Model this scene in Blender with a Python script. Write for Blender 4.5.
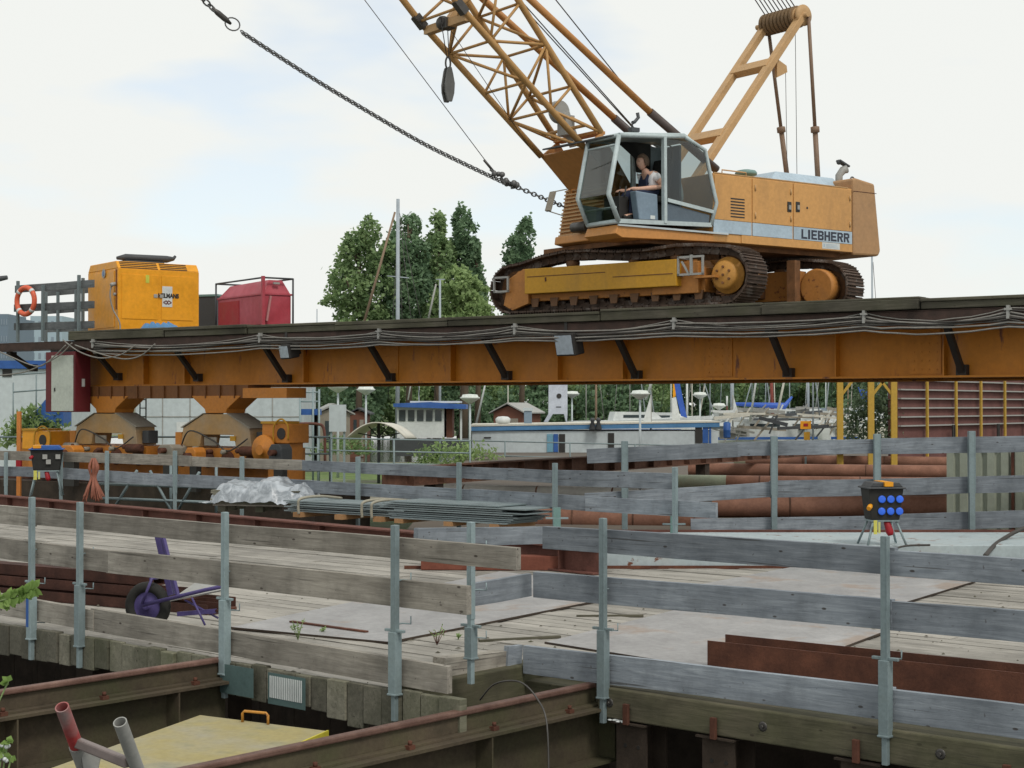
import bpy, bmesh, math, random
from mathutils import Vector, Matrix, noise
R = math.radians
rnd = random.Random(7)
for o in list(bpy.data.objects): bpy.data.objects.remove(o)
scene = bpy.context.scene
COL = scene.collection

# ---------------------------------------------------------------- camera
EYE = Vector((0, 0, 1.9)); FPX = 1600.0; PITCH = math.atan(21 / 1600)
cam = bpy.data.objects.new('camera', bpy.data.cameras.new('camera'))
COL.objects.link(cam); scene.camera = cam
cam.data.sensor_width = 36; cam.data.lens = 36 * FPX / 1024
cam.data.clip_end = 6000; cam.data.clip_start = .05
cam.location = EYE; cam.rotation_euler = (math.pi / 2 + PITCH, 0, 0)

# ---------------------------------------------------------------- light
world = bpy.data.worlds.new('World'); scene.world = world; world.use_nodes = True
SUN_EL, SUN_AZ = 52, 150            # azimuth of the sun measured clockwise from +Y (behind the camera, to the right)
nt = world.node_tree; nt.nodes.clear()
def N(tree, typ, **kw):
    n = tree.nodes.new(typ)
    for k, v in kw.items(): setattr(n, k, v)
    return n
wo = N(nt, 'ShaderNodeOutputWorld'); bg = N(nt, 'ShaderNodeBackground')
sky = N(nt, 'ShaderNodeTexSky', sky_type='NISHITA', sun_disc=False, sun_elevation=R(SUN_EL), sun_rotation=R(SUN_AZ))
sc = N(nt, 'ShaderNodeVectorMath', operation='SCALE'); sc.inputs['Scale'].default_value = 1.7
nt.links.new(sky.outputs[0], sc.inputs[0])
tc = N(nt, 'ShaderNodeTexCoord'); mp = N(nt, 'ShaderNodeMapping'); mp.inputs['Scale'].default_value = (1, 1, 3.2)
mp.inputs['Location'].default_value = (.1, .1, .35)
nz = N(nt, 'ShaderNodeTexNoise'); nz.inputs['Scale'].default_value = 4.5; nz.inputs['Detail'].default_value = 4; nz.inputs['Roughness'].default_value = .5
cr = N(nt, 'ShaderNodeMapRange'); cr.inputs[1].default_value = .54; cr.inputs[2].default_value = .66; cr.inputs[3].default_value = 1.0; cr.inputs[4].default_value = .66
nt.links.new(tc.outputs['Generated'], mp.inputs[0]); nt.links.new(mp.outputs[0], nz.inputs[0]); nt.links.new(nz.outputs[0], cr.inputs[0])
mx = N(nt, 'ShaderNodeMix', data_type='RGBA')
nt.links.new(cr.outputs[0], mx.inputs[0]); nt.links.new(sc.outputs[0], mx.inputs[6]); mx.inputs[7].default_value = (8.45, 8.6, 8.3, 1)
nt.links.new(mx.outputs[2], bg.inputs[0]); bg.inputs[1].default_value = .1
nt.links.new(bg.outputs[0], wo.inputs[0])
sun = bpy.data.objects.new('sun', bpy.data.lights.new('sun', 'SUN')); COL.objects.link(sun)
sun.data.energy = 1.6; sun.data.angle = R(14); sun.data.color = (1, .95, .87)
az, el = R(SUN_AZ), R(SUN_EL)
sd = Vector((math.sin(az) * math.cos(el), math.cos(az) * math.cos(el), math.sin(el)))
sun.rotation_euler = sd.to_track_quat('Z', 'Y').to_euler()
scene.view_settings.view_transform = 'Standard'; scene.view_settings.look = 'None'
scene.view_settings.exposure = 0.08; scene.view_settings.gamma = 1; scene.view_settings.use_curve_mapping = False

# ---------------------------------------------------------------- geometry helpers
CF, CU, CR = Vector((0, math.cos(PITCH), math.sin(PITCH))), Vector((0, -math.sin(PITCH), math.cos(PITCH))), Vector((1, 0, 0))
def ray(px, py): return CF * FPX + CR * (px - 512) + CU * (384 - py)
def at(px, py, Y): r = ray(px, py); return EYE + r * (Y / r.y)
def onz(px, py, z): r = ray(px, py); return EYE + r * ((z - EYE.z) / r.z)
def onpl(px, py, p, n): r = ray(px, py); return EYE + r * ((p - EYE).dot(n) / r.dot(n))
def frame(o, ang):      # ang = direction of local x in the ground plane
    return Matrix.Translation(Vector(o)) @ Matrix.Rotation(ang, 4, 'Z')
def loc_on(px, py, F, yl):          # local coordinates of the pixel ray on the plane y = yl of frame F
    p = F @ Vector((0, yl, 0)); n = (F.to_3x3() @ Vector((0, 1, 0)))
    return F.inverted() @ onpl(px, py, p, n)
I4 = Matrix.Identity(4)
def basis(d, up=Vector((0, 0, 1))):
    x = Vector(d).normalized(); u = Vector(up)
    if abs(x.dot(u)) > .995: u = Vector((1, 0, 0))
    y = u.cross(x).normalized(); z = x.cross(y)
    return Matrix((x, y, z)).transposed()

class MB:
    def __init__(s): s.v = []; s.f = []; s.sm = []
    def add(s, vs, fs, smooth=False):
        b = len(s.v); s.v += [Vector(v) for v in vs]
        for f in fs: s.f.append([b + i for i in f]); s.sm.append(smooth)
        return s
    def box(s, x0, x1, y0, y1, z0, z1, M=None):
        vs = [Vector((x, y, z)) for z in (z0, z1) for y in (y0, y1) for x in (x0, x1)]
        if M is not None: vs = [M @ v for v in vs]
        return s.add(vs, [(0, 2, 3, 1), (4, 5, 7, 6), (0, 1, 5, 4), (2, 6, 7, 3), (0, 4, 6, 2), (1, 3, 7, 5)])
    def beam(s, p0, p1, w, h, up=(0, 0, 1)):
        p0, p1 = Vector(p0), Vector(p1); B = basis(p1 - p0, up); L = (p1 - p0).length
        M = Matrix.Translation(p0) @ B.to_4x4()
        return s.box(0, L, -w / 2, w / 2, -h / 2, h / 2, M)
    def tube(s, p0, p1, r, n=10, r2=None, caps=True):
        return s.path([p0, p1], r, n, r2, caps)
    def path(s, pts, r, n=8, r2=None, caps=True, closed=False):
        pts = [Vector(p) for p in pts]; m = len(pts); vs = []; fs = []
        prevu = None
        for i, p in enumerate(pts):
            if closed: d = pts[(i + 1) % m] - pts[i - 1]
            else: d = pts[min(i + 1, m - 1)] - pts[max(i - 1, 0)]
            if d.length < 1e-9: d = Vector((0, 0, 1))
            d.normalize()
            if prevu is None:
                u = Vector((0, 0, 1)) if abs(d.z) < .9 else Vector((1, 0, 0))
            else: u = prevu
            y = (u - d * u.dot(d)).normalized(); prevu = y; z = d.cross(y)
            rr = r if r2 is None else r + (r2 - r) * i / (m - 1)
            if isinstance(r, (list, tuple)): rr = r[i]
            for k in range(n):
                a = 2 * math.pi * k / n; vs.append(p + y * (rr * math.cos(a)) + z * (rr * math.sin(a)))
        segs = m if closed else m - 1
        for i in range(segs):
            j = (i + 1) % m
            for k in range(n): fs.append((i * n + k, i * n + (k + 1) % n, j * n + (k + 1) % n, j * n + k))
        b = len(s.v); s.add(vs, fs, True)
        if caps and not closed:
            s.f.append([b + k for k in range(n)][::-1]); s.sm.append(False)
            s.f.append([b + (m - 1) * n + k for k in range(n)]); s.sm.append(False)
        return s
    def prism(s, poly, y0, y1, M=None):      # poly in (x,z), extruded along y
        n = len(poly); vs = [Vector((a, y0, c)) for a, c in poly] + [Vector((a, y1, c)) for a, c in poly]
        if M is not None: vs = [M @ v for v in vs]
        fs = [tuple(range(n)), tuple(range(2 * n - 1, n - 1, -1))] + [(i, i + n, (i + 1) % n + n, (i + 1) % n) for i in range(n)]
        return s.add(vs, fs)
    def slab(s, poly, z0, z1):               # poly in world/local xy
        n = len(poly); vs = [Vector((a, b, z0)) for a, b in poly] + [Vector((a, b, z1)) for a, b in poly]
        fs = [tuple(range(n - 1, -1, -1)), tuple(range(n, 2 * n))] + [(i, (i + 1) % n, (i + 1) % n + n, i + n) for i in range(n)]
        return s.add(vs, fs)
    def lathe(s, prof, o, axis=(0, 0, 1), n=20):
        B = basis(axis) ; o = Vector(o); vs = []; fs = []
        for r, h in prof:
            for k in range(n):
                a = 2 * math.pi * k / n; vs.append(o + B @ Vector((h, r * math.cos(a), r * math.sin(a))))
        for i in range(len(prof) - 1):
            for k in range(n): fs.append((i * n + k, i * n + (k + 1) % n, (i + 1) * n + (k + 1) % n, (i + 1) * n + k))
        b = len(s.v); s.add(vs, fs, True)
        if prof[0][0] > 1e-4: s.f.append([b + k for k in range(n)][::-1]); s.sm.append(False)
        if prof[-1][0] > 1e-4: s.f.append([b + (len(prof) - 1) * n + k for k in range(n)]); s.sm.append(False)
        return s
    def ball(s, c, r, n=10, m=7):
        if not isinstance(r, (tuple, list)): r = (r, r, r)
        vs = []; fs = []; c = Vector(c)
        for i in range(m + 1):
            t = math.pi * i / m
            for k in range(n):
                a = 2 * math.pi * k / n
                vs.append(c + Vector((r[0] * math.sin(t) * math.cos(a), r[1] * math.sin(t) * math.sin(a), r[2] * math.cos(t))))
        for i in range(m):
            for k in range(n): fs.append((i * n + k, (i + 1) * n + k, (i + 1) * n + (k + 1) % n, i * n + (k + 1) % n))
        return s.add(vs, fs, True)
    def mesh(s, name):
        me = bpy.data.meshes.new(name); me.from_pydata([tuple(v) for v in s.v], [], s.f)
        me.polygons.foreach_set('use_smooth', s.sm)
        bm = bmesh.new(); bm.from_mesh(me); bmesh.ops.remove_doubles(bm, verts=bm.verts, dist=1e-6) if False else None
        bmesh.ops.recalc_face_normals(bm, faces=bm.faces); bm.to_mesh(me); bm.free()
        return me
WM = {}
def obj(name, mb, mat, parent=None, M=None, bevel=0, label=None, cat=None, group=None, kind=None):
    me = mb.mesh(name) if isinstance(mb, MB) else mb
    o = bpy.data.objects.new(name, me); COL.objects.link(o)
    if mat is not None: me.materials.clear(); me.materials.append(mat)
    M = (WM[parent.name] if parent is not None else I4) if M is None else M
    if parent is not None:
        o.parent = parent; o.matrix_basis = WM[parent.name].inverted() @ M
    else: o.matrix_basis = M
    WM[o.name] = M.copy()
    if bevel:
        b = o.modifiers.new('bevel', 'BEVEL'); b.width = bevel; b.segments = 2; b.limit_method = 'ANGLE'; b.harden_normals = False
    tag(o, label, cat, group, kind); return o
def tag(o, label=None, cat=None, group=None, kind=None):
    if label: o['label'] = label
    if cat: o['category'] = cat
    if group: o['group'] = group
    if kind: o['kind'] = kind
    return o
def thing(name, label, cat, M=I4, group=None):
    o = bpy.data.objects.new(name, None); COL.objects.link(o); o.empty_display_size = .2
    o.matrix_basis = M; WM[o.name] = M.copy(); return tag(o, label, cat, group)
def centre_thing(name, label, cat, p, group=None, ang=0): return thing(name, label, cat, frame(p, ang), group)
def recentre(o):            # move a stand-alone mesh's origin to its base centre
    me = o.data; M = o.matrix_basis
    if not me.vertices: return o
    c = Vector((0, 0, 0)); lo = 1e9
    for v in me.vertices: c += v.co; lo = min(lo, v.co.z)
    c /= len(me.vertices); c.z = lo
    me.transform(Matrix.Translation(-c)); o.matrix_basis = M @ Matrix.Translation(c); WM[o.name] = o.matrix_basis.copy(); return o
def dup(root, M, label=None, group=None):
    c = root.copy(); COL.objects.link(c); c.matrix_basis = M; WM[c.name] = M.copy()
    if label: c['label'] = label
    if group: c['group'] = group
    for ch in root.children:
        k = ch.copy(); COL.objects.link(k); k.parent = c
        for g in ch.children:
            q = g.copy(); COL.objects.link(q); q.parent = k
    return c
def text_obj(name, s, size, M, mat, parent, sx=1.0, bold=0, ext=.002):
    cu = bpy.data.curves.new(name, 'FONT'); cu.body = s; cu.size = size; cu.extrude = ext; cu.offset = bold
    cu.align_x = 'LEFT'; cu.align_y = 'BOTTOM_BASELINE'
    t = bpy.data.objects.new(name + '_curve', cu); COL.objects.link(t)
    dg = bpy.context.evaluated_depsgraph_get(); me = bpy.data.meshes.new_from_object(t.evaluated_get(dg)); me.name = name
    bpy.data.objects.remove(t); bpy.data.curves.remove(cu)
    xs = [v.co.x for v in me.vertices]; w = max(xs) - min(xs); x0 = min(xs)
    for v in me.vertices: v.co.x = (v.co.x - x0) * sx / w if sx else v.co.x
    return obj(name, me, mat, parent, M)

# ---------------------------------------------------------------- materials
def newmat(name):
    m = bpy.data.materials.new(name); m.use_nodes = True; t = m.node_tree
    b = t.nodes['Principled BSDF']; return m, t, b
def lk(t, a, b): t.links.new(a, b)
def ramp(t, fac, stops):
    r = N(t, 'ShaderNodeValToRGB'); e = r.color_ramp.elements
    while len(e) < len(stops): e.new(.5)
    for i, (p, c) in enumerate(stops): e[i].position = p; e[i].color = (*c, 1) if len(c) == 3 else c
    lk(t, fac, r.inputs[0]); return r.outputs[0]
def noise_n(t, vec, scale, detail=4, rough=.55, dist=0):
    n = N(t, 'ShaderNodeTexNoise'); n.inputs['Scale'].default_value = scale; n.inputs['Detail'].default_value = detail
    n.inputs['Roughness'].default_value = rough; n.inputs['Distortion'].default_value = dist
    if vec is not None: lk(t, vec, n.inputs['Vector'])
    return n.outputs[0]
def mixc(t, fac, a, b, mode='MIX'):
    m = N(t, 'ShaderNodeMix', data_type='RGBA', blend_type=mode)
    for i, x in ((0, fac), (6, a), (7, b)):
        if hasattr(x, 'is_linked'): lk(t, x, m.inputs[i])
        elif isinstance(x, (int, float)): m.inputs[i].default_value = x
        else: m.inputs[i].default_value = (*x, 1) if len(x) == 3 else x
    return m.outputs[2]
def mapping(t, src, scale):
    m = N(t, 'ShaderNodeMapping'); m.inputs['Scale'].default_value = scale; lk(t, src, m.inputs[0]); return m.outputs[0]
def bump(t, b, h, strength=.3, dist=.01):
    n = N(t, 'ShaderNodeBump'); n.inputs['Strength'].default_value = strength; n.inputs['Distance'].default_value = dist
    lk(t, h, n.inputs['Height']); lk(t, n.outputs[0], b.inputs['Normal'])
def vary(t, col, amt=.35, island=False):   # per object (or island) brightness variation
    if island: g = N(t, 'ShaderNodeNewGeometry').outputs['Random Per Island']
    else: g = N(t, 'ShaderNodeObjectInfo').outputs['Random']
    mr = N(t, 'ShaderNodeMapRange'); lk(t, g, mr.inputs[0]); mr.inputs[3].default_value = 1 - amt; mr.inputs[4].default_value = 1 + amt * .6
    s = N(t, 'ShaderNodeVectorMath', operation='SCALE'); lk(t, col, s.inputs[0]); lk(t, mr.outputs[0], s.inputs['Scale']); return s.outputs[0]
def paint(name, col, rough=.5, dirt=.35, dirtcol=(.07, .045, .025), scale=3.0, rust=0.0, metal=0, spec=.4, streak=False, vr=0, bmp=.15, fade=None):
    m, t, b = newmat(name); tc = N(t, 'ShaderNodeTexCoord').outputs['Object']
    v = mapping(t, tc, (1, 1, .22)) if streak else tc
    n1 = noise_n(t, v, scale, 6, .62); n2 = noise_n(t, tc, scale * 7, 4, .6)
    base = ramp(t, n1, [(.3, tuple(c * .80 for c in col)), (.7, tuple(min(1, c * 1.1) for c in col))])
    if fade: base = mixc(t, ramp(t, noise_n(t, tc, scale * .6, 3), [(.4, (0, 0, 0)), (.7, (1, 1, 1))]), base, fade)
    f = ramp(t, n1, [(.50, (0, 0, 0)), (.80, (dirt,) * 3)])
    c = mixc(t, f, base, dirtcol)
    if rust:
        rf = ramp(t, noise_n(t, v, scale * 2.3, 8, .7), [(.62 - rust * .2, (0, 0, 0)), (.68 - rust * .2, (1, 1, 1))])
        c = mixc(t, rf, c, (.16, .055, .025))
    c2 = mixc(t, .25, c, ramp(t, n2, [(.3, (.35, .35, .35)), (.7, (1.0, 1.0, 1.0))]), 'MULTIPLY')
    if vr: c2 = vary(t, c2, vr)
    lk(t, c2, b.inputs['Base Color']); b.inputs['Roughness'].default_value = rough; b.inputs['Metallic'].default_value = metal
    b.inputs['Specular IOR Level'].default_value = spec
    lk(t, ramp(t, n1, [(.3, (rough - .1,) * 3), (.75, (min(1, rough + .25),) * 3)]), b.inputs['Roughness'])
    bump(t, b, n2, bmp, .006); return m
def wood(name, c0, c1, island=False, vr=.3, green=0.0, gscale=1.0, axis=0, rough=.85):
    m, t, b = newmat(name); tc = N(t, 'ShaderNodeTexCoord').outputs['Object']
    if not island:      # shift the pattern from one board to the next
        oi = N(t, 'ShaderNodeObjectInfo').outputs['Random']; sc_ = N(t, 'ShaderNodeMath', operation='MULTIPLY'); lk(t, oi, sc_.inputs[0]); sc_.inputs[1].default_value = 37
    else:
        oi = N(t, 'ShaderNodeNewGeometry').outputs['Random Per Island']; sc_ = N(t, 'ShaderNodeMath', operation='MULTIPLY'); lk(t, oi, sc_.inputs[0]); sc_.inputs[1].default_value = 37
    ad = N(t, 'ShaderNodeVectorMath', operation='ADD'); lk(t, tc, ad.inputs[0]); lk(t, sc_.outputs[0], ad.inputs[1]); v0 = ad.outputs[0]
    s = [9 * gscale] * 3; s[axis] = .7 * gscale
    g = noise_n(t, mapping(t, v0, tuple(s)), 4, 7, .65, .6)
    big = noise_n(t, mapping(t, v0, tuple([1.6 if i != axis else .7 for i in range(3)])), 2.0, 4, .55)
    col = ramp(t, g, [(.28, c0), (.52, tuple((a + b_) / 2 for a, b_ in zip(c0, c1))), (.75, c1)])
    col = mixc(t, ramp(t, big, [(.35, (0, 0, 0)), (.75, (.55,) * 3)]), col, tuple(c * .52 for c in c0))
    # knots
    vo = N(t, 'ShaderNodeTexVoronoi'); lk(t, mapping(t, v0, tuple([10 if i != axis else 4.4 for i in range(3)])), vo.inputs['Vector']); vo.inputs['Scale'].default_value = 1.0
    kf = ramp(t, vo.outputs['Distance'], [(.06, (.85,) * 3), (.09, (0, 0, 0))]); col = mixc(t, kf, col, (.045, .035, .028))
    # splits
    cr_ = noise_n(t, mapping(t, v0, tuple([26 if i != axis else .5 for i in range(3)])), 2.0, 3, .5)
    col = mixc(t, ramp(t, cr_, [(.66, (0, 0, 0)), (.70, (.7,) * 3)]), col, (.05, .045, .04))
    if green: col = mixc(t, ramp(t, noise_n(t, tc, 1.7, 5), [(.4, (0, 0, 0)), (.7, (green,) * 3)]), col, (.07, .085, .03))
    st = noise_n(t, tc, .55 if island else 2.6, 6, .66); col = mixc(t, ramp(t, st, [(.46, (0, 0, 0)), (.66, (.62 if island else .45,) * 3)]), col, tuple(c * .42 for c in c0))
    if not island:      # nail heads and dark end stains
        sp2 = noise_n(t, tc, 30, 2, .5); col = mixc(t, ramp(t, sp2, [(.70, (0, 0, 0)), (.74, (.6,) * 3)]), col, (.06, .05, .045))
    col = vary(t, col, vr, island)
    lk(t, col, b.inputs['Base Color']); b.inputs['Roughness'].default_value = rough; b.inputs['Specular IOR Level'].default_value = .25
    bump(t, b, g, .5, .006); return m
def rustm(name, c0=(.058, .025, .018), c1=(.175, .070, .042), scale=4, rough=.8, extra=None, streak=False, moss=0):
    m, t, b = newmat(name); tc = N(t, 'ShaderNodeTexCoord').outputs['Object']
    v = mapping(t, tc, (1, 1, .3)) if streak else tc
    n = noise_n(t, v, scale, 8, .65); col = ramp(t, n, [(.3, c0), (.55, tuple((a + b_) / 2 for a, b_ in zip(c0, c1))), (.75, c1)])
    if extra: col = mixc(t, ramp(t, noise_n(t, v, scale * .8, 5, .6), [(.55, (0, 0, 0)), (.63, (.8,) * 3)]), col, extra)
    if moss: col = mixc(t, ramp(t, noise_n(t, tc, scale * .5, 5, .6), [(.45, (0, 0, 0)), (.65, (moss,) * 3)]), col, (.06, .065, .03))
    fine = noise_n(t, tc, scale * 12, 5, .7); col = mixc(t, .4, col, ramp(t, fine, [(.3, (.45,) * 3), (.7, (1.1,) * 3)]), 'MULTIPLY')
    lk(t, vary(t, col, .15), b.inputs['Base Color']); b.inputs['Roughness'].default_value = rough; b.inputs['Specular IOR Level'].default_value = .25
    bump(t, b, fine, .35, .006); return m
def flat(name, col, rough=.5, metal=0, spec=.5):
    m, t, b = newmat(name); b.inputs['Base Color'].default_value = (*col, 1); b.inputs['Roughness'].default_value = rough; b.inputs['Metallic'].default_value = metal
    b.inputs['Specular IOR Level'].default_value = spec
    n = noise_n(t, N(t, 'ShaderNodeTexCoord').outputs['Object'], 14, 4); lk(t, ramp(t, n, [(.3, tuple(c * .82 for c in col)), (.7, tuple(min(1, c * 1.1) for c in col))]), b.inputs['Base Color']); return m
def leafm(name, c0, c1):
    m, t, b = newmat(name); g = N(t, 'ShaderNodeNewGeometry').outputs['Random Per Island']
    n = noise_n(t, N(t, 'ShaderNodeTexCoord').outputs['Object'], .7, 3)
    c = mixc(t, .5, ramp(t, g, [(0, c0), (1, c1)]), ramp(t, n, [(.35, c0), (.65, c1)]))
    lk(t, c, b.inputs['Base Color']); b.inputs['Roughness'].default_value = .6; b.inputs['Specular IOR Level'].default_value = .3
    tr = N(t, 'ShaderNodeBsdfTranslucent'); lk(t, c, tr.inputs[0]); mxs = N(t, 'ShaderNodeMixShader'); mxs.inputs[0].default_value = .45
    out = [n_ for n_ in t.nodes if n_.type == 'OUTPUT_MATERIAL'][0]
    lk(t, b.outputs[0], mxs.inputs[1]); lk(t, tr.outputs[0], mxs.inputs[2]); lk(t, mxs.outputs[0], out.inputs[0]); return m
def glassm(name, tint=(.62, .66, .65), refl=.02, rough=.02):
    m, t, b = newmat(name); out = [n_ for n_ in t.nodes if n_.type == 'OUTPUT_MATERIAL'][0]
    tr = N(t, 'ShaderNodeBsdfTransparent'); tr.inputs[0].default_value = (*tint, 1); gl = N(t, 'ShaderNodeBsdfGlossy'); gl.inputs['Roughness'].default_value = rough
    lw = N(t, 'ShaderNodeLayerWeight'); lw.inputs[0].default_value = .25
    mr = N(t, 'ShaderNodeMapRange'); lk(t, lw.outputs['Facing'], mr.inputs[0]); mr.inputs[3].default_value = refl; mr.inputs[4].default_value = .3
    mx_ = N(t, 'ShaderNodeMixShader'); lk(t, mr.outputs[0], mx_.inputs[0]); lk(t, tr.outputs[0], mx_.inputs[1]); lk(t, gl.outputs[0], mx_.inputs[2]); lk(t, mx_.outputs[0], out.inputs[0]); return m

M_ = {}
M_['plank'] = wood('grey_plank', (.215, .195, .165), (.45, .42, .365), vr=.24)
M_['plankb'] = wood('blue_grey_plank', (.175, .20, .23), (.36, .395, .43), vr=.24)
M_['deckw'] = wood('deck_boards', (.27, .255, .225), (.47, .445, .40), island=True, vr=.14)
M_['sleeper'] = wood('sleeper_ends', (.13, .125, .095), (.30, .28, .22), island=True, vr=.35, green=.5, axis=1)
M_['mossbeam'] = wood('mossy_beam', (.075, .070, .045), (.165, .145, .10), vr=.1, green=.35)
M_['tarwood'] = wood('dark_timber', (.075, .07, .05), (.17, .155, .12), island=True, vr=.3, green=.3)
M_['galv'] = paint('galvanised_steel', (.27, .345, .36), .5, .45, (.13, .14, .12), 6, metal=.15, vr=.22)
M_['galvgreen'] = paint('weathered_green_steel', (.17, .29, .27), .5, .4, (.1, .12, .1), 5)
M_['orange'] = paint('orange_girder_paint', (.55, .20, .012), .5, .6, (.13, .05, .02), 1.5, streak=True, rust=.14)
M_['yplate_'] = None; M_['orange2'] = paint('orange_machine_paint', (.60, .22, .03), .5, .5, (.12, .06, .03), 3)
M_['yellow'] = paint('generator_yellow', (.85, .36, .012), .4, .25, (.35, .13, .02), 1.5)
M_['yel2'] = paint('dull_yellow', (.52, .27, .018), .5, .3, (.12, .08, .03), 2.5, streak=True)
M_['ochre'] = paint('crane_ochre', (.63, .33, .105), .42, .34, (.30, .17, .08), 2.2, vr=0, streak=True, rust=.0)
M_['ochre_d'] = paint('boom_ochre', (.48, .27, .095), .5, .4, (.14, .08, .04), 2.5)
M_['ochre_p'] = paint('faded_counterweight', (.43, .25, .12), .55, .3, (.25, .14, .07), 2)
M_['cabgrey'] = paint('cab_grey_blue', (.48, .56, .57), .4, .2, (.2, .22, .22), 3)
M_['blueband'] = paint('pale_blue_band', (.42, .53, .62), .45, .15, (.25, .27, .28), 3)
M_['darkgrey'] = paint('dark_grey_metal', (.06, .065, .07), .5, .3, (.03, .03, .03), 4)
M_['panel'] = paint('cab_blue_panel', (.105, .14, .175), .5, .3, (.06, .06, .06), 4)
M_['ochre_leg'] = paint('gantry_tan', (.52, .32, .145), .5, .3, (.25,.16,.1), 2); M_['sheave'] = paint('sheave_brown', (.26, .17, .09), .5, .4, (.1,.07,.05), 6); M_['stay'] = paint('stay_brown', (.22, .14, .09), .5, .3); M_['black'] = flat('black_steel', (.022, .02, .018), .6)
M_['brace'] = paint('brace_black', (.03, .024, .02), .6, .3, (.06, .03, .02), 4)
M_['track'] = rustm('track_steel', (.035, .024, .018), (.16, .10, .07), 5, .6, (.20, .17, .15))
M_['rust'] = rustm('rust_beam')
M_['redrust'] = rustm('red_rust_beam', (.085, .036, .028), (.20, .085, .065), 3)
M_['pipe'] = rustm('rusty_pipe', (.145, .068, .043), (.31, .155, .105), 2.2, .75, (.20, .10, .07), streak=False)
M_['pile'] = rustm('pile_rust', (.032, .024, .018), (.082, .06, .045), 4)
M_['railm'] = rustm('rail_head_rust', (.10, .052, .04), (.235, .14, .11), 6, .55)
M_['webm'] = rustm('mossy_web', (.055, .045, .03), (.14, .105, .07), 3, .8, moss=.8)
M_['plate'] = rustm('steel_deck_plate', (.27, .265, .265), (.45, .445, .44), 1.6, .5, (.33, .26, .21))
M_['whitebeam'] = paint('pale_steel', (.41, .48, .50), .55, .45, (.25, .2, .15), 2.2, rust=.12)
M_['white'] = paint('white_paint', (.66, .69, .68), .5, .25, (.35, .34, .3), 1.2)
M_['whitehall'] = paint('white_hall', (.52, .58, .60), .55, .3, (.35, .38, .38), .8, streak=True)
M_['blue'] = paint('blue_paint', (.03, .11, .36), .5, .2, (.1, .12, .2), 2)
M_['bluew'] = paint('blue_stripe', (.08, .22, .42), .5, .2, (.15, .2, .25), 2)
M_['red'] = paint('red_tank_paint', (.40, .045, .065), .45, .4, (.32, .08, .09), 1.6, fade=(.47, .09, .12))
M_['reddoor'] = paint('red_panel', (.36, .012, .022), .45, .25, (.2, .03, .03), 3)
M_['maroon'] = paint('maroon_panel', (.13, .014, .02), .5, .3, (.05, .02, .02), 3)
M_['purple'] = paint('purple_frame', (.085, .065, .21), .45, .45, (.05, .045, .09), 8)
M_['rubber'] = flat('rubber', (.03, .03, .028), .8, spec=.2)
M_['cable'] = flat('grey_cable', (.21, .20, .18), .6)
M_['cabled'] = flat('dark_cable', (.05, .045, .04), .7)
M_['cableor'] = paint('orange_cable', (.30, .11, .07), .6, .2)
M_['steel'] = flat('dark_steel', (.075, .07, .065), .45, .5)
M_['lightsteel'] = paint('silver_grey', (.34, .34, .32), .45, .3, (.15, .14, .13), 5)
M_['glass'] = glassm('cab_glass')
M_['winglass'] = flat('window_glass', (.04, .055, .06), .1, spec=.8)
M_['lampglass'] = flat('floodlight_glass', (.40, .46, .52), .12, spec=.8)
M_['plastic'] = None
M_['water'] = None
M_['brownwall'] = rustm('barge_red_brown', (.10, .045, .04), (.20, .09, .08), 1.2, .8)
M_['lifering'] = paint('life_ring_orange', (.72, .13, .06), .5, .15)
M_['lblue'] = flat('socket_blue', (.02, .13, .75), .35)
M_['bluefence'] = flat('tarp_blue', (.03, .10, .45), .5)
M_['greenpatch'] = paint('blue_green_label', (.085, .14, .135), .7, .3, (.05, .06, .05), 6)
M_['yplate'] = paint('weathered_yellow_plate', (.38, .32, .14), .75, .95, (.17, .18, .12), 3.4, fade=(.33, .31, .24), rust=.0)
M_['sheetgreen'] = paint('corrugated_sheet', (.33, .36, .29), .6, .3, (.2, .2, .16), 1.5, streak=True)
M_['bark'] = flat('bark', (.12, .09, .06), .9)
M_['leafA'] = leafm('leaf_mid', (0.130, 0.215, 0.098), (0.338, 0.455, 0.208))
M_['leafB'] = leafm('leaf_dark', (0.104, 0.182, 0.104), (0.247, 0.364, 0.202))
M_['leafC'] = leafm('leaf_light', (0.169, 0.260, 0.104), (0.390, 0.507, 0.221))
M_['fern'] = leafm('leaf_bright', (.14, .24, .06), (.34, .48, .14))
# clear wrapping film
m, t, b = newmat('plastic_film'); b.inputs['Base Color'].default_value = (.72, .75, .77, 1); b.inputs['Roughness'].default_value = .3; b.inputs['Specular IOR Level'].default_value = .6
nn = noise_n(t, mapping(t, N(t, 'ShaderNodeTexCoord').outputs['Object'], (1, .35, .8)), 6, 4, .6, 1.6); bump(t, b, nn, .4, .03)
o_ = [n_ for n_ in t.nodes if n_.type == 'OUTPUT_MATERIAL'][0]; tr_ = N(t, 'ShaderNodeBsdfTransparent'); ms_ = N(t, 'ShaderNodeMixShader'); lk(t, ramp(t, nn, [(.36, (.32,) * 3), (.60, (.10,) * 3)]), ms_.inputs[0]); lk(t, b.outputs[0], ms_.inputs[1]); lk(t, tr_.outputs[0], ms_.inputs[2]); lk(t, ms_.outputs[0], o_.inputs[0])
lk(t, ramp(t, nn, [(.38, (.30, .335, .37)), (.70, (.50, .54, .58))]), b.inputs['Base Color']); M_['plastic'] = m
m, t, b = newmat('water'); b.inputs['Base Color'].default_value = (.02, .022, .016, 1); b.inputs['Roughness'].default_value = .08
nn = noise_n(t, N(t, 'ShaderNodeTexCoord').outputs['Object'], 3, 4, .6); bump(t, b, nn, .3, .05); M_['water'] = m
m, t, b = newmat('ground'); tcn = N(t, 'ShaderNodeTexCoord').outputs['Object']
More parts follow.
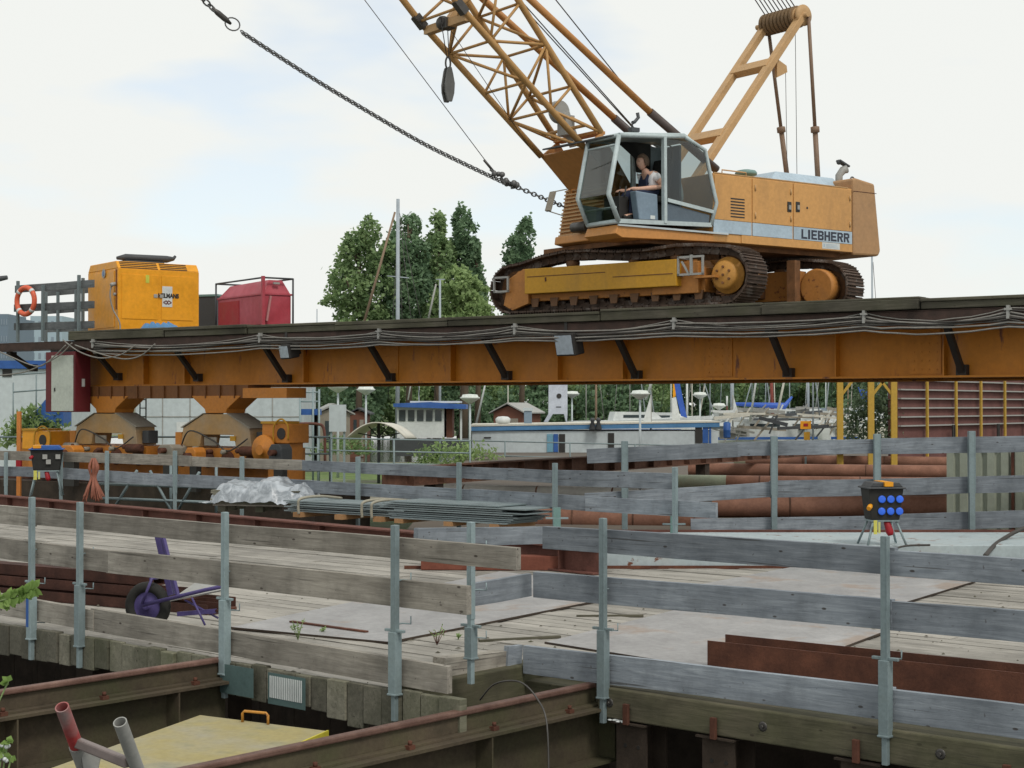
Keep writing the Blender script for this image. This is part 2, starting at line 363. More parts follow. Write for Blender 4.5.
f1 = ramp(t, noise_n(t, tcn, .12, 5, .6), [(.42, (0, 0, 0)), (.52, (1, 1, 1))]); gr = ramp(t, noise_n(t, tcn, 3, 6, .7), [(.3, (.10, .09, .07)), (.7, (.24, .22, .18))])
gs = ramp(t, noise_n(t, tcn, 2, 6, .7), [(.3, (.05, .09, .02)), (.7, (.15, .21, .06))]); lk(t, mixc(t, f1, gr, gs), b.inputs['Base Color']); b.inputs['Roughness'].default_value = .95; M_['ground'] = m
M_['ochre_d2'] = paint('boom_foot_orange', (.48, .22, .065), .5, .35, (.12, .06, .03), 1.6)
M_['ochre_f'] = paint('frame_orange', (.58, .26, .07), .45, .4, (.16, .08, .04), 2.5)
M_['blueband2'] = paint('cab_blind', (.30, .36, .39), .6, .1); M_['panel2'] = paint('console_blue_grey', (.20, .27, .34), .5, .15)
M_['stay_d'] = paint('sleeve_brown_grey', (.075, .055, .05), .5, .3); M_['oldgrey2'] = paint('block_grey', (.11, .11, .105), .5, .4, (.08, .08, .08), 8)
M_['chain'] = flat('chain_steel', (.12, .12, .12), .5, .3); M_['skin'] = flat('skin', (.62, .37, .27), .55); M_['tshirt'] = flat('white_cotton', (.8, .8, .82), .9, spec=.1)
M_['navycloth'] = flat('navy_cloth', (.028, .035, .065), .9, spec=.1); M_['hair'] = flat('brown_grey_hair', (.14, .09, .06), .8); M_['lips'] = flat('lips', (.35, .12, .10), .6)
M_['navy'] = flat('navy_lettering', (.02, .025, .045), .5)
M_['ochre_hub'] = paint('hub_ochre', (.56, .27, .055), .5, .4, (.14, .08, .04), 5)
M_['edgebrown'] = rustm('edge_brown', (.04, .03, .025), (.11, .065, .052), 4); M_['plankd'] = wood('dark_grey_plank', (.10, .11, .115), (.21, .22, .225), vr=.2); M_['galvd'] = paint('dull_post_steel', (.15, .19, .20), .5, .4, (.08, .08, .08), 5)
M_['bolster'] = paint('shaded_orange', (.22, .085, .025), .6, .7, (.07, .045, .03), 2)  # beam orange with the girder's shade put into the colour
M_['chan'] = rustm('channel_brown', (.035, .016, .012), (.115, .048, .034), 4)
M_['farA'] = flat('far_building_blue', (.16, .21, .27), .9); M_['farB'] = flat('far_building_pale', (.34, .43, .50), .9); M_['farW'] = flat('far_windows', (.22, .27, .33), .6)
M_['yellow2'] = paint('pole_orange', (.62, .22, .05), .6, .2); M_['shedgrey'] = paint('shed_grey_brown', (.28, .25, .20), .8, .3); M_['shedred'] = paint('shed_red_brown', (.17, .07, .045), .8, .3, streak=True)
M_['cream'] = paint('cream_paint', (.62, .60, .52), .6, .2, (.4, .37, .3), 2); M_['bluew2'] = paint('kiosk_blue', (.04, .12, .38), .5, .15, (.1, .15, .3)); M_['pylon'] = paint('pylon_pale', (.50, .54, .62), .5, .15, (.35, .37, .4))
M_['lightblue'] = flat('light_blue', (.15, .32, .42), .5); M_['lampw'] = flat('lamp_white', (.62, .66, .62), .4); M_['mastgrey'] = paint('mast_grey', (.36, .41, .45), .5, .2, (.25, .27, .3)); M_['sparbrown'] = paint('spar_brown', (.27, .19, .13), .7, .2)
M_['redmast'] = paint('dark_red_mast', (.30, .08, .06), .6, .2); M_['teal'] = paint('teal_cover', (.02, .26, .24), .5, .1, (.05, .2, .2)); M_['shedblue'] = flat('shed_blue', (.16, .22, .29), .8); M_['shedblue2'] = flat('shed_roof_blue', (.24, .30, .36), .7)
M_['yel3'] = paint('post_yellow', (.52, .33, .05), .6, .4, (.2, .12, .05), 2, streak=True); M_['rust2'] = rustm('brown_rust', (.06, .03, .02), (.20, .10, .065), 3); M_['bandgreen'] = paint('pale_green_band', (.38, .42, .30), .7, .5, (.35, .2, .12), 5); M_['palepipe'] = paint('pale_pipe', (.40, .38, .34), .6, .3, (.25, .2, .17), 2)
# ================================================================ SETTING
WATER_Z = -3.2
obj('ground', MB().slab([(-900, 31), (900, 31), (1600, 3000), (-1600, 3000)], -6, -.6), M_['ground'], kind='structure')
obj('water', MB().add([(-60, -30, WATER_Z), (60, -30, WATER_Z), (60, 32, WATER_Z), (-60, 32, WATER_Z)], [(0, 1, 2, 3)]), M_['water'], kind='structure')
D1 = Vector((.75, -.66, 0)).normalized(); DN = Vector((.66, .75, 0)).normalized()
A0 = Vector((-.76, 10.39, 0)); B0 = Vector((2.215, 9.5, 0))
ANG = math.atan2(D1.y, D1.x)
def A(s, n=0, z=0): p = A0 + D1 * s + DN * n; return Vector((p.x, p.y, z))
def B(s, n=0, z=0): p = B0 + D1 * s + DN * n; return Vector((p.x, p.y, z))
def sA(px): p = onpl(px, 500, A0, DN); return (p - A0).dot(D1)
def sB(px): p = onpl(px, 500, B0, DN); return (p - B0).dot(D1)
# red edge beam line at the rear of the deck
RL0, RL1 = Vector((-9.1, 28.4, 0)), Vector((.98, 17.9, 0)); RD = (RL1 - RL0).normalized()
# timber deck: boards along D1, clipped between front edges and rear edge
DF = frame((0, 0, 0), ANG)                     # local x = D1, local y = DN
nA = A0.dot(DN); nB = B0.dot(DN)
xa = A0.dot(D1); xb = B0.dot(D1)
xcorner = A(sA(455)).dot(D1)
def rear_limit(y):      # local x range of the deck at local y (rear boundary): intersect with red line and with Y=18.7
    return None
J0_ = Vector((-.635, 10.69, 0)); JD_ = Vector((.861, 1.0, 0)).normalized()
deck = MB(); w = .17; y = nA + .045; rr = random.Random(3)
def rear_x_left(yl):    # leftmost local x where the deck still lies in front of the red line
    # red line: P = RL0 + RD*u ; need point (x,yl) in front -> solve for crossing
    a = RL0.dot(D1); b_ = RL0.dot(DN); dx = RD.dot(D1); dy = RD.dot(DN)
    if abs(dy) < 1e-6: return None
    u = (yl - b_) / dy; return a + dx * u
while y < 22:
    # board spans local x from x0 to x1
    x0 = -34; x1 = 12
    if y < nB + .15: x1 = J0_.dot(D1) + (y - J0_.dot(DN)) * JD_.dot(D1) / JD_.dot(DN) + .02
    # world Y of a point must stay below the rear boundary
    def infront(x):
        p = D1 * x + DN * (y + w / 2)
        if p.x > .98: return p.y < 18.55
        t_ = (p.x - RL0.x) / (RL1.x - RL0.x); return p.y < RL0.y + (RL1.y - RL0.y) * t_ - .05
    xs = [x0 + i * .1 for i in range(int((x1 - x0) / .1) + 1)]; ok = [x for x in xs if infront(x)]
    if ok:
        lo, hi = ok[0], ok[-1] if ok[-1] < x1 - .15 else x1
        x = lo - rr.uniform(0, 3)
        while x < hi:
            L = rr.uniform(3.2, 4.6); a, b_ = max(x, lo), min(x + L, hi)
            if b_ - a > .15:
                dz = rr.uniform(-.006, .006)
                deck.box(a + .004, b_ - .004, y + rr.uniform(.001, .005), y + w - rr.uniform(.001, .005), -.055 + dz, dz)
            x += L
    y += w
obj('work_deck', deck, M_['deckw'], None, DF, kind='structure', label='grey weathered timber board deck of the jetty')
# deck substructure
sub = MB()
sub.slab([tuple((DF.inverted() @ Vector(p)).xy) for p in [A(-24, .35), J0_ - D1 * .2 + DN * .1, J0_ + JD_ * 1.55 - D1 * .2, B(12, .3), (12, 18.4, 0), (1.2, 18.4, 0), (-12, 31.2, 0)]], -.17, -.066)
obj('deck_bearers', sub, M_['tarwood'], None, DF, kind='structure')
# sleeper ends along edge A
sl = MB(); x = sA(-160) + xa; end = sA(452) + xa
pa = (sA(222) + xa, sA(262) + xa); pb = (sA(276) + xa, sA(312) + xa)
while x < end - .05:
    w_ = rr.uniform(.15, .2)
    big = x > sA(318) + xa
    zb = -.165 + rr.uniform(-.03, .02) - (.04 if big else 0)
    yo = rr.uniform(-.018, .012); zt = .068 + rr.uniform(-.014, .006)
    sl.box(x + .004, x + w_ - .004, nA - .02 + yo, nA + .033, zb, zt); x += w_
obj('sleeper_row', sl, M_['sleeper'], None, DF, kind='structure', bevel=.006)
gp = MB(); gp.box(sA(229) + xa, sA(262) + xa, nA - .078, nA - .073, -.15, .055); 
obj('painted_timber_end', gp, M_['greenpatch'], None, DF, kind='structure')
gp = MB(); gp.box(sA(277) + xa, sA(314) + xa, nA - .078, nA - .073, -.165, .05)
o_ = obj('painted_timber_end', gp, M_['greenpatch'], None, DF, kind='structure')
ln = MB(); x = sA(279) + xa; x9 = sA(311) + xa
while x < x9: ln.box(x, x + .010, nA - .082, nA - .0785, -.12, .03); x += .019
obj('painted_timber_lines', ln, M_['white'], None, DF, kind='structure')
# blocks near the corner and edge beam under B
obj('corner_bearer', MB().box(-.2, 1.35, -.07, .12, -.2, .045), M_['mossbeam'], None, frame(J0_ + JD_ * .12, math.atan2(JD_.y, JD_.x)), kind='structure', bevel=.01)
eb = MB(); x0 = sB(600) + xb; eb.box(x0, 12.5, nB - .03, nB + .28, -.215, -.012); eb.box(sB(520) + xb, x0 + .1, nB + .05, nB + .3, -.2, -.062)
obj('deck_edge_beam', eb, M_['mossbeam'], None, DF, kind='structure', bevel=.01)
for px in (612, 765, 942):
    bt = MB(); p = Vector((sB(px) + xb, nB - .03, -.11)); bt.lathe([(.032, -.004), (.032, .002), (.022, .004)], p, (0, -1, 0), 12); bt.lathe([(.012, .002), (.012, .022)], p, (0, -1, 0), 6); obj('deck_bolt', bt, M_['steel'], None, DF, kind='structure')
# piles under B
for i, (px, wd, ztop) in enumerate(((631, .25, -.225), (718, .25, -.225), (860, .27, -.225), (1010, .25, -.225))):
    t = thing('steel_pile', ['rusty steel pile under the deck edge below the fence post, bird droppings on its cap',
        'rusty steel pile under the right deck, second from the left',
        'rusty steel pile with low cap under the deck near the right fence post', 'rusty steel pile under the deck edge at the right end of the picture'][i], 'pile', DF @ frame((sB(px) + xb, nB + .12, -6), 0))
    m_ = MB(); h = 6 + ztop
    m_.box(-wd / 2, wd / 2, -.12, -.105, 0, h - .012); m_.box(-wd / 2, wd / 2, .105, .12, 0, h - .012); m_.box(-.008, .008, -.104, .104, 0, h - .012)
    obj('pile_shaft', m_, M_['pile'], t)
    obj('cap_plate', MB().box(-wd / 2 - .02, wd / 2 + .02, -.17, .14, h - .012, h), M_['pile'], t)
    k = MB(); k.box(-.022, .022, -.19, -.165, h - .01, h + .13 if i != 3 else h + .12); obj('bracket', k, M_['rust'], t, bevel=.004)
    for hx in (-.05, .06): obj('bolt_hole', MB().lathe([(.014, 0), (.014, .003)], (hx, -.1205, h - .16), (0, -1, 0), 10), M_['black'], t)
    if i == 0:
        dd = MB()
        for k_ in range(16): dd.ball((rr.gauss(-.08, .04), rr.gauss(-.16, .012), h + .006), (rr.uniform(.01, .022), rr.uniform(.008, .015), .006), 7, 4)
        obj('bird_droppings', dd, M_['white'], t)
# dark piles under the deck, and a wall added behind to stop light leaks
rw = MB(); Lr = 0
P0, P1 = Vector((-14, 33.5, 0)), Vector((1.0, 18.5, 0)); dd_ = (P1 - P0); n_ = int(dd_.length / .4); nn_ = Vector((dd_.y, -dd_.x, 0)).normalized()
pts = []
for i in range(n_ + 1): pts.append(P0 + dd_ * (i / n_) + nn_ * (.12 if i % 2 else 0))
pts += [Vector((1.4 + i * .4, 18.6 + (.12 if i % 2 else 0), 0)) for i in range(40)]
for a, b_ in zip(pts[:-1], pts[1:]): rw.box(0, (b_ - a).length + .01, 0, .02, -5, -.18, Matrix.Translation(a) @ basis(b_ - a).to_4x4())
obj('light_block_wall', rw, M_['pile'], kind='structure')
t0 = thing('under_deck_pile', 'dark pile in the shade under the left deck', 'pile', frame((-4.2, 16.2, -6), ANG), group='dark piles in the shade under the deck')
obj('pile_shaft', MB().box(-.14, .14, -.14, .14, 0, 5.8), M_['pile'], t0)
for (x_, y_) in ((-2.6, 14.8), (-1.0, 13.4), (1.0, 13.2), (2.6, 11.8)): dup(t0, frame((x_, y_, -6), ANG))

# pontoon with pale top behind the deck on the right; yard behind it
obj('yard', MB().slab([(-1.5, 22.6), (70, 21.6), (90, 60), (-1.5, 60)], -6, .12), paint('yard_dirt', (.12, .10, .08), .9, .4, (.06, .05, .04), .5), kind='structure')
pm = MB(); pm.box(0, 7.6, 0, 1.9, 0, .27); pt = thing('steel_pontoon_beam', 'long pale painted steel box beam lying behind the deck on the right', 'steel beam', frame((1.05, 18.62, 0), R(0)))
obj('box_body', pm, M_['whitebeam'], pt, bevel=.01)
obj('rust_edge', MB().box(.02, 7.58, 1.901, 1.94, .2, .30), M_['redrust'], pt)
obj('base_rail', MB().box(-2.3, 7.6, -.05, -.004, .0, .035), M_['rust'], pt)

# ================================================================ FENCES
def plank(fence, p0, p1, h, t=.045, mat='plank', lab=None, off=None):
    """board whose centre line of the front face runs p0 -> p1; local x along the board"""
    d = p1 - p0; L = d.length; x = d.normalized(); z = Vector((0, 0, 1)); z = (z - x * z.dot(x)).normalized(); y = z.cross(x)
    M = Matrix.Translation(p0) @ Matrix((x, y, z)).transposed().to_4x4()
    mb = MB()
    n = max(2, int(L / .5)); 
    vs = []; 
    for i in range(n + 1):      # slightly bowed, slightly uneven edges
        xx = L * i / n; bow = .007 * math.sin(i * .6 + p0.x * 3); wv = .005 * math.sin(i * .45 + p0.y * 5); e1 = wv + rr.uniform(-.003, .003); e2 = wv + rr.uniform(-.003, .003)
        vs += [(xx, bow, -h / 2 + e1), (xx, bow + t, -h / 2 + e1), (xx, bow + t, h / 2 + e2), (xx, bow, h / 2 + e2)]
    fs = [(0, 1, 2, 3)[::-1], tuple(4 * n + k for k in range(4))]
    for i in range(n):
        for k in range(4): fs.append((4 * i + k, 4 * i + (k + 1) % 4, 4 * i + 4 + (k + 1) % 4, 4 * i + 4 + k))
    mb.add(vs, fs)
    return obj('rail_plank', mb, M_[mat], fence, M, bevel=.0018, label=lab)
def plank_px(fence, P, Nn, l, r, mat='plank', off=0, t=.045, lab=None):
    P2 = P - Nn * off if False else P + Nn * off
    a_t, a_b = onpl(l[0], l[1], P2, Nn), onpl(l[0], l[2], P2, Nn); b_t, b_b = onpl(r[0], r[1], P2, Nn), onpl(r[0], r[2], P2, Nn)
    h = ((a_t - a_b).length + (b_t - b_b).length) / 2
    return plank(fence, (a_t + a_b) / 2, (b_t + b_b) / 2, h, t, mat, lab)
def post_px(fence, P, Nn, px, ytop, ybot, yflange=None, off=-.05, w=.052, mat='galv', lean=0, zbot=None, blue=False):
    P2 = P + Nn * off; top = onpl(px + lean, ytop, P2, Nn); bot = onpl(px, ybot, P2, Nn)
    if zbot is not None: bot = Vector((top.x, top.y, zbot))
    bot = Vector((top.x - lean * .002, top.y, bot.z)); ang = math.atan2(Nn.y, Nn.x) - math.pi / 2
    M = frame(bot, ang); h = top.z - bot.z
    mb = MB(); s = Vector(((top.x - bot.x), (top.y - bot.y), 0))
    c = w / 2
    if yflange: c *= .86
    mb.box(-c * .8, c * .8, -c * .8, c * .8, 0, h)
    # slots in the tube seen as shallow channels: raised lips
    mb.box(-c * .95, -c * .72, -c * .93, c * .93, h * .4, h - .002); mb.box(c * .72, c * .95, -c * .93, c * .93, h * .4, h - .002)
    p = obj('post', mb, M_[mat], fence, M, bevel=.003)
    if yflange:
        zf = onpl(px, yflange, P2, Nn).z - bot.z; c = w / 2
        sl_ = MB(); sl_.box(-c * 1.25, c * 1.25, -c * 1.2, c * 1.2, .17, zf); sl_.box(-c * 1.45, c * 1.45, -c * 1.4, c * 1.4, .165, .178)
        sl_.box(-.085, .085, -.012, .012, zf, zf + .018)
        obj('clamp_sleeve', sl_, M_['galv'], p, M, bevel=.003)
        # hooks holding the boards
        hk = MB()
        for zz in (.3, .62, .9):
            if zz < h: hk.path([(0, c, zz), (.0, .07, zz), (.06, .085, zz), (.06, .085, zz + .05)], .005, 6)
        obj('board_hook', hk, M_['galv'], p, M)
        if blue:
            obj('blue_paint_band', MB().box(-c * 1.27, c * .2, -c * 1.23, c * 1.21, .27, zf - .02), M_['blue'], p, M)
    return p
fA = thing('plank_fence', 'left front guard fence of three grey brown planks on steel posts along the deck edge', 'fence', DF @ frame((xa, nA, 0), 0))
fB = thing('plank_fence', 'right front guard fence of blue grey planks behind two steel posts at the deck edge', 'fence', DF @ frame((xb, nB, 0), 0))
Z0 = A0; 
for l, r in (((-70, 499.5, 517), (33, 508, 526)), ((34, 507.5, 525), (226, 524, 543)), ((222, 524.5, 543.5), (516, 547.5, 570)),
             ((-70, 530, 549), (108, 550, 572)), ((106, 550, 572.5), (466, 586.6, 615.8)),
             ((-70, 582, 600), (93, 609, 631)), ((90, 609, 631), (447, 666.3, 694))):
    plank_px(fA, A0, DN, l, r, 'plank', off=rr.uniform(0, .012))
for px, yt, yb, yf, bl in ((32, 497, 660, 583, 1), (80, 502, 668, 585, 0), (225, 512, 698, 600, 0), (395, 525, 721, 632, 0)):
    post_px(fA, A0, DN, px, yt, yb, yf, lean=0, blue=bl)
for l, r in (((542, 525.7, 549.5), (895, 549.5, 575.5)), ((885, 549.2, 575.2), (1110, 565, 591)),
             ((532.7, 572, 598), (892, 600.5, 630.5)), ((887, 600, 630), (1110, 618, 649)),
             ((522.7, 645.7, 674.6), (893, 689, 721.5)), ((886, 688.3, 721), (1110, 716, 751))):
    plank_px(fB, B0, DN, l, r, 'plankb', off=rr.uniform(0, .012))
post_px(fB, B0, DN, 603, 518, 723, 630); post_px(fB, B0, DN, 885, 536, 765, 660)
for px in (1180,): post_px(fB, B0, DN, px, 556, 800, 680)
# return between the two
J0, J1 = Vector((-.635, 10.69, 0)), Vector((.226, 11.69, 0)); JD = (J1 - J0).normalized(); JN = Vector((-JD.y, JD.x, 0))
fJ = thing('plank_fence', 'short return of guard fence where the deck edge steps back, between the two front fences', 'fence', frame(J0 + JD * .5, math.atan2(JD.y, JD.x)))
for l, r in (((417.6, 533.4, 541.5), (543.5, 521.6, 548.6)), ((474, 583.4, 605), (532, 573, 597)), ((508, 647, 675), (522.7, 645.7, 675))):
    plank_px(fJ, J0, JN, l, r, 'plankb', off=.0)
plank_px(fJ, J0, JN, (444.5, 657, 684), (507.6, 650.5, 674.5), 'plank', off=.02, t=.12)
post_px(fJ, J0, Vector((.66, .75, 0)).normalized(), 471, 522, 684, 627, off=.22)
# middle fence C
C0 = Vector((.47, 20.9, 0)); CD = Vector((5.7, -5.1, 0)).normalized(); CN = Vector((5.1, 5.7, 0)).normalized()
fC = thing('plank_fence', 'rear guard fence of two long grey planks in front of the crane bogies', 'fence', frame(C0, math.atan2(CD.y, CD.x)))
for l, r in (((-80, 448, 457), (190, 456, 466)), ((188, 456, 466), (302, 460.5, 470.5)), ((300, 460.5, 471), (510, 468.5, 480)), ((508, 468.5, 480), (551, 470.5, 484)), ((553, 470, 485), (674, 472.5, 489.5)),
             ((-80, 464, 473), (35, 467, 477)), ((33, 467, 477), (173, 474, 486.5)), ((172, 474, 486.5), (316, 481, 493.5)), ((314, 481, 493.5), (473, 490, 503)), ((470, 489.5, 503), (600, 496, 512)), ((585, 496.5, 512), (716, 503, 518))):
    plank_px(fC, C0, CN, l, r, 'plank' if l[0] < 300 and l[1] < 460 else 'plankb', off=rr.uniform(0, .04))
for px in (6, 61, 107, 175, 242, 358, 459, 555, 675): post_px(fC, C0, CN, px, 449 + (px / 555) * 15 + (px % 7) - 3, 520, None, off=-.05, w=.058, zbot=-.02, mat='galv')
# fence D on the right, 22 m out
D0 = Vector((1.6, 22, 0)); DNN = Vector((0, 1, 0)); zb = .12
fD = thing('plank_fence', 'long guard fence of grey planks on tall steel posts in front of the rusty pipes', 'fence', frame(D0, 0))
for l, r in (((587, 448.5, 464), (740, 442, 456)), ((735, 442, 456), (880, 438.5, 453)), ((875, 438.8, 454), (1080, 434, 451)),
             ((585, 494, 508), (775, 481, 497)), ((770, 481, 497.5), (1080, 474, 491)),
             ((691, 519.5, 533), (880, 515, 531)), ((875, 515, 531), (1080, 508, 526))):
    plank_px(fD, D0, DNN, l, r, 'plankb', off=rr.uniform(0, .04))
for px, yt, yb in ((625.5, 441, 531), (774, 436, 536), (877, 434, 530), (971.5, 431, 531), (1070, 428, 530)):
    post_px(fD, D0, DNN, px, yt, yb, None, off=-.07, w=.095, lean=-1 if px < 700 else 0, zbot=.12)
st = thing('clamp_post', 'short rusty steel post with cross flange in front of the long pipe', 'post', frame(at(674, 533, 19.8), 0))
obj('stub', MB().box(-.045, .045, -.03, .03, 0, .24), M_['galvgreen'], st); obj('flange', MB().box(-.14, .14, -.03, .03, .1, .12), M_['galv'], st)
st2 = dup(st, frame(at(557, 527, 19.8), 0), 'short steel post with cross flange beside the end of the sheet stack')

# red edge beam (I-section) at the rear of the deck
rb = thing('red_steel_beam', 'long dull red steel beam edging the rear of the deck on the left', 'steel beam', frame(RL0, math.atan2(RD.y, RD.x)))
Lr = (RL1 - RL0).length
m_ = MB(); m_.box(-6, Lr, -.11, .11, .285, .305); m_.box(-6, Lr, -.006, .006, .03, .284); m_.box(-6, Lr, -.11, .11, .01, .029)
obj('beam_body', m_, M_['redrust'], rb)
m_ = MB(); x = -5.5
while x < Lr: m_.box(x, x + .012, -.1, -.007, .03, .284); x += 1.5
obj('web_stiffener', m_, M_['redrust'], rb)
# second section turned along the right
rb2 = thing('orange_red_beam', 'short orange red channel on the deck between the two fences beside the pontoon beam', 'steel beam', frame((.15, 18.35, 0), R(-3)))
m_ = MB(); m_.box(-1.2, .72, 0, .2, .004, .17); obj('beam_body', m_, rustm('orange_red', (.13, .042, .028), (.24, .085, .055), 3), rb2, bevel=.008)
m_ = MB(); m_.box(.721, .88, 0, .19, .005, .165); obj('dark_end', m_, M_['rust'], rb2)

# steel plates on the deck
PM = M_['plate']
for i, (pxs, lab) in enumerate((([(230, 628), (388, 643), (655, 590), (500, 572)], 'large grey steel plate with rusty edge lying on the deck behind the left fence'),
                  ([(545, 643), (765, 678), (886, 632), (690, 607)], 'worn steel plate with peeling paint lying behind the rusty upright plates'),
                  ([(700, 585), (893, 607), (975, 582), (800, 566)], 'smooth pale steel plate lying on the deck at the right, near the pontoon beam'))):
    pts = [onz(x, y, .012) for x, y in pxs]; c = sum(pts, Vector()) / 4
    o = obj('deck_plate', MB().slab([(p.x - c.x, p.y - c.y) for p in pts], .008, .020), PM, None, Matrix.Translation((c.x, c.y, 0)), label=lab, cat='steel plate', bevel=.002)
    e = MB()
    for a, b_ in ((0, 1), (1, 2)):
        e.beam((pts[a].x - c.x, pts[a].y - c.y, .014), (pts[b_].x - c.x, pts[b_].y - c.y, .014), .011, .016)
    obj('rusty_edge', e, M_['pile'], o, o.matrix_basis.copy())
ba = thing('flat_bar', 'loose rusty flat bar lying on the deck near the small weeds', 'steel bar', frame(onz(330, 630, 0), ANG)); obj('bar_body', MB().box(-.5, .45, -.02, .02, .022, .035), M_['rust'], ba)
# loose timber offcuts on the boards
for i, (px, py, L, lab) in enumerate(((610, 617, .3, 'broken grey splinter of board lying beside the worn plate'), (590, 655, .0, ''), (520, 640, .35, 'dark split batten lying on the deck behind the second fence post'))):
    if L: recentre(obj('timber_offcut', MB().box(-L, L, -.02, .02, 0, .02), M_['tarwood'], None, frame(onz(px, py, .0), R(rr.uniform(0, 40))), label=lab, cat='offcut'))

# upright rusty plates behind fence B toe board
t = thing('edge_plate', 'front rusty steel plate standing on edge behind the right fence', 'steel plate', frame((1.41, 11.57, 0), math.atan2(-1.42, 1.84)), )
obj('plate_body', MB().box(0, 4.2, 0, .012, .0, .2), M_['rust'], t)
t = thing('edge_plate', 'rear rusty steel plate standing on edge just behind the front one at the right fence', 'steel plate', frame((1.58, 11.88, 0), math.atan2(-1.42, 1.84)))
obj('plate_body', MB().box(0, 4.0, 0, .012, .0, .2), M_['rust'], t)
# channels lying on the left deck behind the wheelbarrow
for i, (dy, dz, L0) in enumerate(((0, 0, 0), (.12, .1, -.4), (.25, .19, -.9), (.42, 0, -.2))):
    t = thing('steel_channel', ['lowest front rusty channel behind the purple wheelbarrow', 'second rusty channel of the stack behind the purple wheelbarrow', 'topmost rusty channel of the stack behind the purple wheelbarrow', 'rear rusty channel lying on the deck behind the channel stack'][i], 'steel channel', frame((-2.75, 14.45, 0), math.atan2(-1.4, 2.3)), 'rusty channels behind the wheelbarrow')
    mb = MB(); mb.box(-7 + L0, L0, dy, dy + .2, dz + .0, dz + .008); mb.box(-7 + L0, L0, dy, dy + .008, dz + .009, dz + .095); mb.box(-7 + L0, L0, dy + .19, dy + .2, dz + .009, dz + .095)
    if i == 2: mb.box(-7 + L0, L0, dy, dy + .2, dz + .096, dz + .104)
    obj('channel_body', mb, M_['chan'], t)

# ================================================================ FOREGROUND CRANE RAILS on I-beams
def rail_beam(px, py, z, label, back, fwd):
    s = (sA if px < 400 else sB)(px); p = (A if px < 400 else B)(s); F = frame((p.x, p.y, 0), math.atan2(-DN.y, -DN.x))   # local x toward the camera
    t = thing('crane_rail_beam', label, 'rail', F)
    r = MB(); r.box(-back, fwd, -.035, .035, z - .035, z); obj('rail_head', r, M_['railm'], t, bevel=.01)
    r = MB(); r.box(-back, fwd, -.009, .009, z - .135, z - .036); r.prism([(-back, z - .15), (fwd, z - .15), (fwd, z - .136), (-back, z - .136)], -.075, .075)
    obj('rail_web', r, M_['webm'], t)
    r = MB(); zz = z - .151; r.box(-back, fwd, -.15, .15, zz - .02, zz); r.box(-back, fwd, -.007, .007, zz - .36, zz - .021); r.box(-back, fwd, -.15, .15, zz - .38, zz - .361)
    x = -back + .5
    while x < fwd: r.box(x, x + .012, -.145, .145, zz - .36, zz - .022); x += 1.25
    obj('support_girder', r, M_['webm'], t)
    r = MB(); x = .3
    while x < fwd:
        for sg in (-1, 1): r.box(x, x + .05, sg * .085 - .02, sg * .085 + .02, z - .15, z - .125); r.lathe([(.014, 0), (.014, .025)], (x + .025, sg * .085, z - .125), (0, 0, 1), 6)
        x += .75
    obj('rail_clip', r, M_['rust'], t)
    return t
rail_beam(225, 655, .09, 'far crane rail on mossy rusty girder, ending at the left fence', .0, 7)
rail_beam(590, 682, .0, 'near crane rail on mossy rusty girder, running under the right fence', .6, 8)
# piles carrying the rail girders down in the dark
# yellow plate with handle
pz = -.1; pc = [onz(200, 715, pz), onz(328, 731, pz)]; dv = Vector((-.33, -.944, 0)) * 2.3; pts = [pc[0], pc[1], pc[1] + dv, pc[0] + dv]; c = sum(pts, Vector()) / 4
yp = thing('cover_plate', 'weathered yellow cover plate with bent handle lying between the two rail beams', 'cover plate', Matrix.Translation((c.x, c.y, pz)))
obj('plate_body', MB().slab([(p.x - c.x, p.y - c.y) for p in pts], -.012, 0), M_['yplate'], yp, bevel=.002)
ed = MB(); 
ed.beam((pts[1].x - c.x, pts[1].y - c.y, -.02), (pts[2].x - c.x, pts[2].y - c.y, -.02), .012, .05); obj('yellow_rim', ed, paint('yellow_rim', (.6, .52, .05), .5, .2), yp)
h0, h1 = onz(242.5, 722, pz) , onz(268, 724.5, pz); hc = [Vector((h0.x - c.x, h0.y - c.y, 0)), Vector((h0.x - c.x, h0.y - c.y, .055)), Vector((h0.x - c.x, h0.y - c.y, .07)) + (h1 - h0) * .08, Vector((h1.x - c.x, h1.y - c.y, .07)) - (h1 - h0) * .08, Vector((h1.x - c.x, h1.y - c.y, .055)), Vector((h1.x - c.x, h1.y - c.y, 0))]
obj('handle', MB().path(hc, .009, 8), paint('handle_orange', (.55, .25, .04), .5, .4, rust=.3), yp)
# leaning props in front
pr = thing('scaffold_prop', 'leaning scaffold prop frame with red painted left tube in the lower left foreground', 'scaffold prop', frame(at(90, 800, 7.0), 0))
t0_, t1_ = at(62, 707, 6.8), at(108, 830, 7.3)
def hollow(mb, a, b_, r):
    mb.path([a, b_], r, 16, caps=False); mb.path([a, b_], r * .84, 16, caps=False)
    d = (b_ - a).normalized(); Bm = basis(d); vs = []; fs = []
    for k in range(16):
        an = 2 * math.pi * k / 16; u = Bm @ Vector((0, math.cos(an), math.sin(an))); vs += [a + u * r, a + u * r * .84]
    for k in range(16): j = (k + 1) % 16; fs.append((2 * k, 2 * j, 2 * j + 1, 2 * k + 1))
    mb.add(vs, fs); return mb
iv = WM[pr.name].inverted()
q = t0_ + (t1_ - t0_) * .3
obj('red_tube', hollow(MB(), iv @ t0_, iv @ q, .030), paint('flaking_red', (.42, .05, .05), .5, .5, (.25, .24, .22), 9, fade=(.27, .25, .24)), pr)
obj('lower_tube', hollow(MB(), iv @ (q + (t1_ - q).normalized() * .002), iv @ t1_, .034), M_['lightsteel'], pr)
u0, u1 = at(120, 722, 6.6), at(160, 830, 7.0)
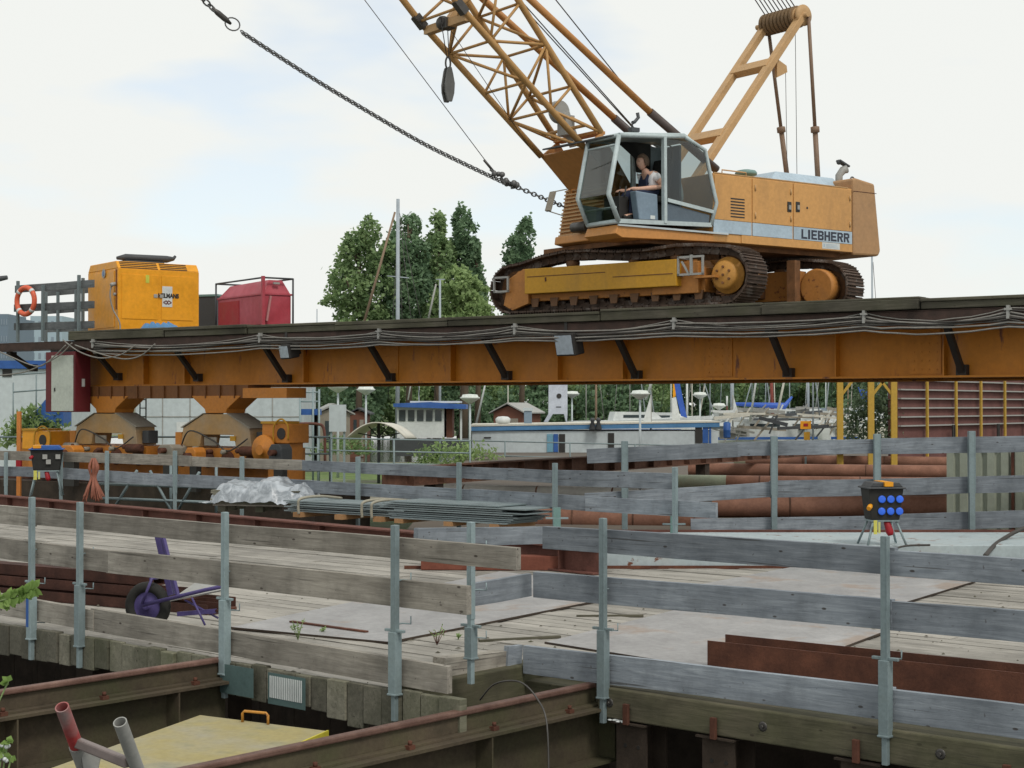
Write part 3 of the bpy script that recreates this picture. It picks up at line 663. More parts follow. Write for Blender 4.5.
obj('grey_tube', hollow(MB(), iv @ u0, iv @ u1, .029), M_['lightsteel'], pr)
b0, b1 = at(76, 742, 6.93), at(128, 763, 6.73); obj('brace', MB().beam(iv @ b0, iv @ b1, .035, .045), paint('brace_grey', (.22, .18, .17), .5, .4), pr, bevel=.008)
obj('gusset', MB().prism([(0, 0), (.10, -.02), (.07, -.16), (.03, -.2)], -.006, .006, Matrix.Translation(iv @ at(80, 742, 6.96))), M_['lightsteel'], pr)
# wire looping over the near rail
wp = [at(480, 700, 10.3), at(495, 684, 10.2), at(520, 682, 10.0), at(538, 700, 9.9), at(547, 725, 9.8), at(549, 790, 9.7)]
def smooth_path(pts, n=6):
    out = []
    P = [pts[0]] + pts + [pts[-1]]
    for i in range(1, len(P) - 2):
        for k in range(n):
            t_ = k / n; a, b_, c_, d = P[i - 1], P[i], P[i + 1], P[i + 2]
            out.append(.5 * ((2 * b_) + (c_ - a) * t_ + (2 * a - 5 * b_ + 4 * c_ - d) * t_ ** 2 + (3 * b_ - a - 3 * c_ + d) * t_ ** 3))
    out.append(pts[-1]); return out
recentre(obj('loose_wire', MB().path(smooth_path(wp), .0055, 8), M_['steel'], label='grey wire looping up over the near crane rail and hanging down', cat='wire'))
# weeds on the deck
def weed(px, py, h, lab, mat, n=26, z=0):
    p = onz(px, py, z); t = thing('weed', lab, 'weed', frame(p, 0)); st_ = MB(); lf = MB(); r2 = random.Random(px)
    for k in range(7):
        a = r2.uniform(0, 6.28); tip = Vector((math.cos(a) * h * r2.uniform(.2, .55), math.sin(a) * h * .4, h * r2.uniform(.6, 1)))
        mid = tip * .5 + Vector((0, 0, h * .12)); st_.path([(0, 0, 0), mid, tip], .0025, 5)
        for j in range(n // 5):
            q = mid.lerp(tip, r2.random()); d = Vector((r2.gauss(0, 1), r2.gauss(0, 1), r2.gauss(.3, .6))).normalized() * r2.uniform(.015, .035); s = d.cross(Vector((r2.gauss(0, 1), r2.gauss(0, 1), r2.gauss(0, 1)))).normalized() * .007
            lf.add([q, q + d * .5 + s, q + d, q + d * .5 - s], [(0, 1, 2, 3)])
    obj('stems', st_, M_['leafC'] if mat == 'g' else M_['redrust'], t); obj('leaves', lf, M_['leafC'], t); return t
weed(298, 640, .17, 'pale wispy weed growing on the deck beside the steel plate', 'g'); weed(437, 645, .16, 'reddish weed growing in the deck joint between two fence posts', 'r'); weed(458, 640, .05, 'low green tuft in the deck joint beside the reddish weed', 'g'); weed(322, 634, .05, 'tiny green tuft on the deck beside the pale weed', 'g')
# leafy branch entering from the left
lb = thing('leafy_branch', 'bright green leafy branch reaching in from the left edge', 'plant', frame(at(-60, 640, 6), 0)); iv = WM[lb.name].inverted()
br = [at(-70, 640, 5.9), at(-20, 608, 6), at(10, 598, 6), at(33, 588, 6.05)]; obj('stem', MB().path([iv @ p for p in smooth_path(br)], .004, 6), M_['leafC'], lb)
lf = MB(); sp = smooth_path(br, 10); r2 = random.Random(5)
for i, q in enumerate(sp[4:]):
    for sg in (-1, 1):
        for rep in range(2):
            d = Vector((r2.uniform(.1, .6), r2.uniform(-.6, .6), sg * r2.uniform(.3, 1))).normalized() * r2.uniform(.028, .048); s = d.cross(Vector((r2.gauss(0, .5), 1, r2.gauss(0, .5)))).normalized() * .013
            q2 = iv @ q; lf.add([q2, q2 + d * .35 + s, q2 + d * .7 + s * .8, q2 + d, q2 + d * .7 - s * .8, q2 + d * .35 - s], [(0, 1, 2, 3, 4, 5)])
obj('leaves', lf, M_['fern'], lb)
lb2 = thing('white_flower_sprig', 'sprig with small white flowers at the lower left edge', 'plant', frame(at(5, 800, 5.5), 0)); iv = WM[lb2.name].inverted()
sg_ = MB(); fl = MB(); lf = MB()
for (a, b_) in (((0, 760), (8, 742)), ((-8, 790), (2, 752)), ((-12, 690), (8, 682)), ((2, 760), (12, 756))):
    p0, p1 = iv @ at(a[0] - 8, a[1] + 40, 5.5), iv @ at(b_[0], b_[1], 5.5); sg_.path([p0, (p0 + p1) / 2 + Vector((.01, 0, 0)), p1], .003, 5)
    for k in range(7):
        d = Vector((r2.gauss(0, 1), r2.gauss(0, 1), r2.gauss(0, 1))).normalized() * .03; s = d.cross(Vector((0, 1, .3))).normalized() * .012
        lf.add([p1, p1 + d * .5 + s, p1 + d, p1 + d * .5 - s], [(0, 1, 2, 3)])
for p in (at(5, 746, 5.5), at(3, 757, 5.5)):
    for k in range(6): fl.ball(iv @ p + Vector((r2.gauss(0, .008), r2.gauss(0, .006), r2.gauss(0, .006))), .008, 6, 4)
obj('stems', sg_, M_['leafC'], lb2); obj('leaves', lf, M_['fern'], lb2); obj('flowers', fl, M_['white'], lb2)

# ================================================================ WHEELBARROW
W0 = onpl(150, 604, Vector((-2.7, 13.0, 0)), Vector((.25, .968, 0))); WF = frame((W0.x, W0.y, 0), R(-14))   # local x right, y away
wb = thing('wheelbarrow', 'purple framed wheelbarrow tipped over behind the left fence', 'wheelbarrow', WF)
def wl(px, py, yl=0): return loc_on(px, py, WF, yl)
wc = wl(148, 606, 0); rw_ = .2
ty = MB(); ring = []
for k in range(28):
    a = 2 * math.pi * k / 28; ring.append(wc + Vector((math.cos(a) * (rw_ - .045), .0, math.sin(a) * (rw_ - .045))))
ty.path(ring, .045, 10, closed=True); wh = obj('wheel', MB().lathe([(.13, -.015), (.155, -.03), (.155, .03), (.13, .015), (.03, .02), (.03, .05), (.02, .05)], wc, (0, -1, 0), 24), M_['purple'], wb)
obj('tyre', ty, M_['rubber'], wh, WF)
fr = MB()
fr.path([wl(143, 605, -.09), wl(205, 590, -.12), wl(240, 583, -.15)], .016, 8); fr.path([wl(152, 578, -.1), wl(142, 604, -.1)], .012, 8)
fr.beam(wl(158, 533, .05), wl(172, 595, .0), .04, .055); fr.beam(wl(163, 536, .02), wl(178, 596, -.03), .03, .02)
fr.path([wl(185, 600, -.05), wl(218, 618, -.08)], .009, 6); fr.path([wl(192, 598, -.14), wl(205, 625, -.2)], .009, 6); fr.path([wl(150, 579, -.1), wl(158, 578, -.02)], .012, 6)
fr.beam(wl(178, 614, -.06), wl(216, 611, -.1), .03, .035); obj('frame', fr, M_['purple'], wb)
a_, b_, c_, d_ = wl(170, 600, -.05), wl(221, 590, -.1), wl(221, 586, .3), wl(196, 582, .35)
tr = MB(); tr.add([a_, b_, c_, d_, a_ - Vector((0, 0, .012)), b_ - Vector((0, 0, .012)), c_ - Vector((0, 0, .012)), d_ - Vector((0, 0, .012))], [(0, 1, 2, 3), (7, 6, 5, 4), (0, 4, 5, 1), (1, 5, 6, 2), (2, 6, 7, 3), (3, 7, 4, 0)])
obj('tray', tr, M_['lightsteel'], wb); obj('handle_grip', MB().path([wl(216, 611, -.1), wl(236, 608, -.12)], .014, 8), M_['rust'], wb)

# ================================================================ POWER BOXES
def power_box(F, h_leg, w, label, sockets=True):
    t = thing('power_box', label, 'power box', F); hb = h_leg
    mb = MB(); w2, d2, hh = w / 2, .17, .36
    vs = [(-w2 * .80, -d2 * .8, hb), (w2 * .80, -d2 * .8, hb), (w2 * .80, d2 * .8, hb), (-w2 * .80, d2 * .8, hb), (-w2 * .98, -d2, hb + hh), (w2 * .98, -d2, hb + hh), (w2 * .98, d2, hb + hh), (-w2 * .98, d2, hb + hh)]
    mb.add(vs, [(0, 3, 2, 1), (4, 5, 6, 7), (0, 1, 5, 4), (1, 2, 6, 5), (2, 3, 7, 6), (3, 0, 4, 7)]); obj('housing', mb, M_['rubber'], t, bevel=.01)
    l = MB(); z = hb + hh; l.box(-w2 * 1.08, w2 * 1.08, -d2 - .04, d2 + .04, z, z + .02); l.prism([(-w2 * .95, z + .02), (w2 * .95, z + .02), (w2 * .75, z + .075), (-w2 * .75, z + .075)], -d2, d2)
    obj('lid', l, M_['darkgrey'] if sockets else M_['blue'], t, bevel=.008)
    obj('latch', MB().box(-.03 if sockets else -w2 * .8, .07 if sockets else -w2 * .3, -d2 - .045, d2 + .045, z + .03, z + .081), M_['yellow'], t)
    if sockets:
        for i in range(3):
            for j in range(2):
                f_ = 1 - (.36 - (.12 + j * .125)) * .13
                cpos = Vector((-.03 + i * .105 - .02, -d2 * (.80 + .2 * (.10 + j * .13) / .36) - .004, hb + .10 + j * .14)); k = obj('socket', MB().lathe([(.043, 0), (.044, .010), (.034, .012), (.0, .013)], cpos, (0, -1, .1), 18), M_['lblue'], t)
    else:
        for i in range(3):
            obj('socket', MB().box(-.06 + i * .11 - (.05 if i == 1 else 0), .02 + i * .11 - (.05 if i == 1 else 0), -d2 - .012, -d2 * .9, hb + .2 - (.09 if i == 1 else 0), hb + .28 - (.09 if i == 1 else 0)), M_['lightsteel'], t)
    for sx, sy in ((-1, -1), (1, -1), (1, 1), (-1, 1)):
        obj('leg', MB().path([(sx * w2 * .62, sy * d2 * .6, hb - .0), (sx * (w2 * .62 + .10), sy * (d2 * .6 + .10), 0)], .014, 8), M_['galv'], t)
    obj('stand_frame', MB().box(-w2 * .8, w2 * .8, -d2 * .8, d2 * .8, hb - .02, hb - .001), M_['galv'], t)
    rp = MB(); rp.lathe([(.035, 0), (.04, .03), (.045, .13), (.03, .17)], (.03 if sockets else .0, -.08, hb - .02), (.25, -.2, -1), 14); obj('red_plug', rp, M_['reddoor'], t)
    rp = MB(); rp.lathe([(.022, 0), (.03, .03), (.026, .08)], (-w2 * .82, -.14, hb + (.17 if sockets else .25)), (-.6, -.8, -.5), 14); obj('side_plug', rp, M_['yellow'] if sockets else M_['reddoor'], t)
    obj('tag_label', MB().box(-w2 * .75, -w2 * .55, -d2 - .03, -d2 - .026, hb - .16, hb + .0), paint('yellow_tag', (.65, .62, .12), .6, .1), t)
    obj('tag_label', MB().box(-w2 * .48, -w2 * .36, -d2 - .02, -d2 - .016, hb - .15, hb - .02), paint('yellow_tag2', (.6, .6, .2), .6, .1), t)
    return t
pbp = onz(885, 546, .27); power_box(frame((pbp.x, pbp.y + .15, .27), R(4)), .30, .42, 'black power distribution box with six blue sockets on the pale beam')
pbp = onz(45, 496, .305); power_box(frame((pbp.x, pbp.y + .1, .305), R(12)), .45, .55, 'black power box with blue lid and red side plug on the left red beam', False)
wcb = [onz(845, 548, .28), onz(880, 552, .29), onz(905, 546, .28), onz(930, 545, .28)]
recentre(obj('loose_cable', MB().path(smooth_path(wcb), .012, 6), M_['cabled'], label='short dark cable lying on the pale beam by the power box', cat='cable'))
wcb = [onz(985, 556, .28), at(1000, 541, 19.2), at(1030, 527, 19.6), onz(1060, 535, .28)]
recentre(obj('hose', MB().path(smooth_path(wcb), .025, 8), M_['cabled'], label='black hose arching over the pale beam at the right edge', cat='hose'))
# orange cable bundle hanging on fence C
cbm = MB(); r2 = random.Random(9); hgt = at(95, 458, 26.3)
for k in range(44):
    a = r2.uniform(-1, 1); b2 = r2.uniform(-1, 1)
    cbm.path(smooth_path([hgt + Vector((a * .03, -.1, 0)), hgt + Vector((a * .09, -.12 + b2 * .03, -.15)), hgt + Vector((a * .05, -.12, -.32)), hgt + Vector((a * .12, -.14 + b2 * .05, -.5)), hgt + Vector((a * .19 + .0, -.15 + b2 * .05, -.62 - r2.random() * .1))], 4), .008, 5)
recentre(obj('cable_bundle', cbm, M_['cableor'], label='bundle of faded orange cable hanging over the rear fence at the left', cat='cable'))

# ================================================================ PALLET AND SHEETS
SF0 = onz(262, 512, .31); SF = frame((SF0.x, SF0.y + .35, .305), R(-14)); s_ang = R(-14)
pl_ = thing('wooden_pallet', 'wooden pallet on the red beam under the wrapped boards', 'pallet', SF)
mb = MB()
for yy in (-.35, 0, .3): 
    for xx in (-.62, -.02, .55): mb.box(xx, xx + .12, yy, yy + .1, 0, .09)
obj('blocks', mb, M_['sleeper'], pl_); mb = MB()
for yy in (-.4, -.2, 0, .2): mb.box(-.68, .7, yy, yy + .12, .092, .115)
obj('deck_slats', mb, M_['plank'], pl_)
sh = MB(); r2 = random.Random(4)
for k in range(8): sh.box(-.70 + r2.uniform(-.04, .04), .64 + r2.uniform(-.04, .04), -.37, .36, .12 + k * .026, .142 + k * .026)
sk = thing('wrapped_board_stack', 'stack of boards wrapped in crumpled clear plastic film on the pallet', 'wrapped stack', SF); obj('boards', sh, M_['sleeper'], sk)
# crumpled film: displaced dome draped over the boards
fm = MB(); nx, ny = 60, 34; vs = []
for j in range(ny + 1):
    for i in range(nx + 1):
        u, v = i / nx * 2 - 1, j / ny * 2 - 1; x, y_ = u * .84, v * .52
        e = max(abs(u), abs(v)); e = (abs(u) ** 3.2 + abs(v) ** 3.2) ** (1 / 3.2); dip = -.075 * math.exp(-((u + .15) / .12) ** 2); hgt_ = (.43 + dip + .035 * math.sin(u * 5 + .6)) * (1 - max(0, min(1, (e - .72) / .3)) ** 1.3 * .62)
        nz_ = noise.noise(Vector((x * 3.5, y_ * 2, 0))) * .09 + abs(noise.noise(Vector((x * 9 + y_ * 4, y_ * 3, 3)))) * .05
        if e > .97: hgt_ = .14
        vs.append((x + noise.noise(Vector((x * 7, y_ * 7, 9))) * .04, y_, max(.12, hgt_ + nz_)))
fs = [(j * (nx + 1) + i, j * (nx + 1) + i + 1, (j + 1) * (nx + 1) + i + 1, (j + 1) * (nx + 1) + i) for j in range(ny) for i in range(nx)]
fm.add(vs, fs, True); obj('plastic_film', fm, M_['plastic'], sk)
q0 = onz(290, 516, .31); q1 = onz(545, 531, .31); qa = math.atan2(q1.y - q0.y, q1.x - q0.x); qL = (q1 - q0).length
def sheets(name, lab, s0, s1, n, z0, seed, strap):
    t = thing(name, lab, 'sheet stack', frame(q0 + (q1 - q0) * ((s0 + s1) / 2 / qL) + Vector((0, .0, -.005)), qa)); mb = MB(); r3 = random.Random(seed); L = (s1 - s0)
    z = z0
    for k in range(n):
        a = -L / 2 + r3.uniform(-.03, .2) * (1 + k * .06); b3 = L / 2 - r3.uniform(-.05, .25) * (1 + k * .08); y0 = r3.uniform(-.05, .05)
        mb.box(a, b3, y0, y0 + .7, z, z + .016); z += .016 + r3.uniform(.008, .016)
    obj('sheets', mb, M_['sheetst'], t)
    bb = MB()
    for xx in (-L * .38, -L * .02, L * .3): bb.box(xx, xx + .14, -.06, .75, .0, z0 - .002)
    obj('bearer', bb, M_['offcut'], t)
    if strap:
        s2 = MB()
        for xx in (-L * .32, L * .22, L * .3):
            pts_ = [Vector((xx, -.08, z0 - .02)), Vector((xx, -.09, z0 + .1)), Vector((xx + .02, -.06, z + .03)), Vector((xx + .05, .3, z + .05)), Vector((xx + .05, .75, z))]
            s2.path(smooth_path(pts_), .02, 6)
        obj('strap', s2, M_['strap'], t)
    return t
M_['sheetst'] = paint('sheet_steel_edges', (.21, .26, .27), .4, .3, (.07, .07, .07), 3, spec=.6)
M_['offcut'] = paint('orange_timber', (.40, .22, .10), .8, .2); M_['strap'] = paint('sling', (.36, .34, .27), .8, .3)
sheets('steel_sheet_stack', 'lower left stack of grey metal sheets with looped slings', -.15, 2.1, 6, .07, 1, True)
sheets('steel_sheet_stack', 'larger stack of grey metal sheets at the right end beside the fence corner', 1.75, 4.15, 9, .06, 2, False)

# small litter on the deck, too many to count
lt_ = MB(); r2 = random.Random(77)
for k in range(420):
    px, py = r2.uniform(0, 1024), r2.uniform(560, 700); p = onz(px, py, .008); q = DF.inverted() @ p
    if q.y < (nA + .1 if q.x < J0_.dot(D1) else nB + .1) or p.y > 17.5: continue
    s = r2.uniform(.004, .016); a = r2.uniform(0, 3.1); e = r2.uniform(.4, 2.5)
    c_, s_ = math.cos(a), math.sin(a); lt_.add([p + Vector((c_ * s * e, s_ * s * e, 0)), p + Vector((-s_ * s, c_ * s, 0)), p + Vector((-c_ * s * e, -s_ * s * e, 0)), p + Vector((s_ * s, -c_ * s, 0)), p + Vector((0, 0, s * .8))], [(0, 1, 4), (1, 2, 4), (2, 3, 4), (3, 0, 4), (3, 2, 1, 0)])
obj('deck_litter', lt_, M_['tarwood'], kind='stuff', label='small wood chips and grit scattered over the deck')
# ================================================================ CRANE BRIDGE
GA = math.atan2(-.5885, .8085); GF = frame((7.2, 22.5, 0), GA)      # local x to the right and nearer, y away
GZ = 3.475
def gl(px, py, yl=0): return loc_on(px, py, GF, yl)
gx = lambda px, yl=0: gl(px, 400, yl).x
XL = gx(75) ; XR = 9.0; XFL = gx(-40)
br = thing('crane_bridge', 'long orange plate girder bridge that carries the crawler crane over the site', 'bridge', GF)
YG = .82; ZB = 2.31; WB = 5.4
def girder(y):
    m_ = MB(); m_.box(gx(84, YG) , XR, y - .18, y + .18, ZB, ZB + .03); m_.box(gx(84, YG), XR, y - .18, y + .18, 3.10, 3.13); m_.box(gx(84, YG), XR, y - .008, y + .008, ZB + .031, 3.099); return m_
obj('girder', girder(YG), M_['orange'], br); obj('girder', girder(YG + 3.55), M_['orange'], br)
for i, px in enumerate((143, 184, 303, 450, 557, 622, 835, 943, 1100)):
    x = gx(px, YG - .15); obj('web_stiffener', MB().box(x, x + .02, YG - .16, YG - .009, ZB + .031, 3.099), M_['orange'], br)
fl = MB(); fl.box(XFL - .5, XR, 0.0, .07, 3.12, 3.27); fl.box(XFL - .5, XR, .0, .12, 3.275, 3.287)
fl.box(XFL - .5, XR, 0.0, .12, 3.10, 3.115); obj('edge_channel', fl, M_['edgebrown'], br)
jb = MB(); x = XL
while x < XR: jb.box(x, x + .1, .13, WB - .1, 3.135, 3.25); x += 1.05
obj('cross_joist', jb, M_['rust'], br)
ud = MB(); x = XL - .3; r2 = random.Random(11)
while x < XR:
    w_ = r2.uniform(.22, .3); ud.box(x + .004, x + w_ - .004, .13 + r2.uniform(-.02, .03), WB, 3.252 + r2.uniform(0, .008), 3.30); x += w_
ud.box(XL - .2, XR, .125, 1.1, 3.2, 3.249)
obj('walkway_boards', ud, M_['tarwood'], br)
tb = MB(); x = XL - .2
while x < XR:        # crane mats / long timbers at the edge
    L = r2.uniform(1.2, 3.4); z1 = GZ + r2.uniform(-.035, .03)
    if x > gx(480): z1 += .0
    tb.box(x + .01, min(XR, x + L) - .01, -.05 + r2.uniform(-.05, .06), .3, 3.302, z1 - .05); tb.box(x + .1, min(XR, x + L) - .05, .31, 1.4, 3.302, z1 - .005)
    tb.box(x + .1, min(XR, x + L) - .05, 3.2, 4.9, 3.302, z1 - .005); tb.box(x + .01, min(XR, x + L) - .01, -.06 + r2.uniform(-.02, .05), .25, z1 - .048, z1 + r2.uniform(-.01, .02)); x += L
obj('timber_mat', tb, M_['tarwood'], br, bevel=.012)
# black diagonal braces
for i, (px, yb) in enumerate(((-12, 380), (36, 365), (117, 378), (197, 379), (286, 380), (390, 379), (506, 377), (636, 377), (788, 375), (962, 372))):
    p1 = gl(px, yb, YG - .1); 
    if px < 90: p1.z = 2.72; p1.x = gx(px, YG)
    p0 = Vector((p1.x - .0, .08, 3.09)); m_ = MB(); m_.beam(p0, Vector((p1.x, YG - .1, max(2.36, p1.z))), .09, .09)
    q = Vector((p1.x, YG - .1, max(2.36, p1.z))); m_.box(q.x - .08, q.x + .08, YG - .14, YG - .01, q.z - .05, q.z + .11); m_.box(p0.x - .07, p0.x + .07, .06, .24, 3.04, 3.098)
    obj('diagonal_brace', m_, M_['brace'], br)
# hanging cables along the edge
r2 = random.Random(21); nodes = [gx(px) for px in (95, 262, 381, 517, 676, 866, 1010, 1150)] + [XR + 1.0]
for k in range(11):
    pts = []; sag0 = r2.uniform(.03, .13); off = .0 + k * .026
    for a, b_ in zip(nodes[:-1], nodes[1:]):
        sg = sag0 * r2.uniform(.3, 1.6) + (.12 if k < 2 and b_ - a > 2 else 0) * r2.uniform(.3, 1)
        for j in range(8):
            u = j / 8; pts.append(Vector((a + (b_ - a) * u, -.03 - .012 * (k % 3) + .01 * math.sin(u * 9 + k), 3.27 - off - sg * 4 * u * (1 - u) + r2.gauss(0, .004))))
    m_ = MB().path(pts, r2.choice((.010, .014, .012)), 6); obj('hung_cable', m_, M_['cable'] if k % 2 == 0 else M_['cabled'], br)
lc = MB()      # big drooping loops near the left end
for a, b_, c_, r_ in (((100, 350), (160, 385, 0), (215, 345), .014), ((112, 348), (150, 366, 0), (200, 345), .012)):
    pass
for pts_ in (((75, 345), (95, 352), (112, 357), (128, 359), (142, 355), (155, 344)), ((63, 340), (80, 352), (100, 358), (120, 355), (136, 345)), ((72, 343), (60, 355), (40, 366), (20, 373), (-10, 376)), ((66, 345), (50, 360), (35, 366), (0, 352), (-20, 345))):
    lc.path(smooth_path([gl(px, py, -.1) for px, py in pts_]), .015, 6)
obj('cable_loop', lc, M_['cable'], br)
hn = MB()
for x in nodes[:-1]: hn.box(x - .02, x + .02, -.09, .0, 3.12, 3.31); hn.box(x - .05, x + .05, -.1, -.04, 3.24, 3.27)
obj('cable_hanger', hn, M_['lightsteel'], br)
# floodlights under the walkway edge
for (px, py, w_, lab) in ((284, 352, .34, 'smaller floodlight under the red tank'), (564, 345, .46, 'larger floodlight below the crawler track')):
    c = gl(px, py, -.06); m_ = MB(); T = Matrix.Translation(c) @ Matrix.Rotation(R(-12), 4, 'Z') @ Matrix.Rotation(R(12), 4, 'X')
    m_.box(-w_ / 2, w_ / 2, 0, .24, -w_ * .42, w_ * .42, T); m_.box(-w_ * .3, w_ * .3, .24, .33, -w_ * .3, w_ * .3, T)
    fo = obj('floodlight', m_, M_['black'], br, bevel=.02, label=lab); obj('glass', MB().box(-w_ / 2 + .03, w_ / 2 - .03, -.008, -.001, -w_ * .42 + .03, w_ * .42 - .03, T), M_['lampglass'], fo, GF)
    obj('bracket', MB().box(-.03, .03, .05, .1, w_ * .3, w_ * .42 + .35, Matrix.Translation(c)), M_['black'], fo, GF)
# left cross rail of the bridge and narrower walkway beyond the girder end
m_ = MB(); m_.box(XFL - .5, XL - .31, .125, 1.2, 3.252, 3.30); obj('end_walkway', m_, M_['rust'], br)

# ---- railing at the left end with life ring
rg = thing('bridge_railing', 'grey plank railing with life ring at the left end of the bridge', 'railing', GF)
for (l, r) in (((15, 285, 293), (93, 279, 288)), ((14, 304, 312), (93, 299.5, 309.5)), ((14, 322.5, 330.5), (93, 320, 329))):
    a_t, a_b, b_t, b_b = gl(l[0], l[1], .1), gl(l[0], l[2], .1), gl(r[0], r[1], .1), gl(r[0], r[2], .1)
    a_, b_ = GF @ ((a_t + a_b) / 2), GF @ ((b_t + b_b) / 2); plank(rg, a_, b_, (a_t - a_b).length * .9, .04, 'plankd')
for (l, r) in (((45, 289, 296), (93, 285, 293)), ((45, 308, 314), (93, 304, 311)), ((47, 327, 332), (93, 325, 331))):
    a_t, a_b, b_t, b_b = gl(l[0], l[1], 2.2), gl(l[0], l[2], 2.2), gl(r[0], r[1], 2.2), gl(r[0], r[2], 2.2)
    plank(rg, GF @ ((a_t + a_b) / 2), GF @ ((b_t + b_b) / 2), (a_t - a_b).length, .04, 'plankd')
for px, yt, yl in ((18, 281, .02), (43, 285, .02), (79, 275, .02), (58, 292, 2.15), (76, 290, 2.15), (83, 278, .9), (46, 292, 1.2)):
    p = gl(px, yt, yl); obj('post', MB().box(p.x - .028, p.x + .028, yl - .028, yl + .028, 3.31, p.z), M_['galvd'], rg)
lrc = gl(26, 301, -.02); m_ = MB(); ring = []
for k in range(36): a = 2 * math.pi * k / 36; ring.append(Vector((lrc.x + .31 * math.cos(a), -.03, lrc.z + .27 * math.sin(a) * 1.1)))
lr = thing('life_ring', 'orange life ring with white bands hanging on the bridge railing at the far left', 'life ring', GF @ Matrix.Translation((lrc.x, -.03, lrc.z - .35)))
obj('ring_body', MB().path(ring, .058, 10, closed=True), M_['lifering'], lr, GF)
for q in range(4):
    bn = []
    for k in range(4): a = math.pi / 4 + q * math.pi / 2 + (k - 1.5) * .07; bn.append(Vector((lrc.x + .31 * math.cos(a), -.03, lrc.z + .297 * math.sin(a))))
    obj('white_band', MB().path(bn, .061, 10), M_['white'], lr, GF)

# ---- generator
g0 = GF @ gl(118, 328, .55); GEN = frame((g0.x, g0.y, GZ - .0), R(36)); gen = thing('generator', 'big yellow canopied generator with louvred roof edge standing on the bridge', 'generator', GEN)
# local x: along the front side (right, receding), local y: along the left end (left, receding)
def ge(px, py, y=0): return loc_on(px, py, GEN, y)
Lg = ge(199, 300).x; Wg = 1.75; Hg = 1.56
zl = ge(118, 268).z
m_ = MB(); prof = [(0, .05), (Lg, .05), (Lg, zl), (Lg - .04, Hg - .02), (.10, Hg), (0, zl)]
m_.prism([(0, .06), (Lg, .06), (Lg, zl), (0, zl)], 0, Wg)
# bevelled roof: frustum
vs = [(0, 0, zl + .002), (Lg, 0, zl + .002), (Lg, Wg, zl + .002), (0, Wg, zl + .002), (.0, .13, Hg), (Lg, .13, Hg), (Lg, Wg - .13, Hg), (.0, Wg - .13, Hg)]
m_.add(vs, [(0, 3, 2, 1), (4, 5, 6, 7), (0, 1, 5, 4), (1, 2, 6, 5), (2, 3, 7, 6), (3, 0, 4, 7)])
obj('canopy', m_, M_['yellow'], gen, bevel=.012); obj('base_frame', MB().box(.03, Lg - .03, .03, Wg - .03, 0, .055), M_['darkgrey'], gen)
for x0, x1 in ((.08, .92), (1.0, 1.75)):
    d = MB(); d.box(x0 * Lg / 1.9, x1 * Lg / 1.9, -.012, -.001, .30, zl - .12); dd = obj('side_door', d, M_['yellow'], gen, bevel=.004)
for x in (.86, 1.0):
    obj('door_latch', MB().box(x * Lg / 1.9 - .045, x * Lg / 1.9 + .045, -.025, -.0125, .78, .86), M_['lightsteel'], gen, bevel=.006)
lv = MB()
for x0, x1 in ((.06, .92), (.98, 1.62)):
    for k in range(4):
        u = (k + .3) / 4.2; z = zl + u * (Hg - zl); y = u * .13; lv.box(x0 * Lg / 1.9, x1 * Lg / 1.9, y - .004, y + .03, z, z + (Hg - zl) * .13)
obj('louvre', lv, M_['black'], gen)
e = MB(); e.box(-.004, -.001, .15, 1.35, .1, zl - .1); obj('end_panel', MB().box(-.012, -.001, .2, 1.35, .12, zl - .05), M_['yellow'], gen, bevel=.004)
obj('end_slot', MB().box(-.006, -.001, .06, .13, .5, zl - .02), rustm('slot_red', (.2, .06, .02), (.35, .12, .04)), gen)
sk_ = MB(); sk_.lathe([(.012, 0), (.1, .001), (.1, .006)], (-.03, .75, 1.32), (-1, 0, 0), 24); obj('round_sticker', sk_, M_['lightsteel'], gen)
obj('sticker_emblem', MB().lathe([(.06, 0), (.06, .004)], (-.037, .75, 1.32), (-1, 0, 0), 20), M_['blueband'], gen)
obj('sticker_emblem', MB().box(-.045, -.0415, .73, .77, 1.27, 1.37), M_['blue'], gen)
sx0, sx1 = ge(162, 290).x, ge(172, 290).x
obj('white_label', MB().box(sx0, sx1, -.018, -.0125, ge(167, 307).z, ge(167, 286.5).z), M_['white'], gen)
tx = ge(158, 290).x; tw = ge(178.5, 290).x - tx
text_obj('lettering', 'HELMANS', .13, GEN @ Matrix.Translation((tx, -.022, ge(160, 297.5).z)) @ Matrix.Rotation(R(90), 4, 'X'), M_['black'], gen, tw, .006)
dz = ge(167, 302.5).z; dm = MB()
for c_, s_ in ((ge(165.2, 300).x, 1), (ge(169, 300).x, -1)):
    for a, b_ in (((-.05 * s_, 0), (.02 * s_, .04)), ((-.05 * s_, 0), (.02 * s_, -.04)), ((.045 * s_, 0), (.02 * s_, .04)), ((.045 * s_, 0), (.02 * s_, -.04))): dm.beam((c_ + a[0], -.021, dz + a[1]), (c_ + b_[0], -.021, dz + b_[1]), .006, .018)
obj('arrow_emblem', dm, M_['maroon'], gen)
obj('yellow_sticker', MB().box(ge(145.5, 270).x, ge(149, 270).x, -.018, -.0125, ge(147, 283).z, ge(147, 275).z), paint('lime_sticker', (.6, .62, .08), .5, .1), gen)
mf = MB(); zt = Hg; mf.path([(.15, .45, zt + .09), (.35, .45, zt + .12), (1.3, .4, zt + .12), (1.45, .38, zt + .14), (1.5, .38, zt + .2)], [.035, .075, .08, .045, .03], 12); mf.box(.3, 1.2, .3, .7, zt + .001, zt + .05)
obj('exhaust_silencer', mf, M_['darkgrey'], gen)
hose = [(-.02, .1, 1.05), (-.10, .12, 1.0), (-.14, .1, .8), (-.1, .04, .5), (-.02, -.1, .25), (-.02, -.16, .05), (-.14, -.22, -.02)]
obj('power_lead', MB().path(smooth_path([Vector(p) for p in hose]), .017, 8), M_['cable'], gen)
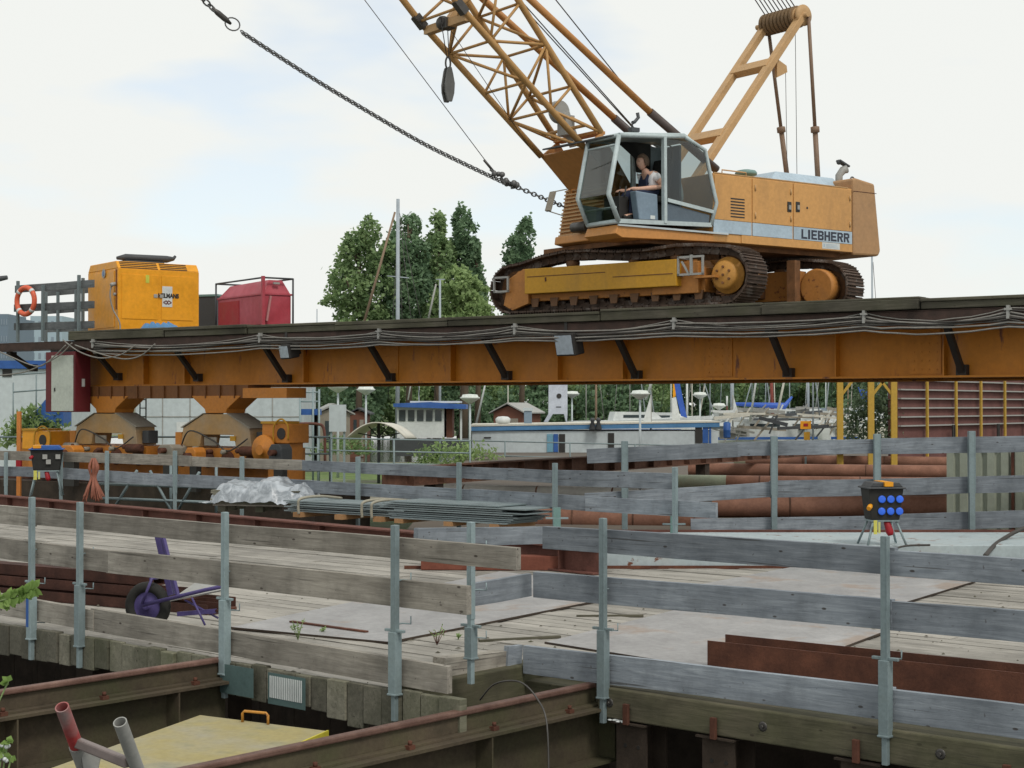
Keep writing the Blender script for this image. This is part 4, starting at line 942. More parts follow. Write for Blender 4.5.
pg = MB(); pg.lathe([(.04, 0), (.045, .09), (.03, .12)], (-.02, .1, 1.06), (-1, 0, -.3), 14); pg.lathe([(.03, 0), (.035, .05)], (-.01, .1, .83), (-1, 0, 0), 12); obj('plug', pg, M_['lightsteel'], gen)
# crumpled blue tarp in front of the generator
tp = MB(); vs = []; nx, ny = 26, 8
for j in range(ny + 1):
    for i in range(nx + 1):
        u, v = i / nx, j / ny; e_ = min(u, 1 - u, v, 1 - v) * 6
        vs.append((u * 1.0, v * .3, min(1, e_) * (.10 + .10 * noise.noise(Vector((u * 9, v * 5, 1))) + .04 * noise.noise(Vector((u * 22, v * 12, 4)))) + .005))
tp.add(vs, [(j * (nx + 1) + i, j * (nx + 1) + i + 1, (j + 1) * (nx + 1) + i + 1, (j + 1) * (nx + 1) + i) for j in range(ny) for i in range(nx)], True)
tpl = gl(137, 328, .02); obj('tarpaulin', tp, M_['bluew'], None, GF @ Matrix.Translation((tpl.x, .02, GZ + .0)), label='crumpled blue tarpaulin lying in front of the yellow generator', cat='tarpaulin')
# dark cabinet between
cbx = GF @ gl(203, 326, 4.0); t = thing('dark_box', 'dark green steel box with white sticker between generator and red tank', 'box', frame((cbx.x - .9, cbx.y, GZ), R(-20)))
bz = .98; obj('box_body', MB().box(0, 1.4, 0, .9, 0, bz), M_['darkgrey'], t, bevel=.01); obj('lid', MB().box(-.02, 1.42, -.02, .92, bz + .001, bz + .05), M_['galvgreen'], t)
obj('sticker', MB().box(.45, .72, -.008, -.001, .62, .9), M_['white'], t)
# ---- red tank in its frame
t0v = GF @ gl(263, 325, .35); TF = frame((t0v.x, t0v.y, GZ), R(36)); tk = thing('fuel_tank', 'red site tank with hipped lid inside a tubular steel cage on the bridge', 'tank', TF)
def te(px, py, x=0): return None
Wt = loc_on(293, 300, TF, 0).x; LT = 1.75; Ht = .92
# rear-left extent: local y
pL = TF.inverted() @ onpl(216, 300, TF @ Vector((0, 0, 0)), TF.to_3x3() @ Vector((1, 0, 0))); LT = pL.y
m_ = MB(); m_.box(.03, Wt - .03, .03, LT - .03, .03, .62); obj('tank_body', m_, M_['red'], tk, bevel=.01)
m_ = MB(); vs = [(.04, .04, .66), (Wt - .04, .04, .66), (Wt - .04, LT - .04, .66), (.04, LT - .04, .66), (.18, .12, .93), (Wt - .18, .12, .93), (Wt - .18, LT - .3, .90), (.18, LT - .3, .90)]
m_.add(vs, [(0, 3, 2, 1), (4, 5, 6, 7), (0, 1, 5, 4), (1, 2, 6, 5), (2, 3, 7, 6), (3, 0, 4, 7)]); m_.box(.01, Wt - .01, .01, LT - .01, .621, .659); obj('hipped_lid', m_, M_['red'], tk, bevel=.006)
obj('front_door', MB().box(.018, .029, LT * .52, LT * .95, .06, .56), M_['reddoor'], tk)
cg = MB()
for x, y in ((0, 0), (Wt, 0), (0, LT), (Wt, LT)): cg.tube((x, y, 0), (x, y, .97), .02, 8)
for a, b_ in (((0, 0), (Wt, 0)), ((0, 0), (0, LT)), ((Wt, 0), (Wt, LT)), ((0, LT), (Wt, LT))): cg.tube((a[0], a[1], .96), (b_[0], b_[1], .96), .018, 8)
obj('cage', cg, M_['darkgrey'], tk); obj('corner_post', MB().box(-.03, .03, -.03, .03, 0, .99), M_['red'], tk)
obj('handle_plate', MB().box(Wt * .35, Wt * .55, -.005, .03, .84, .88), M_['lightsteel'], tk); obj('label_plate', MB().lathe([(.05, 0), (.05, .01)], (Wt * .68, .09, .78), (0, -1, .3), 14), M_['lightsteel'], tk)
obj('strut', MB().beam((Wt * .25, .0, .6), (Wt * .12, -.0, .1), .04, .04), paint('faded_pink', (.45, .2, .2), .6, .3), tk)

# ---- electric cabinet at the girder end
cx1 = gx(75, .0); cabn = thing('switch_cabinet', 'white and dark red electrical cabinet hanging at the left end of the orange girder', 'cabinet', GF @ Matrix.Translation((cx1 - 1.0, -.0, gl(60, 412, 0).z)))
zt = 3.06 - gl(60, 412, 0).z
obj('cabinet_body', MB().box(0, 1.0, 0, .42, 0, zt), M_['maroon'], cabn, bevel=.008); obj('door', MB().box(.22, .95, -.02, -.001, .02, zt - .08), paint('cream_white', (.50, .54, .48), .5, .2), cabn, bevel=.005)
obj('door_handle', MB().box(.33, .36, -.035, -.021, .45, .53), M_['black'], cabn); obj('label_plate', MB().box(1.001, 1.008, .18, .26, zt * .42, zt * .55), M_['white'], cabn)
obj('top_duct', MB().box(.1, .9, .05, .38, zt + .002, zt + .10), M_['darkgrey'], cabn)
# ---- bogies (travelling gear)
zr = .62
def gp(px, py, y=.55): return gl(px, py, y)
def bogie(px, label, mirror):
    c = gx(px - 1, .8); t = thing('bridge_bogie', label, 'bogie', GF @ Matrix.Translation((c, .75, zr)), 'travelling bogies under the bridge')
    z = lambda py: 1.9 + (405 - py) * 33.6 / 1600 - zr
    s = 1 / 34        # metres per pixel along the girder axis here
    W_ = .27
    sad = [(-25 * s, z(396)), (25 * s, z(396)), (11 * s, z(409)), (10 * s, z(413)), (-10 * s, z(413)), (-11 * s, z(409))]
    m_ = MB(); m_.prism(sad, -W_, W_); obj('saddle', m_, M_['orange2'], t, bevel=.01)
    leg = [(-12 * s, z(414)), (12 * s, z(414)), (33 * s, z(427)), (35 * s, z(446)), (20 * s, z(446)), (18 * s, z(434)), (-14 * s, z(434)), (-16 * s, z(446)), (-35 * s, z(446)), (-33 * s, z(428))]
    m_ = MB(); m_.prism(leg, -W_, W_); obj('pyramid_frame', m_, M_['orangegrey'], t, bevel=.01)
    for sg in (-1, 1): obj('cover_plate', MB().prism([(sg * 33.4 * s, z(427.6)), (sg * 12 * s, z(413.7)), (sg * 12.1 * s, z(412.9)), (sg * 35 * s, z(427.2))], -W_ * 1.08, W_ * 1.08), M_['oldgrey'], t)
    obj('end_box', MB().box(-42 * s, -35.2 * s, -W_ * .9, W_ * .9, z(446), z(432)), M_['orange2'], t, bevel=.01); obj('dark_buffer', MB().box(35.2 * s, 42 * s, -W_ * .5, W_ * .5, z(444), z(431)), M_['darkgrey'], t, bevel=.01)
    m_ = MB(); m_.box(-44 * s, 44 * s, -W_ * .9, W_ * .9, z(462), z(447)); 
    obj('wheel_truck', m_, M_['orange2'], t, bevel=.015)
    for xx in (-34, -8, 12, 36):
        obj('wheel', MB().lathe([(.04, -.06), (.16, -.05), (.18, .0), (.16, .05), (.05, .07)], (xx * s, -W_ * .93, z(458)), (0, -1, 0), 20), M_['rust'], t)
    for xx, w_ in ((-40, .35), (30, .4)):
        m_ = MB(); m_.lathe([(.10, 0), (.10, w_), (.06, w_ + .05)], (xx * s, -W_ - .12, z(449)), (1, 0, 0), 14); obj('drive_motor', m_, M_['rust'] if xx > 0 else M_['oldgrey'], t)
    return t
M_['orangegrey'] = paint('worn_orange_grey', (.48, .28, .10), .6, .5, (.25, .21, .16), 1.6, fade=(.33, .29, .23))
M_['oldgrey'] = paint('old_grey', (.30, .27, .22), .7, .4)
b1 = bogie(118, 'left pyramid shaped travelling bogie under the end of the bridge', 0); b2 = bogie(228, 'right pyramid shaped travelling bogie with round end drive under the bridge', 1)
hb = thing('bolster_beam', 'orange cross beam, darkened for girder shade, between the girder and the two bogies', 'beam', GF @ Matrix.Translation((gx(170, .5), .5, 2.0)))
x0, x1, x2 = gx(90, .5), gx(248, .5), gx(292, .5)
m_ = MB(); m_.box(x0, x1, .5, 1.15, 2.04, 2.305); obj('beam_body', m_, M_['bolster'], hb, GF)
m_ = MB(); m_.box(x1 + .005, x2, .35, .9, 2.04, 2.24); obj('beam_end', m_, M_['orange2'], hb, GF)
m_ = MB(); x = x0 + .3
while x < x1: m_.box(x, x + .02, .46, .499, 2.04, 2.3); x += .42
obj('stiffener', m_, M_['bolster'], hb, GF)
# long lower carriage body and yellow motor boxes
cw = thing('carriage_beam', 'orange lower carriage beam between the bogies just above the rear fence', 'beam', GF @ Matrix.Translation((gx(170, 1.3), 1.4, .2)))
m_ = MB(); m_.box(gx(20, 1.3), gx(290, 1.3), 1.25, 1.75, .32, 1.02); obj('beam_body', m_, M_['orange2'], cw, GF)
for (l, r, top, bot, lab, m2) in ((22, 50, 431, 449, 'yellow motor box with round fan opening left of the bogies', 'yel'), (262, 288, 424, 443, 'small yellow machinery box at the right end of the bogies', 'yel')):
    a_, b_ = gl(l, bot, .3), gl(r, top, .3); t = thing('motor_box', lab, 'motor box', GF @ Matrix.Translation((a_.x, .3, a_.z)))
    L = b_.x - a_.x; H = b_.z - a_.z; obj('housing', MB().box(0, L, 0, .6, 0, H), M_['yellow'] if l < 100 else M_['orange2'], t, bevel=.015)
    obj('opening', MB().lathe([(H * .3, 0), (H * .3, .01)], (L * .75, -.002, H * .5), (0, -1, 0), 18), M_['black'], t); obj('lid', MB().box(-.02, L * .6, -.02, .62, H + .001, H + .05), M_['yel2'], t)
    obj('stand', MB().box(L * .1, L * .9, .1, .5, .35 - a_.z, -.002), M_['orange2'], t)
    obj('pipe_loop', MB().path(smooth_path([Vector((L * .5, -.04, 0)), Vector((L * .55, -.06, H * .9)), Vector((L * .8, -.04, H * 1.25)), Vector((L * 1.02, -.02, H * .9)), Vector((L, 0, H * .2))]), .018, 6), M_['yel2'], t)
sp_ = GF @ gl(268, 455, .2); wsp = thing('drive_wheel', 'round orange sprocket wheel at the right end of the bogies', 'wheel', frame((sp_.x, sp_.y, sp_.z), GA)); 
obj('disc', MB().lathe([(.28, -.05), (.30, 0), (.28, .05), (.1, .06), (.1, .12)], (-.12, 0, .1), (0, -1, 0), 24), M_['orange2'], wsp)
# rails for the bogies, on a low wall
rl = thing('bogie_rail', 'rusty runway rail on its concrete strip beneath the bogies', 'rail', GF @ Matrix.Translation((gx(150, .9), .9, -.6)))
obj('concrete_strip', MB().box(-9, 5.5, -.7, .9, 0, .8), M_['pile'], rl); obj('rail_bar', MB().box(-9, 5.5, -.05, .05, .801, .93), M_['rust'], rl)
# small trestle parts in the dark gap
tr_ = thing('tube_trestle', 'grey tubular trestle lying in the dark gap behind the red beam', 'trestle', frame(at(150, 500, 27.5), R(-30))); m_ = MB()
for a, b_ in (((-1.2, 0, .0), (1.5, 0, 0)), ((-1.2, 0, .25), (1.5, 0, .25)), ((-.9, 0, -.25), (-.3, 0, .5)), ((0, 0, .5), (.5, 0, -.2)), ((.6, 0, -.2), (1.1, 0, .5)), ((.2, .3, -.3), (.2, .3, .6)), ((1.3, .2, -.3), (1.3, .2, .6))): m_.tube(a, b_, .025, 8)
obj('tubes', m_, M_['galv'], tr_)
# ladder
ld = thing('steel_ladder', 'narrow grey steel ladder standing between the bogies', 'ladder', GF @ Matrix.Translation((gx(143, 1.9), 1.9, .2))); m_ = MB()
for x in (-.1, .1): m_.tube((x, 0, 0), (x, 0, 1.95), .016, 6)
for k in range(9): m_.tube((-.1, 0, .3 + k * .19), (.1, 0, .3 + k * .19), .012, 6)
obj('ladder_frame', m_, M_['galv'], ld)
# small fittings round the bogies, each one its own part of its bogie
for bg_, cxp in ((b1, 118), (b2, 228)):
    Fb = WM[bg_.name]; r2 = random.Random(cxp)
    for k in range(5): x = -.85 + k * .42; obj('pipe_end', MB().lathe([(.05, 0), (.05, .12), (.03, .14)], (x, -.36, r2.uniform(.30, .42) + .35 * 0), (0, -1, 0), 10), M_['oldgrey'] if k % 2 else M_['rust'], bg_)
    obj('hydraulic_hose', MB().path(smooth_path([Vector((-1.0, -.3, .4)), Vector((-.6, -.42, .75)), Vector((0, -.33, .55)), Vector((.5, -.4, .35)), Vector((1.0, -.35, .6))]), .016, 6), M_['cabled'], bg_)
    obj('bracket_plate', MB().box(-.3, .05, -.30, -.275, .45, .62), M_['oldgrey'], bg_); obj('name_plate', MB().box(.45, .6, -.30, -.275, .55, .65), M_['yel2'], bg_)
for i, (px, py, w_, h_, m2, lab) in enumerate(((66, 452, .5, .28, 'orange2', 'low orange gear cover left of the bogies'), (165, 450, .45, .22, 'oldgrey', 'grey gear box on the carriage between the bogies'), (190, 455, .3, .3, 'orange2', 'small orange cover beside the right bogie'), (275, 452, .35, .3, 'darkgrey', 'dark box under the right motor box'))):
    p = gl(px, py, -.1); t = thing('gear_cover', lab, 'gear cover', GF @ Matrix.Translation((p.x, -.1, p.z - h_ / 2)))
    obj('cover', MB().prism([(-w_ / 2, 0), (w_ / 2, 0), (w_ / 2, h_ * .7), (w_ * .3, h_), (-w_ * .3, h_), (-w_ / 2, h_ * .7)], 0, .3), M_[m2], t, bevel=.015); obj('stub_shaft', MB().lathe([(.06, 0), (.06, .15)], (0, 0, h_ * .45), (0, -1, 0), 12), M_['rust'], t)
    obj('foot_bracket', MB().box(-w_ / 3, w_ / 3, .08, .22, -.6, -.002), M_['black'], t)

# bolted splices and small scars on the visible girder web
for px in (372, 700, 905):
    x = gx(px, YG - .2); m_ = MB().box(x, x + .5, YG - .024, YG - .009, ZB + .06, 3.05)
    for i in range(4):
        for j in range(6): m_.lathe([(.014, 0), (.014, .014)], (x + .07 + i * .12, YG - .022, ZB + .13 + j * .13), (0, -1, 0), 6)
    obj('splice_plate', m_, M_['orange'], br)
# ================================================================ CRAWLER CRANE
CX, CY = 2.98, 28.77
UA = math.atan2(-.586, -.81); UF = frame((CX, CY, 0), UA)       # local x = forward (boom), y = left side (towards the camera), z absolute
TF1 = frame((-.39, 28.75, 3.53), math.atan2(-.616, .788))       # near track frame: x along the track to the right, y away, z from the mat
def ul(px, py, yl): return loc_on(px, py, UF, yl)
def tl(px, py, yl=0): return loc_on(px, py, TF1, yl)
cr_ = thing('crawler_crane', 'ochre lattice boom crawler crane with grey cab standing on the orange bridge', 'crane', frame((CX, CY, 3.53), UA))
LT = 5.27; TW = .65
def resample(pts, step):
    pts = pts + [pts[0]]; out = []; acc = 0; 
    tot = sum((b - a).length for a, b in zip(pts[:-1], pts[1:])); n = round(tot / step); st = tot / n; target = 0; run = 0
    for a, b in zip(pts[:-1], pts[1:]):
        L = (b - a).length
        while target <= run + L - 1e-6 and len(out) < n: out.append((a + (b - a) * ((target - run) / L), (b - a).normalized())); target += st
        run += L
    return out
loop = []
for k in range(9): a = R(95 + k * 170 / 8); loop.append(Vector((.42 + .42 * math.cos(a), .43 + .41 * math.sin(a))))
loop.append(Vector((.7, .015))); loop.append(Vector((4.6, .015)))
for k in range(13): a = R(-88 + k * 172 / 12); loop.append(Vector((4.80 + .455 * math.cos(a), .475 + .46 * math.sin(a))))
loop += [Vector((4.35, .985)), Vector((3.9, 1.0)), Vector((3.3, .96)), Vector((2.7, .97)), Vector((2.1, 1.02)), Vector((1.6, 1.03)), Vector((1.1, .97)), Vector((.7, .88))]
def track(F, suffix):
    tr = thing('dummy', None, None, F) if False else None
    sh = MB(); ln = MB()
    for p, d in resample(loop, .175):
        nrm = Vector((d.y, -d.x)); M = Matrix(((d.x, 0, nrm.x, p.x), (0, 1, 0, 0), (d.y, 0, nrm.y, p.y), (0, 0, 0, 1)))
        # nrm points outwards for this winding?
        sh.box(-.08, .08, 0, TW, -.018, .012, M); 
        for xx in (-.07, -.01, .05): sh.box(xx, xx + .014, .01, TW - .01, .0121, .034, M)
        ln.box(-.075, .075, .2, .27, -.13, -.0181, M); ln.box(-.075, .075, .38, .45, -.13, -.0181, M)
        ln.tube(M @ Vector((-.08, .19, -.075)), M @ Vector((-.08, .46, -.075)), .03, 6)
    fr = obj('track_frame', MB().prism([(.42, .30), (.42, .62), (.55, .76), (4.25, .76), (4.42, .62), (4.42, .22), (3.9, .2), (.9, .2)], .10, .56), M_['ochre_t'], cr_, F, bevel=.015)
    obj('track_shoes', sh, M_['track'], fr, F); obj('track_chain', ln, M_['track'], fr, F)
    ip = MB(); ip.lathe([(.05, -.05), (.12, -.04), (.24, -.01), (.33, -.03), (.36, 0), (.36, .12), (.33, .14)], (.45, .22, .43), (0, 1, 0), 28); obj('idler_wheel', ip, M_['rusto'], fr, F)
    for k in range(9):
        ro = MB(); x = .95 + k * .42; ro.lathe([(.05, -.12), (.12, -.11), (.12, -.02), (.09, -.01), (.09, .01), (.12, .02), (.12, .11), (.05, .12)], (x, .32, .155), (0, 1, 0), 16); obj('track_roller', ro, M_['track'], fr, F)
    for k in range(9): x = .95 + k * .42; obj('roller_bracket', MB().prism([(x - .09, .25), (x + .09, .25), (x + .06, .10), (x - .06, .10)], .07, .095), M_['ochre_dirty'], fr, F)
    for x in (1.6, 2.9, 3.75):
        cw_ = MB(); cw_.lathe([(.03, -.1), (.09, -.09), (.09, .09), (.03, .1)], (x, .32, .86), (0, 1, 0), 14); cw_.box(x - .04, x + .04, .28, .36, .7, .84); obj('carrier_roller', cw_, M_['ochre_dirty'], fr, F)
    spk = MB(); n = 20; prof = []
    for k in range(n * 2):
        a = math.pi * k / n; r_ = .385 if k % 2 else .325; prof.append((4.80 + r_ * math.cos(a), .475 + r_ * math.sin(a)))
    spk.prism(prof, .27, .37); obj('sprocket', spk, M_['rusto'], fr, F)
    hub = MB(); hub.lathe([(.30, -.02), (.30, .02), (.235, .03), (.235, .14), (.20, .17), (.0, .175)], (4.80, .20, .475), (0, -1, 0), 32); hb_ = obj('final_drive', hub, M_['ochre_hub'], fr, F)
    blt = MB()
    for k in range(7):
        a = 2 * math.pi * k / 6 + .5; blt.lathe([(.022, 0), (.022, .022)], (4.80 + (.13 * math.cos(a) if k < 6 else 0), .027, .475 + (.13 * math.sin(a) if k < 6 else 0)), (0, -1, 0), 6)
    obj('hub_bolts', blt, M_['rusto'], fr, F)
    ib = MB(); ib.box(3.35, 4.4, .561, .80, .25, .78); ib.lathe([(.33, 0), (.33, .28), (.3, .3)], (4.72, .50, .475), (0, 1, 0), 24); obj('drive_housing', ib, M_['ochre_t'], fr, F)
    return fr
M_['ochre_t'] = paint('track_frame_orange', (.48, .20, .045), .55, .5, (.12, .07, .04), 3, rust=.1)
M_['ochre_dirty'] = paint('dirty_orange', (.20, .10, .045), .6, .8, (.06, .045, .035), 4)
M_['rusto'] = rustm('rusty_orange', (.10, .05, .025), (.30, .14, .06), 5)
f1 = track(TF1, ''); 
TF2 = TF1 @ Matrix.Translation((0, 4.2 - TW, 0)) @ Matrix.Translation((0, TW, 0)) @ Matrix.Scale(-1, 4, (0, 1, 0))
f2 = track(TF2, '')
# long yellow step box and brackets on the near track
a_, b_ = tl(524.5, 294, -.16), tl(676, 258, -.16)
yb_ = MB(); yb_.box(a_.x, b_.x, -.16, .09, a_.z, tl(525, 269, -.16).z); obj('side_box', yb_, M_['yel2'], cr_, TF1, bevel=.01)
yb_ = MB(); zz = (a_.z + tl(525, 269, -.16).z) / 2 + .07
for (u0, u1, dz) in ((.02, .55, 0), (.6, .98, -.09)): yb_.box(a_.x + (b_.x - a_.x) * u0, a_.x + (b_.x - a_.x) * u1, -.166, -.161, zz + dz, zz + dz + .012)
yb_.box(a_.x + .45, a_.x + .48, -.168, -.161, a_.z + .2, a_.z + .27); obj('box_seam', yb_, M_['rust'], cr_, TF1)
sp = MB()
def stepf(x0, x1, z0, z1, y):
    for z in (z0, z1): sp.box(x0, x1, y, y + .04, z, z + .035); sp.box(x0, x0 + .04, y, .2, z, z + .035)
    for x in (x0, x1 - .03): sp.box(x, x + .03, y, y + .035, z0, z1)
p0, p1 = tl(493, 293, -.08), tl(508, 278, -.08); stepf(p0.x, p1.x, p0.z, p1.z, -.08)
p0, p1 = tl(677, 276, -.14), tl(703, 260, -.14); stepf(p0.x, p1.x, p0.z, p1.z + .05, -.14); mxx = (p0.x + p1.x) / 2; sp.box(mxx, mxx + .04, -.15, -.11, p0.z, p1.z + .1); sp.beam((mxx - .02, -.12, p0.z), (p0.x + .08, -.12, p1.z), .03, .03)
obj('access_step', sp, M_['lightsteel'], cr_, TF1)
obj('step_ledge', MB().box(p0.x + .3, p1.x + .2, -.12, .09, p0.z - .05, p0.z - .015), M_['ochre_t'], cr_, TF1)
m_ = MB(); m_.prism([(.30, .15), (.42, .62), (.75, .78), (.86, .74), (.86, .16), (.5, .05)], .0, .095); obj('idler_guard', m_, M_['ochre_t'], cr_, TF1, bevel=.01)
m_ = MB(); m_.box(3.45, 4.35, .0, .098, .0 + .2, .72); obj('drive_guard', m_, M_['ochre_t'], cr_, TF1, bevel=.01)
# car body between tracks
m_ = MB(); m_.box(1.5, 3.7, .56, 3.64, .30, .72); m_.lathe([(1.0, .72), (1.0, .9), (.75, .92), (.75, 1.12), (.9, 1.13), (.9, 1.17)], (2.635, 2.1, 0), (0, 0, 1), 32); obj('car_body', m_, M_['rusto'], cr_, TF1, bevel=.01)
m_ = MB(); m_.box(4.3, 4.46, 3.1, 3.3, .1, .95); obj('jack_leg', m_, M_['rusto'], cr_, TF1)

# ---------------- upper structure
YS = 1.5; ZH0, ZH1 = 4.69, 5.86
xr = ul(851.7, 200, YS).x; xf = ul(713, 200, YS).x
m_ = MB(); m_.box(xr, xf + .0, -1.45, YS, ZH0 + .0, ZH1); obj('engine_house', m_, M_['ochre'], cr_, UF, bevel=.012)
m_ = MB()    # bottom deck of the upper structure
m_.box(xr + .1, 2.0, -1.35, 1.3, 4.60, ZH0 - .002); m_.box(-.2, 1.3, -1.0, .5, ZH0, 5.1); obj('main_frame', m_, M_['rusto'], cr_, UF)
for x0p, x1p in ((752, 791.8), (793.2, 850.8)):
    a_, b_ = ul(x0p, 200, YS).x, ul(x1p, 200, YS).x
    obj('side_door', MB().box(b_, a_, YS + .001, YS + .016, 5.073, ZH1 - .025), M_['ochre'], cr_, UF, bevel=.004)
a_, b_ = ul(714, 200, YS).x, ul(750.8, 200, YS).x; obj('side_panel', MB().box(b_, a_, YS + .001, YS + .014, 5.073, ZH1 - .025), M_['ochre'], cr_, UF, bevel=.004)
obj('sill_skirt', MB().box(xr, ul(741, 240, YS).x, YS + .001, YS + .016, ZH0 + .005, 4.835), M_['ochre'], cr_, UF, bevel=.004)
bb_ = MB()
for x0p, x1p in ((713, 750.8), (752, 791.8), (793.2, 851.3)): bb_.box(ul(x1p, 230, YS).x, ul(x0p, 230, YS).x, YS + .001, YS + .018, 4.842, 5.066)
bnd = obj('pale_blue_band', bb_, M_['blueband'], cr_, UF)
for px in (788.5, 797):
    h_ = MB(); p = ul(px, 207, YS); h_.box(p.x - .05, p.x + .05, YS + .0165, YS + .028, p.z - .09, p.z + .09); hh_ = obj('door_lock', h_, M_['black'], cr_, UF, bevel=.005)
    obj('lock_lever', MB().box(p.x - .025, p.x + .025, YS + .0285, YS + .045, p.z - .05, p.z + .03), M_['lightsteel'], hh_, UF)
p = ul(806.5, 208, YS); obj('key_hole', MB().lathe([(.022, 0), (.022, .004)], (p.x, YS + .0165, p.z), (0, 1, 0), 12), M_['black'], cr_, UF)
lv = MB(); pz0, pz1 = ul(735, 217, YS).z, ul(735, 199, YS).z; x0, x1 = ul(744, 208, YS).x, ul(730, 208, YS).x
for k in range(7): z = pz0 + (pz1 - pz0) * k / 6; lv.box(x0, x1, YS + .010, YS + .0165, z - .012, z + .012)
obj('vent_louvre', lv, M_['black'], cr_, UF)
tp0, tp1 = ul(801.5, 232, YS + .02), ul(849.3, 236, YS + .02)
M_['navy'] = flat('navy_lettering', (.02, .025, .045), .5)
def block_text(word, x0, width, z0, h, y):
    m_ = MB(); n = len(word); gap = .022; ws = {'I': .42}; tot = sum(ws.get(c, 1) for c in word); cw = (width - gap * (n - 1)) / tot; x = 0; t_ = .30 * cw; th = h * .2
    for c in word:
        w_ = cw * ws.get(c, 1)
        R_ = lambda a, b, z_0, z_1: m_.box(x0 - (x + b), x0 - (x + a), y, y + .003, z0 + z_0, z0 + z_1)
        if c == 'L': R_(0, t_, 0, h); R_(t_, w_, 0, th)
        if c == 'I': R_(.0, w_ * .85, 0, h)
        if c == 'E': R_(0, t_, 0, h); R_(t_, w_, 0, th); R_(t_, w_ * .9, h / 2 - th / 2, h / 2 + th / 2); R_(t_, w_, h - th, h)
        if c == 'H': R_(0, t_, 0, h); R_(w_ - t_, w_, 0, h); R_(t_, w_ - t_, h / 2 - th / 2, h / 2 + th / 2)
        if c == 'B': R_(0, t_, 0, h); R_(t_, w_ * .85, 0, th); R_(t_, w_ * .8, h / 2 - th / 2, h / 2 + th / 2); R_(t_, w_ * .85, h - th, h); R_(w_ - t_, w_, th * .5, h / 2 - th * .2); R_(w_ - t_, w_, h / 2 + th * .2, h - th * .5)
        if c == 'R':
            R_(0, t_, 0, h); R_(t_, w_ * .8, h * .4, h * .4 + th); R_(t_, w_ * .85, h - th, h); R_(w_ - t_, w_, h * .5, h - th * .5)
            m_.prism([(x0 - (x + w_ * .45), z0 + h * .4), (x0 - (x + w_ * .78), z0 + h * .4), (x0 - (x + w_ * 1.03), z0), (x0 - (x + w_ * .68), z0)], y, y + .003)
        x += w_ + gap
    return m_
obj('lettering', block_text('LIEBHERR', tp0.x, tp0.x - tp1.x, 4.866, .168, YS + .0185), M_['navy'], cr_, UF)
# hinges, hand rails and small fittings on the engine house
for px in (754.5, 790, 849):
    for z in (5.2, 5.68): p = ul(px, 200, YS); obj('hinge', MB().lathe([(.014, -.05), (.014, .05)], (p.x, YS + .022, z), (0, 0, 1), 8), M_['ochre_leg'], cr_, UF)
ra = ul(716, 180, 1.2).x; rb2_ = ul(740, 180, 1.2).x
obj('roof_handrail', MB().path([(ra, 1.35, ZH1), (ra, 1.35, ZH1 + .10), (rb2_, 1.35, ZH1 + .10), (rb2_, 1.35, ZH1)], .012, 6), M_['ochre_leg'], cr_, UF)
obj('lifting_eye', MB().path([Vector((xr - .35 + .05 * math.cos(a), 1.2, 6.09 + .05 * math.sin(a))) for a in [math.pi * k / 8 for k in range(9)]], .014, 6), M_['steel'], cr_, UF)
obj('roof_seam', MB().box(xr + .1, xf - .02, YS - .03, YS + .004, ZH1 + .001, ZH1 + .018), M_['ochre_leg'], cr_, UF)
a_, b_ = ul(821.5, 246, YS), ul(839, 247, YS); obj('white_label', MB().box(b_.x, a_.x, YS + .0165, YS + .019, ZH0 + .03, ZH0 + .03 + .115), M_['white'], cr_, UF)
lt = MB()
for k in range(3): lt.box(b_.x + .04 + .02 * k, a_.x - .09, YS + .0192, YS + .0202, ZH0 + .055 + k * .025, ZH0 + .065 + k * .025)
lt.box(a_.x - .07, a_.x - .03, YS + .0192, YS + .0202, ZH0 + .06, ZH0 + .12); obj('label_lines', lt, M_['blueband'], cr_, UF)
# counterweight
cwp = [(xr - .015, 4.645), (xr - .015, 6.05), (xr - .10, 6.07), (ul(874, 185, YS).x, 6.00), (ul(880, 240, YS).x, 4.76), (ul(878, 240, YS).x, 4.66)]
zc = ul(860, 192, YS).z
m_ = MB(); m_.prism(cwp, -1.45, YS + .02); obj('counterweight', m_, M_['ochre_p'], cr_, UF, bevel=.04)
obj('weight_joint', MB().box(ul(875.5, 190, YS).x, xr - .02, YS + .0205, YS + .024, zc - .006, zc + .006), M_['rust'], cr_, UF)
# hood on top, vent, exhaust
h0, h1 = ul(768, 175, 1.1), ul(843, 185, 1.1)
vs = [(h0.x, 1.15, ZH1 + .002), (h1.x, 1.15, ZH1 + .002), (h1.x, -.3, ZH1 + .002), (h0.x, -.3, ZH1 + .002), (h0.x - .35, .95, 6.13), (h1.x + .1, .95, 6.13), (h1.x + .1, -.1, 6.13), (h0.x - .35, -.1, 6.13)]
obj('engine_hood', MB().add(vs, [(0, 3, 2, 1), (4, 5, 6, 7), (0, 1, 5, 4), (1, 2, 6, 5), (2, 3, 7, 6), (3, 0, 4, 7)]), M_['blueband'], cr_, UF, bevel=.02)
p = ul(746, 174, 1.0); m_ = MB(); m_.lathe([(.10, -.05), (.10, .09), (.19, .10), (.20, .14), (.17, .18), (.08, .2), (0, .2)], (p.x, 1.0, ZH1 + .02), (0, 0, 1), 20); obj('air_intake', m_, M_['galvgreen'], cr_, UF)
p = ul(839, 180, 1.0); m_ = MB(); m_.path([(p.x, 1.0, ZH1), (p.x, 1.0, ZH1 + .32), (p.x - .08, 1.02, ZH1 + .42), (p.x - .15, 1.05, ZH1 + .45)], [.07, .07, .075, .08], 12); ex = obj('exhaust_pipe', m_, M_['lightsteel'], cr_, UF)
